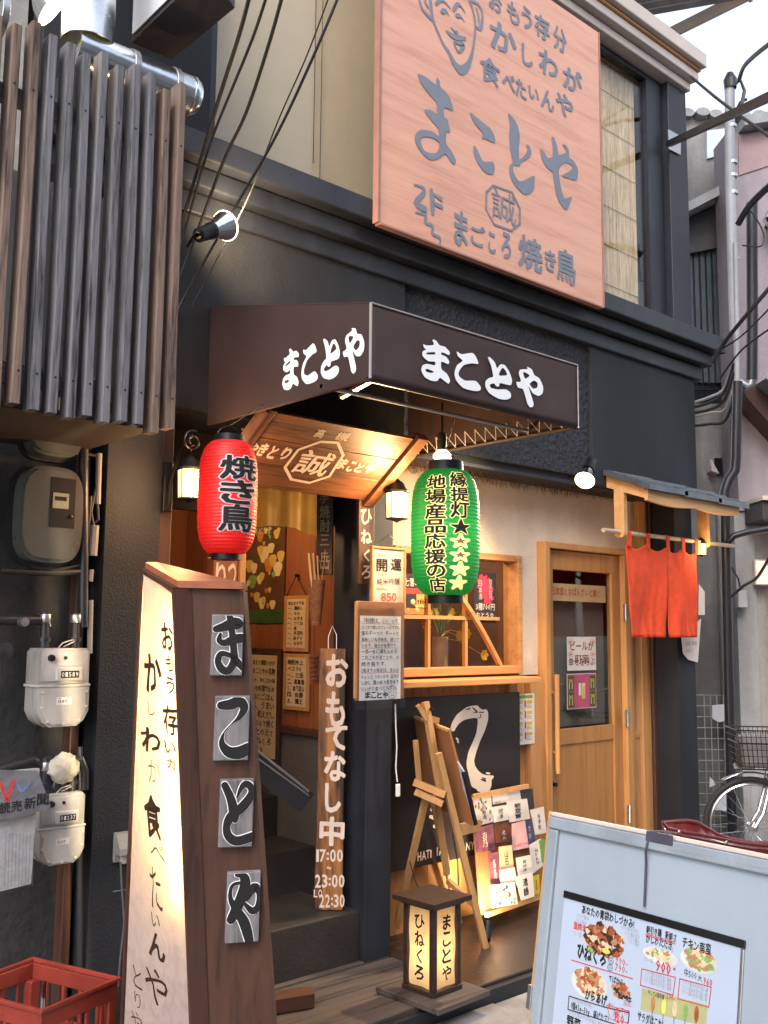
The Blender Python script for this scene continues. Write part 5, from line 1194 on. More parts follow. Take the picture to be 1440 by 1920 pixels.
b.fill([[F.uv(*z8(q)) for q in smooth_loop([(95,600),(100,500),(140,410),(210,300),(320,210),(400,155),(500,130),(600,125),(640,165),(700,205),(760,195),(800,250),(800,400),(740,600),(650,800),(580,1000),(540,1160),(560,1270),(620,1360),(700,1420),(780,1440),(900,1450),(905,1490),(870,1530),(865,1640),(830,1730),(780,1790),(700,1780),(600,1740),(585,1710),(490,1650),(450,1500),(400,1300),(395,1180),(430,1000),(510,820),(580,640),(605,380),(500,365),(350,400),(250,470),(190,550),(160,610)])]], .0212)
pxstroke(b, F, z8, 10.11, [(200,745,30),(225,770,35),(235,820,28)], .0212); pxstroke(b, F, z8, 10.11, [(770,1400,26),(830,1410,26)], .0212)
b.obj('crane_neck', MARK, t)
b = B(F)
for st in ([(505,165,14),(560,215,26),(600,250,18)], [(525,258,12),(600,250,20)], [(630,255,14),(712,252,20)], [(655,300,22),(660,345,16),(605,358,8)], [(375,200,10),(445,185,26)], [(690,1490,14),(755,1505,14)], [(670,1520,20),(750,1545,30)]): pxstroke(b, F, z8, 10.11, st, .0222)
b.obj('feather_mark', bpy.data.materials['panel_black'], t)['kind'] = 'stuff'
b = B(F)
for i, (x0, y0, x1, y1) in enumerate(((803, 1517, 817, 1519), (801, 1530, 820, 1536), (808, 1548, 821, 1549))): b.stroke([(*F.uv(x0, y0), .016), (*F.uv(x1, y1), .022)], .0212)
for ch, x0, y0, x1, y1 in (('H', 777, 1596, 784, 1613), ('A', 785, 1594, 793, 1611), ('T', 793, 1592, 800, 1608), ('I', 801, 1592, 803, 1607), ('I', 813, 1587, 815, 1603), ('A', 817, 1585, 826, 1602), ('N', 868, 1578, 875, 1593), ('Y', 876, 1576, 884, 1592)): pxg(b, F, ch, x0, y0, x1, y1, w=.0212, off=.03)
b.obj('lettering', CREAMT, t)
def minis(F, t, u0, v0, u1, v1, nx, ny, w, cols):
    b = B(F)
    for i in range(nx):
        for j in range(ny):
            a0, a1 = u0+(u1-u0)*(i+.12)/nx, u0+(u1-u0)*(i+.88)/nx; c0, c1 = v0+(v1-v0)*(j+.1)/ny, v0+(v1-v0)*(j+.9)/ny
            b.use(cols[0]); b.box(a0+(a1-a0)*.25, c0+(c1-c0)*.62, w, a1, c1, w+.0004); b.use(cols[1]); b.box(a0, c0+(c1-c0)*.2, w, a0+(a1-a0)*.18, c1, w+.0004)
            b.use(cols[2])
            for k in range(3): b.box(a0+(a1-a0)*.25, c0+(c1-c0)*(.1+.16*k), w, a1-(a1-a0)*.1*k, c0+(c1-c0)*(.16+.16*k), w+.0004)
    return b.obj('printed_picture', None, t, kind='stuff')
F = FY(3.452)
GRYI = mat('print_grey', (.28, .26, .28), .7)
t, u0, v0, u1, v1 = poster(F, 'drink_flyer', 'white flyer with eight small drink pictures on the wood post under the window shelf', 960, 1301, 1002, 1396, PAPER, 'flyer')
minis(F, t, u0+.012, v0+.012, u1-.012, v1-.03, 2, 4, .0014, (PY[0], REDT, GRYI)); b = B(F); b.box(u0+.015, v1-.024, .0014, u1-.015, v1-.008, .0018); b.obj('heading_band', PY[3], t)
# stickers and banner in the door glass
F = FY(3.4915)
t, u0, v0, u1, v1 = poster(F, 'door_sticker', 'white sticker with red brown festival lettering in the middle of the door glass', 1063, 1194, 1117, 1257, PAPER, 'sticker')
b = B(F); fitline(b, 'ビールが', u0+.02, v1-.075, u1-.02, .06, w=.0016, off=.03); fitline(b, '町家', u0+.07, v1-.15, u1-.07, .06, w=.0016, off=.02); fitline(b, '幸せを呼ぶ', u0+.01, v0+.03, u1-.01, .05, w=.0016, off=.03); b.obj('lettering', mat('red_brown_print', (.22, .07, .05), .6), t)
b = B(F)
for (cu, cv) in ((u0+.03, v1-.03), (u1-.03, v1-.03), (u0+.03, v0+.09), (u1-.03, v0+.09)):
    for k in range(9): a = k*.7; b.stroke([(cu, cv, .002), (cu+.028*math.cos(a), cv+.020*math.sin(a), .003)], .0016+.00005*k)
b.obj('fireworks', PY[1], t)
t, u0, v0, u1, v1 = poster(F, 'door_sticker', 'pink and green beer sticker low in the door glass', 1064, 1264, 1117, 1327, mat('print_rose', (.48, .08, .16), .6, var=.3), 'sticker')
b = B(F)
for i in (0, 1):
    for j in (0, 1): b.use(mat('print_dark_green', (.05, .08, .02), .6) if 'print_dark_green' not in bpy.data.materials else bpy.data.materials['print_dark_green']); x = u0+.004+i*(u1-u0-.062); z = v0+.006+j*(v1-v0-.10); b.box(x, z, .0013, x+.054, z+.085, .0017); b.use(PY[0]); b.box(x+.01, z+.05, .0018, x+.045, z+.065, .0021); b.box(x+.008, z+.012, .0018, x+.016, z+.07, .0021); b.box(x+.034, z+.012, .0018, x+.042, z+.07, .0021)
b.use(PAPER); b.box((u0+u1)/2-.03, v0+.07, .0013, (u0+u1)/2-.008, v1-.05, .0018); b.use(PY[2]); b.box((u0+u1)/2, v0+.05, .0013, (u0+u1)/2+.03, v1-.05, .0018); b.use(PY[0]); b.box((u0+u1)/2+.003, v0+.05, .0019, (u0+u1)/2+.027, v0+.12, .0022); b.obj('printed_picture', None, t, kind='stuff')
b = B(F); b.box(u0-.004, v0-.004, -.0006, u1+.004, v1+.004, -.0001); b.obj('border', PAPER, t)
t, u0, v0, u1, v1 = poster(F, 'door_banner', 'beige paper strip with red brush writing across the top of the door glass', 1030, 1096, 1135, 1128, mat('banner_paper', (.40, .27, .13), .8), 'banner')
b = B(F); fitline(b, '日本酒とおばんざいと鶏と…', u0+.01, (v0+v1)/2-.015, u1-.01, .05, w=.0016, off=.03, jit=.08); b.obj('lettering', mat('red_brush', (.33, .04, .02), .6), t)

# ------------------------------------------------ noren canopy
FC = FY(2.99)
cn = thing('small_canopy', 'small timber canopy with grey metal roofing sheets holding the curtain pole beside the door', 'canopy', (5.0, 3.3, 2.3))
ROOFM = mat('canopy_metal', (.13, .14, .165), .35, .5, bump=.1, bscale=60, var=.25, stain=.3)
cf0, cf1 = FC.uv(1210, 907)[0], FC.uv(1398, 946)[0]
czf = (FC.uv(1210, 907)[1]+FC.uv(1398, 946)[1])/2; czr = U(1121, 883, 1, 3.26).z
def zr(y): return czf+(y-2.99)/(3.26-2.99)*(czr-czf)
for i, (q0, q1) in enumerate(((0, .36), (.33, .70), (.67, 1.0))):
    x0, x1 = cf0+(cf1-cf0)*q0, cf0+(cf1-cf0)*q1; dz = -.006*i+.012
    b = B(); b.prism([(x0, 2.97, zr(2.97)+dz), (x1, 2.97, zr(2.97)+dz), (x1, 3.26, zr(3.26)+dz), (x0, 3.26, zr(3.26)+dz)], [(x0, 2.97, zr(2.97)+dz+.004), (x1, 2.97, zr(2.97)+dz+.004), (x1, 3.26, zr(3.26)+dz+.004), (x0, 3.26, zr(3.26)+dz+.004)])
    b.box(x0, 2.966, zr(2.97)+dz-.028, x1, 2.9695, zr(2.97)+dz+.004)
    if i == 0: b.prism([(x0-.003, 2.97, zr(2.97)+dz-.03), (x0-.003, 3.26, zr(3.26)+dz-.03), (x0-.003, 3.26, zr(3.26)+dz+.003), (x0-.003, 2.97, zr(2.97)+dz+.003)], [(x0-.0002, 2.97, zr(2.97)+dz-.03), (x0-.0002, 3.26, zr(3.26)+dz-.03), (x0-.0002, 3.26, zr(3.26)+dz+.003), (x0-.0002, 2.97, zr(2.97)+dz+.003)])
    for y in (3.04, 3.12, 3.20): b.bar((x0, y, zr(y)+dz+.006), (x1, y, zr(y)+dz+.006), .008, .008)
    b.obj('roof_sheet', ROOFM, cn)
LT = wood('canopy_timber', (.60, .34, .14), (.44, .21, .07), 'X', 1, .6, .2)
N = 24; L = []
for i in range(N+1): s_ = i/N; L.append((cf0+.02+(cf1-cf0-.10)*s_, czf-.080-.016*abs(math.sin(s_*math.pi*2))))
L += [(cf1-.08, czf-.022), (cf0+.02, czf-.022)]
b = B(FC); b.extr(L, -.02, .0); b.obj('scalloped_beam', LT, cn)
for x in (cf0+.025, cf1-.12):
    b = B(); b.prism([(x, 3.012, zr(3.012)-.075), (x, 3.259, zr(3.259)-.085), (x, 3.259, zr(3.259)-.02), (x, 3.012, zr(3.012)-.02)], [(x+.03, 3.012, zr(3.012)-.075), (x+.03, 3.259, zr(3.259)-.085), (x+.03, 3.259, zr(3.259)-.02), (x+.03, 3.012, zr(3.012)-.02)]); b.obj('side_rafter', LT, cn)
F295 = FY(3.18)
zrod = U(1245, 1008, 1, 3.18).z
for x in (cf0+.058, cf0+.058+F295.uv(1321, 985)[0]-F295.uv(1166, 960)[0]):
    P_ = Plane((x, 0, 0), (0, -1, 0)); y0, y1 = 3.148, 3.212; zb_ = zrod-.03
    L = [(-y1, zr(3.2)-.03), (-y1, zb_+.02)]+[(-y1+.02*(1-math.cos(q)), zb_+.02-.02*math.sin(q)) for q in (.5, 1.0, 1.5)]+[(-y0-.02*(1-math.cos(q)), zb_+.02-.02*math.sin(q)) for q in (1.5, 1.0, .5)]+[(-y0, zb_+.02), (-y0, zr(3.1)-.03)]
    b = B(P_); b.extr(L, -.0, .032); b.obj('bracket_board', LT, cn)
t = thing('curtain_pole', 'pale round wooden pole through the canopy brackets carrying the red curtain', 'pole', (4.8, 3.18, zrod))
x0, x1 = F295.uv(1131, 993)[0], F295.uv(1375, 1025)[0]; b = B(); b.tube([(x0, 3.18, zrod), (x0+.01, 3.18, zrod), (x1-.01, 3.18, zrod), (x1, 3.18, zrod)], .013, 14); b.obj('pole', mat('pale_pole', (.50, .40, .30), .6, var=.15), t, smooth=True)
nx0, nx1 = F295.uv(1174, 1100)[0], F295.uv(1308, 1100)[0]; zbt = U(1240, 1195, 1, 3.18).z
no = thing('red_curtain', 'short split vermilion shop curtain hanging from the pale pole', 'curtain', (nx0, 3.18, zbt))
xm = nx0+(nx1-nx0)*.55
tabs = [0, .5, 1.0]
def curtain(xa, xb, mir):
    n, mrows = 34, 30; vs = []
    for i in range(n+1):
        s = i/n
        for j in range(mrows+1):
            r = j/mrows; x = xa+(xb-xa)*s
            top = .045+.030*abs(math.sin(s*math.pi*2.0))**1.3
            z = zrod-.010-top*(1-r)**3-(zrod-.010-zbt)*r
            x += ((.045*(1-s)-.030*s)*r**1.3 if mir == 0 else (.030*(1-s)-.012*s)*r**1.3)+.004*math.sin(r*5+s*9)
            nz = noise.noise(Vector((s*2.6+mir*5, r*1.8, 1)))*.030+noise.noise(Vector((s*7+mir*5, r*3.2, 4)))*.011+noise.noise(Vector((s*16, r*9, 7)))*.003
            y = 3.18+(nz+.010*math.sin(s*4.4+2.3*mir))*(.3+.7*r)
            vs.append((x, y, z))
    m1 = mrows+1
    return vs, [(i*m1+j, (i+1)*m1+j, (i+1)*m1+j+1, i*m1+j+1) for i in range(n) for j in range(mrows)]
for k, (q0, q1) in enumerate(((nx0, xm-.002), (xm+.002, nx1))):
    b = B(); b.add(*curtain(q0, q1, k)); o = b.obj('curtain_panel', NOREN, no, smooth=True); md = o.modifiers.new('thickness', 'SOLIDIFY'); md.thickness = .0015
    b = B(); P = []
    for i in range(35):
        v = curtain(q0, q1, k)[0][i*31+30]; P.append((v[0], v[1]-.001, v[2]+.012))
    b.tube(P, .0011, 4); b.obj('hem_stitch', NOREN, no)
for x in (nx0+.02, nx0+(nx1-nx0)*.275, xm, nx0+(nx1-nx0)*.775, nx1-.02):
    b = B(); b.lathe([(.0165, -.017), (.0165, .017), (.0155, .017), (.0155, -.017), (.0165, -.017)], 14, m=Matrix.Translation((x, 3.18, zrod)) @ Matrix.Rotation(R(90), 4, 'Y')); b.box(x-.017, 3.164, zrod-.075, x+.017, 3.1665, zrod); b.obj('loop', NOREN, no)
# loose white notices on the pier behind the curtain
for i, (pts, lab, lines) in enumerate((([(1310, 1095), (1321, 1110), (1321, 1153), (1309, 1153)], 'upper blank white paper beside the right edge of the red curtain', None), ([(1277, 1195), (1314, 1160), (1308, 1242), (1290, 1237), (1280, 1225)], 'curled white notice with faint writing below the red curtain', 1))):
    F = FY(3.28); L = [F.uv(*q) for q in pts]; b = B(F); b.extr(L[::-1], .001, .002); o = b.obj('wall_notice', PAPER, loc=tuple(F.P(*L[0])), label=lab, cat='notice')
    if lines: bb = B(F); a = F.uv(1284, 1210); hline(bb, '配達 時間', a[0], a[1], .03, w=.0025, off=0); a = F.uv(1284, 1223); hline(bb, '12時まで', a[0], a[1], .022, w=.0025, off=0); bb.obj('handwriting', GRYI, o)

# ================================================================== EASEL, CARD RACK, FLOOR LANTERN
ez_ = thing('wooden_easel', 'beech studio easel standing by the window, its back towards the viewer', 'easel', (3.2, 3.1, .1))
zd = .1
nrm = Vector((.85, -.52, 0))          # direction the display faces (away to the right)
wdr = Vector((.52, .85, 0))           # across the board: near edge to far edge
def E3(x, y, dep_off=0, ref=None): pass
foot1 = U(918, 1806, 2, zd)           # front right foot
dA = (foot1-CP).dot(FD)
apex = D(800, 1318, dA+.12); apex2 = D(796, 1316, dA+.12)
legs = [((798, 1497), .02, (735, 1772), .22), ((822, 1412), .0, (917, 1805), .0), ((812, 1500), .16, (862, 1735), .38)]
b = B(); b.bar(tuple(D(797, 1316, dA+.10)), tuple(D(828, 1492, dA+.05)), .030, .024, up=(0, 1, 0)); b.obj('centre_post', EASW, ez_)
b = B(); b.bar(tuple(D(783, 1322, dA+.085)), tuple(D(800, 1350, dA+.085)), .03, .02); b.bar(tuple(D(800, 1346, dA+.10)), tuple(D(820, 1352, dA+.14)), .026, .03); b.obj('clamp', EASW, ez_)
B().tube([tuple(D(806, 1330, dA+.1)), tuple(D(812, 1328, dA+.08))], .008, 8).obj('knob', METB, ez_)
for (t_, o1, f_, o2) in legs:
    P, Q = D(*t_, dA+o1), D(*f_, dA+o2)
    k = (zd-P.z)/(Q.z-P.z); Q = P+(Q-P)*k
    B().bar(tuple(P), tuple(Q), .028, .020, up=(.3, 1, 0)).obj('leg', EASW, ez_)
B().bar(tuple(D(818, 1490, dA+.10)), tuple(D(838, 1640, dA+.2)), .026, .02, up=(0, 1, 0)).obj('leg', EASW, ez_)
B().bar(tuple(D(778, 1484, dA-.02)), tuple(D(830, 1507, dA-.04)), .045, .022, up=(0, 0, 1)).obj('cross_bar', EASW, ez_)
B().bar(tuple(D(776, 1466, dA+.02)), tuple(D(835, 1490, dA-.02)), .020, .03, up=(0, 0, 1)).obj('cross_bar', EASW, ez_)
B().bar(tuple(D(779, 1388, dA+.04)), tuple(D(786, 1468, dA+.04)), .018, .018, up=(0, 1, 0)).obj('side_strut', EASW, ez_)
B().bar(tuple(D(840, 1652, dA+.25)), tuple(D(893, 1700, dA+.0)), .02, .024).obj('stay', EASW, ez_)
B().bar(tuple(D(862, 1556, dA+.05)), tuple(D(898, 1546, dA+.2)), .02, .05).obj('tray', EASW, ez_)
# board on the easel
eb = thing('easel_board', 'brown hardboard panel resting on the easel, seen from behind', 'board', tuple(D(835, 1560, dA)))
TL, TR, BR = D(752, 1334, dA+.40), D(843, 1370, dA+.06), D(890, 1549, dA-.02)
BL = TL+(BR-TR)
n_ = (TR-TL).cross(BL-TL).normalized()
if n_.dot(CP-TL) < 0: n_ = -n_
b = B(); b.prism([tuple(q-n_*.006) for q in (TL, TR, BR, BL)], [tuple(q+n_*.006) for q in (TL, TR, BR, BL)]); b.obj('panel', CARDB, eb)
b = B(); b.bar(tuple(TL), tuple(TR), .02, .012); b.obj('top_edge', EASW, eb)
md_ = thing('menu_sheet', 'black framed bluish menu sheet leaning on the easel tray, seen edge on', 'menu', tuple(D(880, 1540, dA+.1)))
s1, s2, s3, s4 = [D(*q) for q in ((851, 1426, dA+.10), (868, 1440, dA+.30), (891, 1546, dA+.28), (878, 1532, dA+.08))]
s1, s2, s3, s4 = D(857, 1428, dA+.02), D(869, 1447, dA+.0), D(893, 1546, dA-.02), D(880, 1530, dA+.0)
nn = (s2-s1).cross(s4-s1).normalized()
if nn.dot(CP-s1) < 0: nn = -nn
b = B(); b.prism([tuple(q) for q in (s1, s2, s3, s4)], [tuple(q-nn*.01) for q in (s1, s2, s3, s4)]); b.obj('sheet', mat('menu_sheet', (.34, .34, .42), .4, var=.3, scale=30), md_)
b = B(); b.bar(tuple(s2+nn*.002), tuple(s3+nn*.002), .012, .014, up=(1, 0, 0)); b.obj('frame', METB, md_)
# cable of the floor lantern up the easel
b = B(); b.tube([tuple(D(768, 1615, dA)), tuple(D(778, 1650, dA)), tuple(D(786, 1668, dA-.1))], .003, 6); b.tube([tuple(D(848, 1560, dA)), tuple(D(858, 1615, dA)), tuple(D(860, 1660, dA-.05))], .003, 6); b.obj('thin_cable', CABLE, ez_)

# rack of sake label cards leaning on the boarding
FCB = Plane(U(950, 1600, 1, 3.33), (1, .10, 0), (0, .10, 1))
t = thing('label_card_board', 'leaning board covered with overlapping sake label cards, brightly lit from below', 'board', tuple(FCB.P(*FCB.uv(950, 1690))))
u0, v0, u1, v1 = FCB.rect(893, 1482, 998, 1702)
B(FCB).box(u0, v0, -.012, u1, v1, 0, .002).obj('backing_board', CARDB, t)
b = B(FCB); b.box(u0-.005, v1-.012, .0005, u1+.003, v1+.012, .014, .002); b.obj('top_rail', EASW, t); b = B(FCB); b.box(u0+.02, v0-.012, .0005, u1+.003, v0+.012, .022, .002); b.obj('bottom_rail', EASW, t)
zc = zm((860, 1440), 6.855)
PKC = mat('card_pink', (.58, .34, .34), .6); PRP = mat('card_purple', (.20, .06, .09), .5, var=.5, scale=25); BRN = mat('card_brown', (.10, .025, .012), .5, var=.5, scale=20); NAV = mat('card_navy', (.05, .045, .12), .5, var=.2); YEL = mat('card_yellow', (.50, .36, .03), .6); GRC = mat('card_leafgreen', (.12, .27, .07), .6)
cards = [((780,285),(940,262),(965,520),(800,545),DKP,'','h'),((415,340),(770,290),(790,400),(425,470),PAPER,'焼酎の富乃','h'),((158,380),(395,340),(425,690),(225,745),PAPER,'生貯蔵酒','v'),((390,505),(600,470),(640,660),(430,700),PAPER,'開運','v'),
 ((585,425),(850,392),(890,650),(625,700),PAPER,'能登誉','b'),((885,540),(1060,495),(1100,830),(950,860),PAPER,'会津娘','v'),((785,670),(905,650),(955,965),(845,985),NAV,'大吟','vw'),((145,785),(395,715),(430,1050),(185,1085),PRP,'吉乃','vw'),
 ((425,775),(625,735),(640,940),(440,965),BRN,'えん','vw'),((630,715),(800,670),(850,1020),(640,1060),PKC,'YONETSURU','h'),((850,985),(1000,900),(1040,1240),(890,1360),PAPER,'かね','v'),((970,930),(1050,905),(1080,1180),(1010,1210),GRC,'','h'),
 ((305,1100),(440,1070),(475,1480),(345,1490),PRP,'梅酒','vw'),((445,1010),(610,985),(640,1290),(460,1310),PY[2],'山田','v'),((660,1150),(850,1110),(880,1350),(690,1380),PAPER,'蔵姉妹','v'),((440,1310),(640,1270),(670,1480),(460,1500),PAPER,'','h'),
 ((865,1380),(950,1360),(955,1600),(880,1620),YEL,'麦','v'),((300,1500),(630,1460),(670,1740),(335,1790),PAPER,'純吟','v'),((625,1390),(855,1330),(880,1640),(710,1695),PAPER,'清鶴','b')]
for i, (a, c_, d_, e_, mt, s, md) in enumerate(cards):
    L = [FCB.uv(*zc(q)) for q in (e_, d_, c_, a)]; wz = .004+.0022*i
    b = B(FCB); b.extr(L, wz, wz+.001); cd_ = b.obj('card', mt, t)
    if s:
        cu = sum(q[0] for q in L)/4; cv = sum(q[1] for q in L)/4; w_ = (L[1][0]-L[0][0]+L[2][0]-L[3][0])/2; h_ = (L[3][1]-L[0][1]+L[2][1]-L[1][1])/2; b = B(FCB)
        if md[0] == 'v': vfit(b, s, cu-w_*.13, cv-h_*.34, cu+w_*.15, cv+h_*.30, w=wz+.0016, off=.01, brush=.10)
        elif md == 'b': vfit(b, s, cu-w_*.22, cv-h_*.38, cu+w_*.16, cv+h_*.36, w=wz+.0016, off=.022, brush=.11)
        else: fitline(b, s, cu-w_*.42, cv-h_*.4, cu+w_*.42, h_*.16, w=wz+.0016, off=.01)
        b.obj('card_lettering', PAPER if 'w' in md else (REDT if s[0] == 'Y' else INK), cd_)
    if i in (2, 17):
        b = B(FCB); b.use(GRC)
        for k in range(14): b.use([GRC, REDT, NAV, PY[1]][k % 4]); s1_, s2_ = rnd.uniform(.08, .92), rnd.uniform(.08, .92); cu = L[0][0]+(L[1][0]-L[0][0])*s1_+(L[3][0]-L[0][0])*s2_; cv = L[0][1]+(L[1][1]-L[0][1])*s1_+(L[3][1]-L[0][1])*s2_; r_ = .006+.004*rnd.random(); b.fill([[(cu+r_*math.cos(j), cv+r_*math.sin(j)) for j in range(6)]], wz+.0018+k*.00003)
        b.obj('printed_dots', None, cd_)['kind'] = 'stuff'
# up light behind the floor lantern that washes the cards
t = thing('clip_uplight', 'small black clip light on the slab aimed up at the sake label cards', 'lamp', (3.35, 3.12, .1))
q = Vector((3.50, 3.16, .15)); aim = (FCB.P(*FCB.uv(925, 1620))-q).normalized(); T = Matrix.Translation(q) @ aim.to_track_quat('Z', 'Y').to_matrix().to_4x4()
B(T).lathe([(0, -.05), (.02, -.05), (.024, -.0), (.032, .03), (.030, .03), (.02, .0)], 18).obj('shade', METB, t, smooth=True); B(T).lathe([(0, .018), (.024, .014), (.02, .0)], 18).obj('bulb', BULB, t, smooth=True)
B().rod((q.x, q.y, .1), (q.x, q.y, .14), .01).obj('stand', METB, t)
splamp('uplight', q+aim*.04, aim, 18, 120, (1, .74, .44), .02, t, 1.0)
# cards also receive spill from the spot lamp above the door

# floor lantern
qc = U(812, 1850, 2, .13); ld = .13
at = thing('floor_lantern', 'square andon floor lantern with dark wooden roof and lit paper sides bearing brush writing', 'lantern', (qc.x, qc.y, .1))
r1 = rdir(base-38); r2 = rdir(base+52)      # left face and right face directions
k0 = U(812, 1866, 2, .13)                     # nearest bottom corner
Lc, Rc = U(752, 1838, 2, .13), U(867, 1838, 2, .13)
wl = .16
e1 = (Lc-k0); e1.z = 0; e1 = e1.normalized(); e2 = (Rc-k0); e2.z = 0; e2 = e2.normalized()
hgt = .30
T = Matrix.Identity(4); xa = -e1; ya = e2
# square plan: x axis runs from far left corner to near corner, y axis from near corner to the right
xa = (xa-ya*xa.dot(ya)*.5).normalized(); ya = Vector((-xa.y, xa.x, 0)) if Vector((-xa.y, xa.x, 0)).dot(e2) > 0 else Vector((xa.y, -xa.x, 0))
S = .138
cen = k0-xa*S/2+ya*S/2
for i in range(3): T[i][0] = xa[i]; T[i][1] = ya[i]; T[i][2] = (0, 0, 1)[i]; T[i][3] = (cen.x, cen.y, .1)[i]
hs_ = S/2
DARKW = wood('lantern_wood', (.045, .022, .016), (.018, .010, .008), 'X', 2, .45, .4)
B(T).box(-.16, -.15, .001, .17, .15, .022, .003).obj('base_plank', DECK, at)
b = B(T); b.box(-hs_-.015, -hs_-.015, .0225, hs_+.015, hs_+.015, .04, .003); b.obj('bottom_frame', DARKW, at)
for sx in (-1, 1):
    for sy in (-1, 1): B(T).box(sx*hs_-.011, sy*hs_-.011, .041, sx*hs_+.011, sy*hs_+.011, .041+hgt, .002).obj('corner_post', DARKW, at)
zt_ = .041+hgt
b = B(T); b.box(-hs_-.02, -hs_-.02, zt_, hs_+.02, hs_+.02, zt_+.012, .002); b.obj('top_frame', DARKW, at)
b = B(T); rr_ = hs_+.042; b.prism([(-rr_, -rr_, zt_+.013), (rr_, -rr_, zt_+.013), (rr_, rr_, zt_+.013), (-rr_, rr_, zt_+.013)], [(-rr_, -rr_, zt_+.032), (rr_, -rr_, zt_+.032), (rr_, rr_, zt_+.032), (-rr_, rr_, zt_+.032)]); b.obj('roof', DARKW, at)
def andon_face(ax, sgn, s):
    # face plane outward
    if ax == 'x': o_ = T @ Vector((sgn*(hs_+.001), 0, 0)); rr2 = (ya if sgn > 0 else -ya)
    else: o_ = T @ Vector((0, sgn*(hs_+.001), 0)); rr2 = (-xa if sgn > 0 else xa)
    P = Plane(o_, rr2)
    if P.n.dot(cen-P.o) > 0: P = Plane(o_, -rr2)
    b = B(P); n = 8; vs = []
    for i in range(n+1):
        for j in range(13):
            vs.append((-hs_+.012+(2*hs_-.024)*i/n, -.1+P.o.z*0+.145+(hgt-.01)*j/12, -.002+.0025*math.sin(i*1.1+j*.9)))
    b.add([(x, y-P.o.z+.1, z) for x, y, z in vs], [(i*13+j, (i+1)*13+j, (i+1)*13+j+1, i*13+j+1) for i in range(n) for j in range(12)]); b.obj('paper_panel', ANDONT, at, smooth=True)
    s = '' if P.n.dot(FD) > 0 else ('ひねくろ' if P.n.dot(FR) < 0 else 'まことや')
    if s:
        b = B(P); vfit(b, s, -hs_*.42, .045-P.o.z+.1+.02, hs_*.48, .045-P.o.z+.1+hgt-.03, w=.005, off=.03, brush=.08); b.obj('lettering', INK, at)
ANDONT = translucent('andon_washi', (.80, .66, .46), .72, .8, .12, 22)
andon_face('x', 1, 'ひねくろ'); andon_face('x', -1, ''); andon_face('y', 1, 'まことや'); andon_face('y', -1, '')
B(T).lathe([(0, .22), (.012, .215), (.026, .185), (.026, .16), (.014, .135), (.012, .09), (0, .09)], 18).obj('bulb', BULB, at, smooth=True)
plamp('floor_lantern_light', T @ Vector((0, 0, .18)), 2.3, (1, .62, .26), .03, at)
b = B(); q = T @ Vector((hs_, -hs_, .02)); b.tube([tuple(T @ Vector((-hs_-.01, -.0, .03))), tuple(T @ Vector((-hs_-.08, .02, .006))), tuple(T @ Vector((-hs_-.10, .08, .004))), tuple(T @ Vector((-hs_-.02, .16, .004)))], .003, 6); b.obj('cable', CABLE, at)

# ================================================================== MENU BOARD IN FRONT
MB0 = Vector((2.25, 1.81, 1.0)); MP = Plane(MB0, (-.07, -1, 0), (.17, 0, 1))
mbd = thing('menu_stand', 'white menu stand with a printed food menu and a dark strap over its top', 'sign', (2.15, 1.5, 0))
ul, vl = MP.uv(1030, 1521); ur, vr = MP.uv(1440, 1606)
Wd = .76; x0 = ul; zl = -1.02
def rrect(u0, v0, u1, v1, r, n=5):
    L = []
    for cx, cy, a0 in ((u1-r, v1-r, 0), (u0+r, v1-r, 90), (u0+r, v0+r, 180), (u1-r, v0+r, 270)):
        for i in range(n+1): a = R(a0+90*i/n); L.append((cx+r*math.cos(a), cy+r*math.sin(a)))
    return L
BLUEW = mat('menu_board_white', (.29, .335, .40), .45, bump=.1, bscale=30, var=.06, scale=3, stain=.10)
b = B(MP); b.extr(rrect(x0+.012, zl, x0+Wd, vl-.012, .012), -.012, 0); b.obj('board', BLUEW, mbd)
for a, c_ in (((x0, zl), (x0+.011, vl)), ((x0+.011, vl-.011), (x0+Wd, vl))):
    B(MP).box(a[0], a[1], -.016, c_[0], c_[1], .005, .003).obj('frame', EASW if a[0] == x0 and a[1] == zl else LIGHTBEIGE, mbd)
ALB = mat('white_frame', (.27, .31, .36), .4, var=.08, stain=.2)
u0_, v0_ = x0+.0115, vl-.0115
B(MP).box(u0_, v0_-.032, .001, x0+Wd-.01, v0_, .014, .004).obj('inner_frame', ALB, mbd); B(MP).box(u0_, zl+.03, .001, u0_+.036, v0_-.033, .012, .004).obj('inner_frame', ALB, mbd)
b = B(MP)
for k in range(9): uu = rnd.uniform(0, .6); b.box(u0_+.03+uu, v0_-.018-.002*k*.3, .0141, u0_+.03+uu+rnd.uniform(.02, .09), v0_-.0172-.002*k*.3, .0144)
b.obj('scratch', GRYI, mbd, kind='stuff')
b = B(MP); st_ = [MP.uv(*q) for q in ((1222, 1563), (1216, 1620), (1211, 1700))]
b.tube([(st_[0][0]+.06, v0_+.008, -.03), (st_[0][0]+.03, v0_+.017, -.006), (st_[0][0]+.004, v0_+.012, .012), (st_[0][0], v0_-.035, .019), (*st_[1], .010), (*st_[2], .006)], .0032, 8); b.obj('strap', mat('strap', (.05, .045, .07), .6), mbd)
B(MP).box(st_[0][0]-.005, v0_-.012, .0145, st_[0][0]+.075, v0_+.0125, .0165, .001).obj('strap_loop', bpy.data.materials['strap'], mbd)
ZM = zm((980, 1640), 3.13)
def mz(q): return MP.uv(*ZM(q))
TLs, TRs = mz((248, 148)), mz((1285, 412))
us0, us1 = TLs[0], TRs[0]; vs1 = (TLs[1]+TRs[1])/2; vs0 = vs1-.62
SHEET = mat('menu_paper', (.38, .44, .55), .35, bump=.03, var=.03)
B(MP).box(us0, vs0, .001, us1, vs1, .003).obj('menu_sheet', SHEET, mbd)
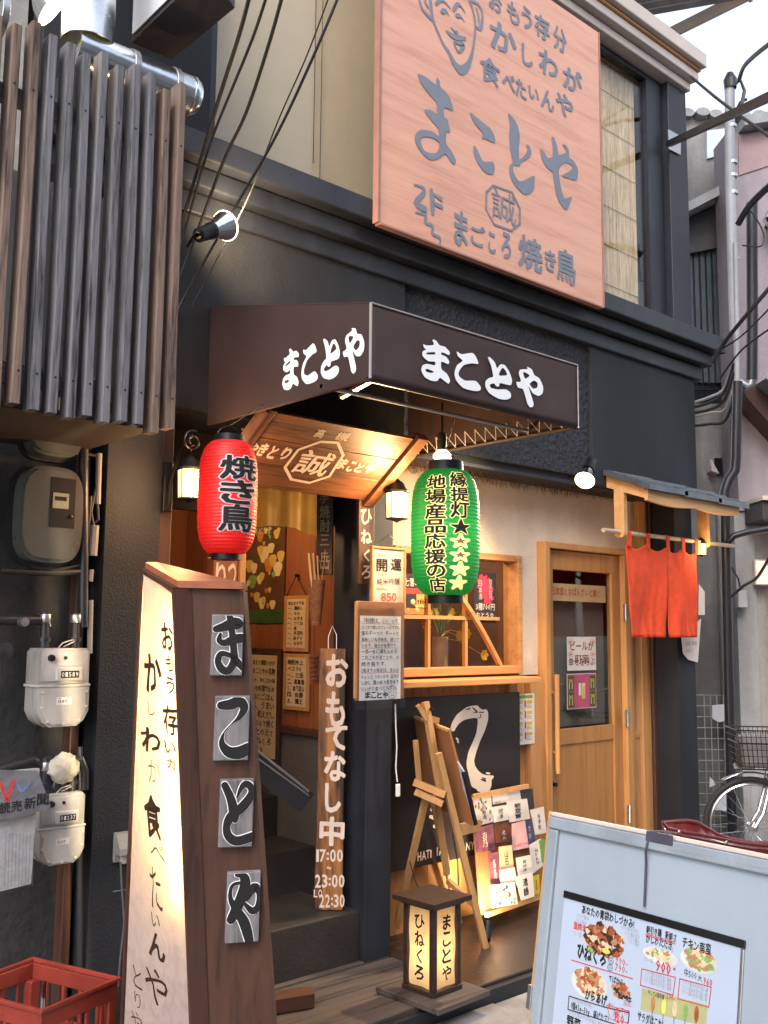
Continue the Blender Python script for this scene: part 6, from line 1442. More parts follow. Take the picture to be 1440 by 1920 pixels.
B(MP).box(us0-.002, vs1, .001, us1+.012, vs1+.018, .007, .002).obj('sheet_clamp', METB, mbd)
B(MP).box(us1+.002, vs0, .001, us1+.010, vs1-.002, .005, .002).obj('sheet_edge', ALU, mbd)
W0 = .0036
def mline(b, s, p0, p1, size, **k):
    a, c_ = mz(p0), mz(p1); fitline(b, s, a[0], a[1], c_[0], size, w=W0+.0006, **k)
b = B(MP)
mline(b, 'あなたの胃袋わしづかみ!', (350, 222), (672, 300), .024, off=.035, jit=.03)
mline(b, 'ひねくろ', (320, 478), (500, 530), .040, off=.05, jit=.05)
mline(b, '朝引き鶏 新鮮さ', (730, 338), (905, 372), .020, off=.03, jit=.06); mline(b, 'かしわたたき', (727, 392), (885, 420), .023, off=.03, jit=.06)
mline(b, 'チキン南蛮', (940, 418), (1110, 470), .026, off=.025, jit=.06); mline(b, 'からあげ', (370, 722), (500, 748), .028, off=.05, jit=.05)
mline(b, 'てばから', (508, 622), (600, 640), .018, off=.03, jit=.05); mline(b, '1本', (606, 740), (650, 752), .018, off=.03)
mline(b, '1個45g~50g 揚げたて!', (286, 782), (520, 842), .021, off=.02, jit=.05); mline(b, 'そしての和牛串', (740, 700), (838, 722), .013, off=.02)
mline(b, 'サラダはこれ!', (678, 850), (840, 880), .024, off=.03, jit=.06); mline(b, '野菜', (262, 880), (345, 900), .03, off=.04)
for (cx, cy, ch) in ((524, 506, '大'), (519, 545, '小')):
    a = mz((cx, cy)); pts = [(a[0]+.0075*math.cos(k*.524), a[1]+.0075*math.sin(k*.524), .0012) for k in range(13)]; b.stroke(pts, W0+.0006, k=2); gbox(b, ch, a[0]-.004, a[1]-.0045, a[0]+.004, a[1]+.0045, w=W0+.0008, off=.01)
b.obj('menu_lettering', INK, mbd)['kind'] = 'stuff'
b = B(MP)
mline(b, '990-', (548, 518), (632, 548), .024, off=.01); mline(b, '790-', (545, 560), (630, 592), .024, off=.01); mline(b, '900', (785, 562), (880, 590), .036, off=.03); mline(b, '-', (888, 572), (915, 585), .036, off=.03)
mline(b, '960', (1065, 640), (1122, 655), .022, off=.02); mline(b, '160-', (594, 765), (655, 790), .019, off=.01); mline(b, '230-', (848, 726), (908, 748), .018, off=.02); mline(b, '120', (538, 858), (610, 885), .032, off=.02)
mline(b, '釜焼き', (303, 312), (378, 332), .020, off=.03); mline(b, 'ボリュームアップ', (505, 782), (628, 828), .017, off=.02); mline(b, '1個', (535, 830), (570, 842), .018, off=.02)
def frame_px(b, pts, wd): 
    P = [mz(p) for p in pts]
    for a, c_ in zip(P, P[1:]+P[:1]): b.stroke([(a[0], a[1], wd), (c_[0], c_[1], wd)], W0+.0005)
frame_px(b, ((705, 552), (902, 602), (888, 706), (697, 648)), .0022); frame_px(b, ((928, 610), (1112, 660), (1098, 778), (916, 728)), .0022)
p, q = mz((292, 500)), mz((652, 610)); b.stroke([(*p, .0022), (*q, .0022)], W0+.0009)
for dv in (.004, .0075): p, q = mz((730, 338)), mz((905, 380)); b.stroke([(p[0], p[1]-dv, .0016), (q[0], p[1]-dv+.001, .0016)], W0+.0009)
frame_px(b, ((498, 765), (632, 800), (626, 870), (520, 845)), .0014)
b.obj('red_print', REDT, mbd)['kind'] = 'stuff'
b = B(MP); frame_px(b, ((278, 712), (480, 775), (632, 810), (620, 900), (272, 790)), .0026); mline(b, '中500', (950, 590), (1030, 615), .020, off=.0); mline(b, '大', (1032, 620), (1058, 628), .016, off=.0); b.obj('frame_print', DKP, mbd)['kind'] = 'stuff'
b = B(MP)
for x, y, x2, y2, n in ((318, 245, 395, 262, 2), (315, 275, 380, 290, 1), (580, 315, 690, 345, 1), (600, 348, 692, 372, 1), (618, 378, 690, 400, 1), (625, 402, 690, 425, 1), (722, 580, 880, 622, 1), (718, 605, 880, 648, 1), (716, 628, 880, 675, 1), (945, 640, 1095, 680, 1), (940, 668, 1090, 708, 1), (938, 694, 1088, 734, 1), (290, 735, 420, 770, 1), (840, 435, 890, 450, 1), (715, 500, 770, 515, 1), (300, 350, 350, 362, 1), (275, 812, 500, 872, 1)):
    mline(b, 'とりの旨みを引き出し炭火で'[:max(4, int((x2-x)/13))], (x, y), (x2, y2), .011, off=-.01, jit=.05)
b.obj('fine_print', GRYI, mbd)['kind'] = 'stuff'
FOOD = [mat('food_dark', (.045, .018, .010), .5, var=.6, scale=60), mat('food_red', (.30, .075, .025), .5, var=.4, scale=60), mat('food_meat', (.42, .19, .09), .5, var=.3, scale=60), mat('food_pale', (.62, .47, .30), .5, var=.2, scale=60), mat('food_green', (.20, .36, .10), .5, var=.3, scale=60), mat('food_lemon', (.60, .58, .10), .5)]
PLT = mat('plate_print', (.52, .55, .52), .5)
def food(nm, cx, cy, rx, ry, pal, n, blob, plate=None):
    b = B(MP); c = mz((cx, cy)); ex, ey = mz((cx+rx, cy+rx*.27)), mz((cx, cy-ry)); rx_, ry_ = ex[0]-c[0], ey[1]-c[1]; k = 0
    if plate: b.use(plate); b.fill([[(c[0]+rx_*1.12*math.cos(a), c[1]-.1*ry_+ry_*1.05*math.sin(a)) for a in [i*.2618 for i in range(24)]]], W0)
    for i in range(n):
        a, r_ = rnd.uniform(0, 6.28), rnd.random()**.6; cu, cv = c[0]+rx_*.88*r_*math.cos(a), c[1]+ry_*.85*r_*math.sin(a); s = blob*rnd.uniform(.6, 1.3); ph = rnd.uniform(0, 6)
        b.use(pal[rnd.randrange(len(pal))]); b.fill([[(cu+s*(1+.3*math.sin(3*t_+ph))*math.cos(t_), cv+s*.8*(1+.25*math.sin(4*t_+ph))*math.sin(t_)) for t_ in [j*.449 for j in range(14)]]], W0+.0001+i*.000004)
    return b.obj(nm, None, mbd, kind='stuff')
F0 = FOOD
food('food_picture', 480, 385, 125, 110, [F0[0], F0[0], F0[1], F0[1], F0[2], F0[3]], 150, .009); 
b = B(MP)
for cx, cy, r_, m_ in ((495, 448, .013, F0[5]), (400, 440, .012, F0[4])): c = mz((cx, cy)); b.use(m_); b.fill([[(c[0]+r_*math.cos(k*.4), c[1]+r_*.5*math.sin(k*.4)) for k in range(16)]], W0+.0008)
b.obj('lemon_print', None, mbd)['kind'] = 'stuff'
food('food_picture', 395, 630, 95, 88, [F0[1], F0[2], F0[2], F0[3]], 110, .008, PLT); food('food_picture', 582, 680, 58, 48, [F0[0], F0[2], F0[1]], 40, .0065)
food('food_picture', 812, 475, 95, 45, [F0[2], F0[3], F0[4], PLT], 60, .006, PLT); food('food_picture', 1040, 500, 100, 68, [F0[4], F0[2], F0[3], F0[2]], 80, .0065, PLT)
b = B(MP); P = [mz(q) for q in ((697, 792), (1082, 890), (1090, 765), (706, 665))]; b.use(mat('olive_print', (.36, .36, .17), .6)); b.fill([P], W0+.0001)
for i in range(5):
    c = mz((770+i*64, 758+i*15)); b.use([F0[2], F0[5], F0[3], F0[4], F0[1]][i]); b.fill([[(c[0]+.0065*math.cos(k*.5), c[1]+.018*math.sin(k*.5)) for k in range(13)]], W0+.0004); b.use(F0[0]); b.stroke([(c[0], c[1]-.016, .0015), (c[0], c[1]-.040, .0012)], W0+.0004)
b.obj('skewer_picture', None, mbd)
for k in (0, 1):
    p0 = MP.P(x0+.03+k*(Wd-.08), vl-.06, -.02); B().bar(tuple(p0), (p0.x+.42, p0.y, 0), .03, .02).obj('rear_leg', EASW, mbd)
b = B(MP); cc = MP.uv(988, 1866); b.box(x0-.008, cc[1]-.03, -.012, x0+.008, cc[1]+.03, .008, .002); b.obj('side_hinge', ALU, mbd)

# maroon moulded rim of an unidentified thing just behind the menu stand
t = thing('maroon_piece', 'unidentified glossy maroon moulded plastic piece with a rolled lip just behind the menu stand', 'tub', tuple(D(1330, 1640, 3.5)))
zq = zm((1180, 1300), 5.54)
top = [(340,1350),(470,1335),(600,1328),(700,1345),(800,1405),(900,1465),(1000,1505),(1150,1540),(1300,1562),(1440,1560),(1560,1550)]
front = [(345,1375),(400,1385),(500,1392),(620,1385),(700,1392),(790,1440),(880,1480),(1000,1520),(1150,1555),(1300,1575),(1440,1578),(1560,1570)]
P = [D(*zq(q), 3.5) for q in top]
b = B(); b.tube([tuple(q) for q in P], .009, 10); b.obj('rolled_lip', MAROON, t, smooth=True)
b = B(); vs = []
fr = [D(*zq(q), 3.40) for q in [(342, 1375), (400, 1440), (560, 1480), (700, 1500), (850, 1530), (1000, 1560), (1150, 1590), (1300, 1610), (1440, 1620), (1500, 1622), (1560, 1622)]]
for a, c_ in zip(P, fr): vs += [tuple(a), tuple(c_), tuple(c_+Vector((.02, .02, -.22)))]
b.add(vs, [f for i in range(len(P)-1) for f in ((3*i, 3*i+1, 3*i+4, 3*i+3), (3*i+1, 3*i+2, 3*i+5, 3*i+4))]); o = b.obj('shell', MAROON, t, smooth=True); md = o.modifiers.new('thickness', 'SOLIDIFY'); md.thickness = .006
b = B(); b.tube([tuple(q+Vector((0, 0, .012))) for q in fr], .006, 8); b.obj('front_lip', MAROON, t, smooth=True)
for q in ((520, 1440), (1010, 1550)): c = D(*zq(q), 3.38); B().lathe([(0, .004), (.006, .003), (.008, 0)], 10, m=Matrix.Translation(c) @ Matrix.Rotation(R(90), 4, 'X')).obj('rivet', ALU, t, smooth=True)

# ================================================================== RED CRATE
cr = thing('beer_crate', 'empty red plastic bottle crate at the bottom left corner', 'crate', (1.2, 2.6, 0))
dc_ = 2.85
A0, A1, A2, A3 = D(78, 1893, dc_), D(222, 1832, dc_+.11), D(130, 1778, dc_+.34), D(-12, 1810, dc_+.22)
zc_ = sum(q.z for q in (A0, A1, A2, A3))/4
A0, A1 = U(78, 1893, 2, zc_), U(222, 1832, 2, zc_)
ex = (A1-A0); ex.z = 0; Lx = ex.length; ex = ex.normalized(); ey = Vector((-ex.y, ex.x, 0))
Ly = Lx*1.22; Tm = Matrix.Identity(4)
for i in range(3): Tm[i][0] = ex[i]; Tm[i][1] = ey[i]; Tm[i][2] = (0, 0, 1)[i]; Tm[i][3] = (A0.x, A0.y, zc_)[i]
g = .012
def rim(z0, z1, nm, ins=0):
    b = B(Tm); b.box(ins, ins, z0, Lx-ins, ins+g, z1, .002); b.box(ins, Ly-ins-g, z0, Lx-ins, Ly-ins, z1, .002); b.box(ins, ins+g+.0005, z0, ins+g, Ly-ins-g-.0005, z1, .002); b.box(Lx-ins-g, ins+g+.0005, z0, Lx-ins, Ly-ins-g-.0005, z1, .002); b.obj(nm, CRATE, cr)
rim(-.012, 0, 'top_rim', -.006); rim(-.060, -.0125, 'upper_band', 0); rim(-.20, -.16, 'middle_band', 0); rim(-.33, -.28, 'lower_band', 0)
for k_ in range(1, 5):
    for x_, y_ in ((Lx*k_/5, .0015), (Lx*k_/5, Ly-.0105)): B(Tm).box(x_-.006, y_, -.1595, x_+.006, y_+.009, -.0605, .002).obj('side_bar', CRATE, cr)
    for x_, y_ in ((.0015, Ly*k_/5), (Lx-.0105, Ly*k_/5)): B(Tm).box(x_, y_-.006, -.1595, x_+.009, y_+.006, -.0605, .002).obj('side_bar', CRATE, cr)
for sx in (0, 1):
    for sy in (0, 1): B(Tm).box(sx*(Lx-.035), sy*(Ly-.035), -.279, sx*(Lx-.035)+.035, sy*(Ly-.035)+.035, -.0605, .004).obj('corner_post', CRATE, cr)
b = B(Tm)
for i in range(1, 3): b.box(Lx*i/3-.004, g, -.30, Lx*i/3+.004, Ly-g, -.22)
for i in range(1, 4): b.box(g, Ly*i/4-.004, -.301, Lx-g, Ly*i/4+.004, -.221)
b.box(g, g, -.335, Lx-g, Ly-g, -.325); b.obj('divider_grid', CRATE, cr)
b = B(); b.box(A0.x-.6, A0.y-.4, 0, A0.x+.9, A0.y+1.0, .01)
pc = thing('pipe_offcut', 'bent bright metal tube standing in the red crate', 'tube', tuple(Tm @ Vector((Lx*.55, Ly*.45, -.32))))
b = B(Tm); b.tube([(Lx*.5, Ly*.42, -.32), (Lx*.5, Ly*.42, -.12), (Lx*.52, Ly*.44, -.04), (Lx*.53, Ly*.45, .0)], .010, 12); b.obj('tube', CHROME, pc, smooth=True)
st = thing('crate_stack_base', 'lower red plastic crate beneath the top crate at the bottom left', 'crate', (A0.x, A0.y, 0)); b = B(Tm); zz0 = -zc_
b.box(0, 0, zz0, Lx, g, -.3361, .003); b.box(0, Ly-g, zz0, Lx, Ly, -.3361, .003); b.box(0, g+.001, zz0, g, Ly-g-.001, -.3361, .003); b.box(Lx-g, g+.001, zz0, Lx, Ly-g-.001, -.3361, .003); b.obj('crate_wall', CRATE, st)

# ================================================================== RIGHT NEIGHBOURS (they stand square to the view, where the alley bends)
DG = 7.1
G0 = CP+FD*DG; GP = Plane((G0.x, G0.y, 0), rdir(base+4))
DPK = 6.7
PKP = Plane((CP+FD*DPK).to_tuple()[:2]+(0,), rdir(base+2))
gb = thing('grey_building', 'grey concrete building with dark vertical window bars just right of the restaurant', 'building', tuple(GP.P(GP.uv(1330, 1200)[0], 0)), rzof(GP.r))
uL, uR = GP.uv(1255, 900)[0], GP.uv(1395, 900)[0]
zT = GP.uv(1330, 222)[1]; zsh = GP.uv(1330, 740)[1]; zw0 = GP.uv(1320, 720)[1]; zw1 = GP.uv(1320, 440)[1]; zeave = GP.uv(1310, 385)[1]
B(GP).box(uL, 0, -2, uR, zw0-.15, 0).obj('wall', CONC, gb); B(GP).box(uL, zw1+.1, -2, uR, zT, .02).obj('upper_wall', CONC, gb); B(GP).box(uL, zw0-.149, -2, uR, zw1+.099, -.25).obj('recess_wall', mat('recess', (.06, .07, .08), .7), gb)
b = B(GP); L = [GP.uv(*q) for q in ((1255, 415), (1338, 372), (1352, 378), (1352, 392), (1340, 388), (1255, 432))]; b.extr(L, .02, .32); b.obj('canopy_ledge', CONCL, gb)
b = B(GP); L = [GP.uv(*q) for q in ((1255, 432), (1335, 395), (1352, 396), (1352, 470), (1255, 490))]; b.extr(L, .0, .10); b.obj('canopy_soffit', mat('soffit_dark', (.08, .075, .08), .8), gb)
BARM = mat('bar_paint', (.075, .095, .11), .5)
for i in range(7):
    x = 1281+i*11.5; a, c_ = GP.uv(x, 600); u = GP.uv(x, 600)[0]; B(GP).box(u-.016, zw0, .02, u+.016, zw1, .05).obj('window_bar', BARM, gb)
b = B(GP)
for z in (zw0-.05, (zw0+zw1)/2-.35, zw1-.02): b.box(uL, z, -.02, GP.uv(1357, 600)[0], z+.06, .018)
b.obj('bar_rail', DPIPE, gb)
b = B(GP); b.box(GP.uv(1352, 600)[0], zw0-.14, .0, GP.uv(1366, 600)[0], zw1+.2, .09); b.obj('corner_board', DPIPE, gb)
u0 = GP.uv(1278, 215)[0]; RTM = mat('roof_tile', (.26, .26, .27), .6, var=.3)
for i in range(9): B(GP).lathe([(0, -.08), (.054, -.08), (.058, 0), (.054, .5), (0, .5)], 14, m=Matrix.Translation((u0+.02+i*.112, zT, -.42+.02*(i % 2))) @ Matrix.Diagonal((1, .62, 1, 1))).obj('ridge_tile', RTM, gb, smooth=True)
b = B(GP); L = [GP.uv(*q) for q in ((1322, 250), (1358, 245), (1358, 292), (1322, 302))]; b.extr(L[::-1], .021, .04); b.obj('patch_panel', mat('pale_patch', (.50, .56, .60), .6), gb)
b = B(GP); b.box(GP.uv(1340, 960)[0], .2, .001, GP.uv(1372, 960)[0], GP.uv(1355, 930)[1], .05, .01); b.obj('lower_pilaster', CONCL, gb)
# wall vent hood
t = thing('vent_hood', 'small beige vent hood with rusty slot on the grey concrete wall', 'vent', tuple(GP.P(*GP.uv(1335, 880))), rzof(GP.r))
u0, v0, u1, v1 = GP.rect(1324, 862, 1348, 892); b = B(GP); b.prism([(u0, v0+.02, .001), (u1-.04, v0, .001), (u1-.04, v1, .001), (u0+.03, v1, .001)], [(u0, v0+.02, .10), (u1-.04, v0, .10), (u1-.06, v1-.02, .03), (u0+.03, v1-.02, .03)]); b.obj('hood', LIGHTBEIGE, t); b = B(GP); b.box(u1-.035, v0, .001, u1+.02, v1+.01, .02); b.obj('slot', METB, t)
# lattice panel with paper scraps by the bicycle
lt = thing('wire_lattice', 'rusty wire grid panel with torn white papers standing behind the bicycle', 'lattice', tuple(GP.P(GP.uv(1330, 1400)[0], 0, .2)), rzof(GP.r))
u0, v0, u1, v1 = GP.rect(1303, 1300, 1350, 1545); b = B(GP)
for i in range(5): x = u0+(u1-u0)*i/4; b.rod((x, v0-.4, .2), (x, v1, .2), .004, 5)
for i in range(16): z = v1-i*.075; b.rod((u0-.2, z, .206), (u1, z, .206), .004, 5)
b.obj('wire_grid', ALU, lt, kind='stuff'); b = B(GP); b.rod((u1+.02, 0, .2), (u1+.02, v1+.05, .2), .014, 8); b.obj('post', mat('rusty_white', (.40, .36, .34), .6, var=.4, stain=.5), lt)
for i, (pts, lab) in enumerate((([(1313, 1318), (1340, 1316), (1341, 1345), (1325, 1349), (1313, 1342)], 'torn white paper with a blue corner on the wire grid'), ([(1308, 1448), (1316, 1456), (1318, 1463), (1308, 1467)], 'small torn white scrap low on the wire grid'), ([(1309, 1486), (1335, 1478), (1346, 1480), (1346, 1510), (1309, 1508)], 'wide white paper at the foot of the wire grid behind the wheel'))):
    L = [GP.uv(*q) for q in pts]; B(GP).extr(L[::-1], .215, .217).obj('paper_scrap', PAPERB, loc=tuple(GP.P(*L[0], .215)), rz=rzof(GP.r), label=lab, cat='paper')
# pink rendered house
ph = thing('pink_house', 'pale pinkish rendered house with dark sloping barge board at the right edge', 'building', tuple(PKP.P(PKP.uv(1410, 1200)[0], 0)), rzof(PKP.r))
u0 = PKP.uv(1384, 900)[0]; u1 = PKP.uv(1600, 900)[0]; zt = PKP.uv(1400, 250)[1]; zlow = PKP.uv(1410, 958)[1]
B(PKP).box(u0, zlow, -.25, u1, zt, 0).obj('wall', PINK, ph)
B(PKP).box(u0-.03, 0, -.25, u0+.11, zlow-.002, -.02).obj('pilaster', CONCL, ph); B(PKP).box(u0+.111, 0, -.25, u1, zlow-.002, -.06).obj('lower_wall', mat('lower_render', (.42, .37, .35), .8, bump=.5, var=.12, stain=.2), ph)
b = B(PKP); L = [PKP.uv(*q) for q in ((1384, 250), (1500, 232), (1500, 212), (1384, 232))]; b.extr(L, -.3, .12); b.obj('roof_edge', mat('tile_grey', (.25, .25, .26), .6, var=.3), ph)
b = B(PKP); L = [PKP.uv(*q) for q in ((1384, 330), (1500, 292), (1500, 236), (1384, 254))]; b.extr(L, .001, .01); b.obj('pink_band', mat('pink_band', (.33, .225, .235), .8), ph)
b = B(PKP); L = [PKP.uv(*q) for q in ((1368, 742), (1392, 738), (1460, 795), (1460, 850), (1391, 776), (1378, 760))]; b.extr(L[::-1], .002, .22); b.obj('barge_board', DKW, ph)
b = B(PKP); L = [PKP.uv(*q) for q in ((1392, 736), (1398, 735), (1470, 790), (1470, 800))]; b.extr(L[::-1], .0, .40); b.obj('roof_verge', mat('roof_grey', (.22, .23, .24), .6), ph)
b = B(PKP); a = PKP.rect(1396, 950, 1500, 986); b.box(a[0], a[1], .0, a[2], a[3], .30, .01); b.obj('door_canopy', mat('canopy_dark', (.035, .028, .03), .6), ph); b = B(PKP); b.box(a[0]-.01, a[3]+.002, .0, a[2], a[3]+.03, .33); b.obj('canopy_top', LIGHTBEIGE, ph)
t = thing('lit_sign_panel', 'small warm lit sign panel on the pink house at the right edge', 'sign', tuple(PKP.P(*PKP.uv(1425, 1100))), rzof(PKP.r)); a = PKP.rect(1411, 1050, 1437, 1098); B(PKP).box(a[0], a[1], .0, a[2], a[3], .04, .005).obj('box', LIGHTBEIGE, t); B(PKP).box(a[0]+.01, a[1]+.01, .041, a[2]-.01, a[3]-.01, .044).obj('face', emis('warm_sign', (.75, .55, .40), .35, .4, 10), t)
t = thing('narrow_light_sign', 'tall narrow glowing sign cut off by the right edge', 'sign', tuple(PKP.P(*PKP.uv(1440, 1100))), rzof(PKP.r)); a = PKP.rect(1437, 1030, 1470, 1300); B(PKP).box(a[0], a[1], .08, a[2], a[3], .14, .006).obj('case', ALU, t); B(PKP).box(a[0]+.012, a[1]+.02, .141, a[2]-.012, a[3]-.02, .143).obj('face', emis('narrow_face', (1, .9, .7), 1.2, .3, 6), t)
t = thing('gas_valve_box', 'small grey junction box with cables on the pink house corner', 'box', tuple(PKP.P(*PKP.uv(1384, 1130))), rzof(PKP.r)); a = PKP.rect(1376, 1108, 1393, 1140); B(PKP).box(a[0], a[1], .02, a[2], a[3], .08, .006).obj('box', CONCL, t); b = B(PKP); P0_ = PKP.uv(1384, 1108); b.tube([(P0_[0], P0_[1], .05), (P0_[0]-.02, P0_[1]+.08, .06), (P0_[0]-.06, P0_[1]+.16, .05)], .006, 6); b.obj('cable', CABLE, t)
t = thing('wall_lamp', 'round metal wall lamp at the upper right edge of the pink house', 'lamp', tuple(PKP.P(*PKP.uv(1436, 425))), rzof(PKP.r)); q = PKP.P(*PKP.uv(1437, 425), .15); B().lathe([(0, -.06), (.06, -.05), (.085, -.01), (.06, .05), (0, .06)], 20, c=tuple(q)).obj('globe', CHROME, t, smooth=True); B().rod(tuple(q), tuple(q-PKP.n*.15), .015).obj('arm', METB, t)
# pipes
def pxtube(depths, pts, r, n=10):
    P = [tuple(D(x, y, d)) for (x, y), d in zip(pts, depths)]; b = B(); b.tube(P, r, n); return b
t = thing('drain_pipe', 'black rainwater pipe with offsets running down beside the grey concrete wall', 'pipe', tuple(D(1378, 1700, 6.5)))
pxtube([6.45]*3, [(1410, -20+400), (1411, 600), (1410, 712)], .036).obj('upper_pipe', DPIPE, t, smooth=True)
pxtube([6.45]*5, [(1412, 705), (1408, 722), (1398, 724), (1388, 718), (1384, 725)], .030).obj('elbow', ALU, t, smooth=True)
pxtube([6.4]*7, [(1383, 715), (1380, 860), (1378, 882), (1366, 900), (1359, 920), (1360, 1000), (1373, 1560)], .032, 12).obj('pipe', DPIPE, t, smooth=True)
pxtube([6.35]*4, [(1364, 1018), (1376, 1005), (1400, 998), (1480, 985)], .022).obj('branch_pipe', DPIPE, t, smooth=True)
t = thing('conduit_mast', 'tall white service mast with clamps carrying cables at the upper right', 'mast', tuple(D(1370, 720, 6.6)))
pxtube([6.6]*3, [(1368, 150), (1369, 330), (1377, 620)], .033, 14).obj('mast', mat('mast_paint', (.36, .37, .41), .4, var=.15, stain=.25), t, smooth=True)
pxtube([6.55]*3, [(1379, 455), (1382, 600), (1382, 715)], .017, 10).obj('thin_conduit', bpy.data.materials['mast_paint'], t, smooth=True)
b = B()
for y in (240, 308, 333, 365, 488): q = D(1369+(y-150)*.02, y, 6.6); b.lathe([(.0335, 0), (.037, 0), (.037, .02), (.0335, .02)], 14, c=tuple(q))
b.obj('clamp_band', ALU, t)['kind'] = 'stuff'
b = B(); q = D(1369, 150, 6.6); b.lathe([(.04, -.06), (.045, 0), (.02, .05), (0, .05)], 14, c=tuple(q)); b.tube([tuple(D(1372, 165, 6.6)), tuple(D(1388, 150, 6.6)), tuple(D(1396, 170, 6.55)), tuple(D(1390, 200, 6.5))], .012, 6); b.tube([tuple(D(1376, 215, 6.6)), tuple(D(1388, 192, 6.6)), tuple(D(1400, 186, 6.6))], .010, 6); b.obj('weather_head', DPIPE, t)
# support stay across from the corner post
t = thing('stay_bar', 'square steel stay reaching from a bright plate on the corner post out over the alley', 'bar', tuple(U(1262, 268, 1, 3.25)))
b = B(); a, c_ = U(1254, 270, 1, 3.24), D(1450, 178, 4.2); b.bar(tuple(a), tuple(c_), .035, .035); b.obj('bar', DPIPE, t)
F = FY(3.255); L = [F.uv(*q) for q in ((1252, 243), (1275, 256), (1275, 291), (1253, 280))]; B(F).extr(L[::-1], .0, .006).obj('plate', ALU, t)
# cables
def cable(label, pts, r=.006, nm='overhead_cable', sag=0, grp='cables strung over the alley', mt=None):
    P = [Vector(p) for p in pts]; Q = []
    for i in range(len(P)-1):
        p0, p1, p2, p3 = P[max(i-1, 0)], P[i], P[i+1], P[min(i+2, len(P)-1)]
        for j in range(8):
            t_ = j/8; Q.append(.5*((2*p1)+(p2-p0)*t_+(2*p0-5*p1+4*p2-p3)*t_*t_+(3*p1-p0-3*p2+p3)*t_**3))
    Q.append(P[-1]); b = B(); b.tube([tuple(q) for q in Q], r, 6); o = b.obj(nm, mt or CABLE, loc=tuple(P[0]), smooth=True, label=label, cat='cable', group=grp); return o
def CY(*a): return [tuple(U(x, y, 1, Y)) for x, y, Y in a]
g2 = 'black cables sloping across the upper window at left'
cable('leftmost thick black cable crossing the upper left window', CY((476, -40, 2.2), (450, 60, 2.35), (412, 180, 2.6), (385, 270, 2.8), (352, 380, 3.1), (325, 470, 3.24)), .0065, grp=g2)
cable('second wavy black cable from the left over the upper window', CY((510, -40, 2.2), (478, 60, 2.35), (442, 150, 2.6), (405, 240, 2.8), (378, 320, 3.0), (350, 420, 3.2), (325, 490, 3.24)), .005, grp=g2)
cable('third black cable from the left over the upper window', CY((538, -40, 2.2), (505, 80, 2.4), (462, 210, 2.65), (420, 300, 2.85), (375, 420, 3.15), (330, 540, 3.25)), .006, grp=g2)
cable('thin cable second from the right over the upper window', CY((622, -20, 2.3), (575, 105, 2.45), (520, 230, 2.7), (470, 360, 2.95), (425, 450, 3.1), (360, 575, 3.25)), .0028, grp=g2)
cable('rightmost cable running past the spot lamp to the slats', CY((644, -30, 2.3), (590, 100, 2.45), (520, 250, 2.7), (440, 390, 2.95), (355, 540, 3.2), (320, 610, 3.26)), .0055, grp=g2)
g3 = 'cables at the right edge of the alley'
cable('long thick cable descending from the eaves end to the right edge', [tuple(U(1297, 145, 1, 3.1)), tuple(D(1345, 185, 5.2)), tuple(D(1395, 222, 5.0)), tuple(D(1470, 275, 4.8))], .008, grp=g3)
cable('bundle of thick cables sweeping up to the right from the mast head', [tuple(D(1386, 150, 6.5)), tuple(D(1395, 125, 6.3)), tuple(D(1420, 100, 6.0)), tuple(D(1460, 70, 5.6))], .014, grp=g3)
cable('heavy cable bundle rising to the right beside the black pipe', [tuple(D(1384, 420, 6.3)), tuple(D(1402, 390, 6.2)), tuple(D(1425, 365, 6.1)), tuple(D(1470, 325, 5.9))], .022, grp=g3)
cable('lower black cable rising to the right past the pink wall', [tuple(D(1335, 680, 6.0)), tuple(D(1360, 640, 5.9)), tuple(D(1400, 590, 5.7)), tuple(D(1460, 520, 5.5))], .012, grp=g3)
cable('thin cable under the heavy one at the right edge', [tuple(D(1338, 662, 6.0)), tuple(D(1390, 630, 5.8)), tuple(D(1460, 560, 5.5))], .005, grp=g3)
cable('thin lower cable curving to the right edge at wall height', [tuple(D(1350, 710, 6.2)), tuple(D(1392, 655, 6.0)), tuple(D(1460, 605, 5.7))], .006, grp=g3)
cable('looped thin cable hanging by the round wall lamp', [tuple(D(1404, 390, 6.3)), tuple(D(1424, 420, 6.3)), tuple(D(1433, 445, 6.3)), tuple(D(1425, 462, 6.3)), tuple(D(1392, 460, 6.4))], .005, grp=g3)
cable('knotted black cable across the junction box', [tuple(D(1372, 1118, 6.3)), tuple(D(1395, 1098, 6.1)), tuple(D(1420, 1082, 5.9)), tuple(D(1445, 1040, 5.7))], .010, grp=g3)
for i, (y0, y1, y2) in enumerate(((758, 745, 700), (766, 755, 705), (775, 768, 722), (785, 774, 752), (800, 795, 775))):
    cable('cable number %s down of five running along the grey wall into the black pipe' % ['one', 'two', 'three', 'four', 'five'][i], [tuple(D(1289, y0, 6.9)), tuple(D(1330, y1, 6.85)), tuple(D(1358, (y1+y2)/2+5, 6.8)), tuple(D(1376, y2-25, 6.7))], .011 if i != 3 else .007, grp='cables clipped to the grey concrete wall', mt=CONCL if i in (0, 3) else None)

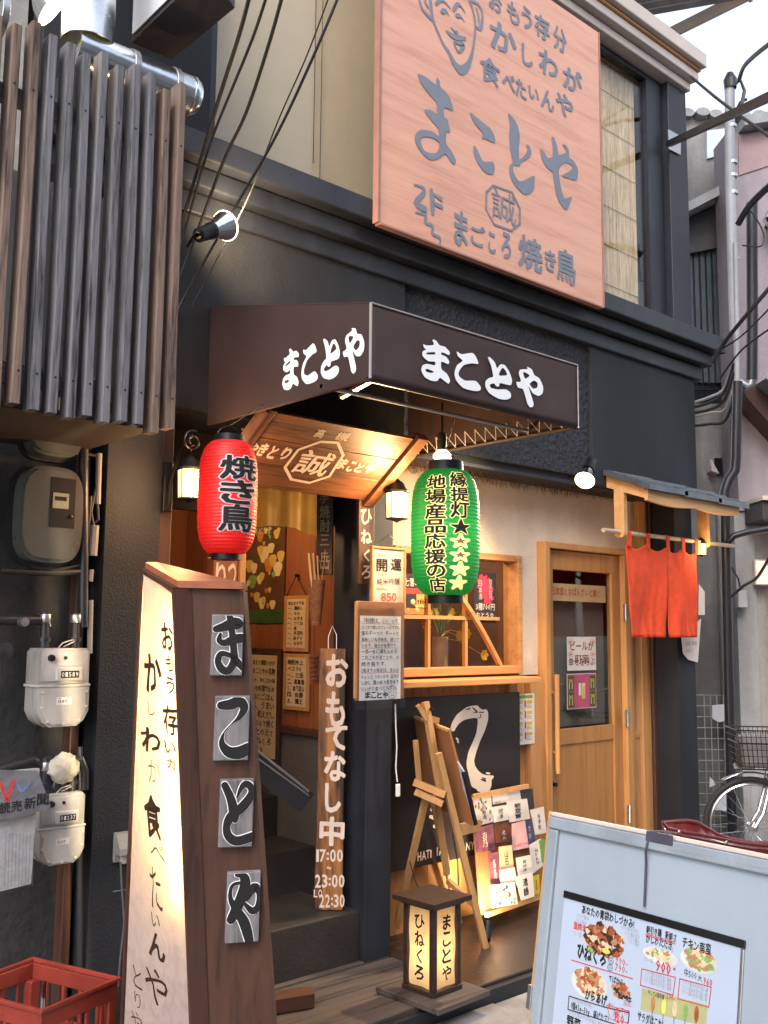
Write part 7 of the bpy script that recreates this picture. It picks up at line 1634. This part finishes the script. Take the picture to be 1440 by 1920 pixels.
# ================================================================== BICYCLE
DB = 5.75
hub = D(1411, 1549, DB); bx = Plane((hub.x, hub.y, 0), rdir(base-6)); hz = hub.z; Rw = 91/FPX*DB
bk = thing('bicycle', 'city bicycle with chrome fittings and a wire basket parked at the right edge', 'bicycle', (hub.x, hub.y, hz-Rw), rzof(bx.r))
TYR = mat('tyre', (.022, .022, .024), .8, bump=.2)
def ring(b, cx, cz, r, t_, n=48, m=8):
    P = [(cx+r*math.cos(2*math.pi*i/n), cz+r*math.sin(2*math.pi*i/n), 0) for i in range(n)]; vs = []; fs = []
    for i in range(n):
        a = 2*math.pi*i/n
        for j in range(m): c_ = 2*math.pi*j/m; rr = r+t_*math.cos(c_); vs.append((cx+rr*math.cos(a), cz+rr*math.sin(a), t_*math.sin(c_)))
    for i in range(n):
        for j in range(m): fs.append((i*m+j, ((i+1) % n)*m+j, ((i+1) % n)*m+(j+1) % m, i*m+(j+1) % m))
    b.add(vs, fs); return b
def wheel(cx):
    wh = ring(B(bx), cx, hz, Rw-.018, .018).obj('wheel', TYR, bk, smooth=True)
    ring(B(bx), cx, hz, Rw-.045, .008).obj('rim', CHROME, wh, smooth=True)
    b = B(bx)
    for i in range(28):
        a = i*2*math.pi/28; s = 1 if i % 2 else -1; b.rod((cx+.02*math.cos(a+s*1.3), hz+.02*math.sin(a+s*1.3), .02*s), (cx+(Rw-.05)*math.cos(a), hz+(Rw-.05)*math.sin(a), 0), .0012, 4)
    b.obj('spokes', CHROME, wh, kind='stuff')
    B(bx).lathe([(0, -.05), (.012, -.048), (.012, -.03), (.028, -.028), (.028, -.022), (.012, -.018), (.012, .018), (.028, .022), (.028, .028), (.012, .03), (.012, .048), (0, .05)], 18, c=(cx, hz, 0)).obj('hub', CHROME, wh, smooth=True)
wheel(0.0); wheel(1.08)
b = B(bx)
for s in (-1, 1): b.tube([(0, hz, .05*s), (.05, hz+.08, .05*s), (.085, hz+.2, .045*s), (.11, hz+.33, .04*s), (.15, hz+.45, .02*s)], .011, 8)
b.tube([(.15, hz+.45, 0), (.20, hz+.60, 0), (.215, hz+.68, 0)], .014, 8); b.obj('fork', CHROME, bk, smooth=True)
b = B(bx); 
for s in (-1, 1): b.tube([(.215, hz+.68, 0), (.19, hz+.72, .08*s), (.26, hz+.76, .22*s), (.36, hz+.74, .26*s)], .011, 8)
b.obj('handlebar', CHROME, bk, smooth=True)
b = B(bx); b.tube([(.19, hz+.55, 0), (.35, hz+.30, 0), (.55, hz+.05, 0)], .017, 8); b.tube([(.18, hz+.50, 0), (.32, hz+.22, 0), (.55, hz+.0, 0)], .015, 8); b.tube([(.55, hz, 0), (.68, hz+.42, 0), (.70, hz+.5, 0)], .014, 8); b.tube([(.55, hz, 0), (1.08, hz, .05)], .010, 8); b.tube([(.68, hz+.42, 0), (1.08, hz, -.05)], .010, 8); b.obj('frame', MAROON, bk, smooth=True)
b = B(bx); b.prism([(.62, hz+.50, -.06), (.82, hz+.52, -.09), (.82, hz+.52, .09), (.62, hz+.50, .06)], [(.60, hz+.54, -.03), (.84, hz+.58, -.08), (.84, hz+.58, .08), (.60, hz+.54, .03)]); b.obj('saddle', METB, bk)
b = B(bx); A_ = []
for i in range(15):
    a = R(20+i*7.5); A_.append((math.cos(a)*(Rw+.022), hz+math.sin(a)*(Rw+.022)))
vs = []
for x, z in A_: vs += [(x, z, -.028), (x, z+.006, 0), (x, z, .028)]
b.add(vs, [f for i in range(14) for f in ((3*i, 3*i+1, 3*i+4, 3*i+3), (3*i+1, 3*i+2, 3*i+5, 3*i+4))]); o = b.obj('mudguard', CHROME, bk, smooth=True); md = o.modifiers.new('thickness', 'SOLIDIFY'); md.thickness = .002
b = B(bx); b.tube([(-.09, hz+Rw+.06, 0), (-.05, hz+Rw+.055, 0), (.02, hz+Rw+.06, 0)], .02, 8); b.rod((.0, hz+Rw+.05, 0), (.12, hz+.40, .03), .006); b.obj('front_lamp', CHROME, bk, smooth=True)
bs_ = B(bx); bz0, bz1 = bx.uv(1400, 1438)[1], bx.uv(1400, 1366)[1]; u0 = bx.uv(1372, 1400)[0]
for i in range(13):
    for j in (0, 1):
        x = u0+.02+.33*i/12; bs_.rod((x*.9+.02*(1 if j else 1), bz0, -.11+.22*j), (x, bz1, -.14+.28*j), .002, 4)
for k in range(8): s = -.14+.28*k/7; bs_.rod((u0+.03, bz0, s*.8), (u0, bz1, s), .002, 4); bs_.rod((u0+.33, bz0, s*.8), (u0+.37, bz1, s), .002, 4)
for k in range(7):
    z = bz0+(bz1-bz0)*k/6; e_ = .03*(1-k/6); r_ = .0045 if k in (0, 6, 4) else .002; zz_ = -.112-.028*k/6
    Pq = [(u0+e_, z, zz_), (u0+.37-e_, z, zz_), (u0+.37-e_, z, -zz_), (u0+e_, z, -zz_), (u0+e_, z, zz_)]
    for a, c_ in zip(Pq, Pq[1:]): bs_.rod(a, c_, r_, 5)
bs_.obj('wire_basket', METB, bk)
b = B(bx); b.box(u0+.035, bz0+.005, -.10, u0+.33, bz1-.04, .10, .03); t = thing('basket_bag', 'grey cloth bag lying inside the bicycle basket', 'bag', tuple(bx.P(u0+.2, bz0))); b.obj('bag', mat('bag_cloth', (.16, .15, .15), .85, bump=.6, bscale=14), t)

# ================================================================== HOUSE ACROSS THE ALLEY (seen in the window reflections)
op = thing('opposite_house', 'pale rendered house across the alley, seen only as reflections in the upper windows', 'building', (3, -2.6, 0))
B().box(-2.5, -4.2, 0, 12, -2.6, 6.0).obj('wall', mat('opposite_render', (.38, .38, .40), .85, bump=.3, var=.1, stain=.2), op)
for i in range(6):
    x = -1.6+i*2.3
    for z in (1.0, 3.9): fb = B().box(x, -2.599, z, x+1.2, -2.57, z+1.25, .01).obj('window_frame', ALU, op); B().box(x+.05, -2.5695, z+.05, x+1.15, -2.566, z+1.2).obj('window_pane', mat('far_glass', (.12, .14, .16), .15) if 'far_glass' not in bpy.data.materials else bpy.data.materials['far_glass'], fb)
B().box(-2.5, -2.62, 2.9, 12, -2.45, 3.05, .01).obj('storey_band', CONCL, op)

bpy.data.objects.remove(_to)
for o in bpy.data.objects:
    if o.type == 'EMPTY' and 'label' in o and len(o['label'].split()) > 16: print('LONG', o.name, len(o['label'].split()))
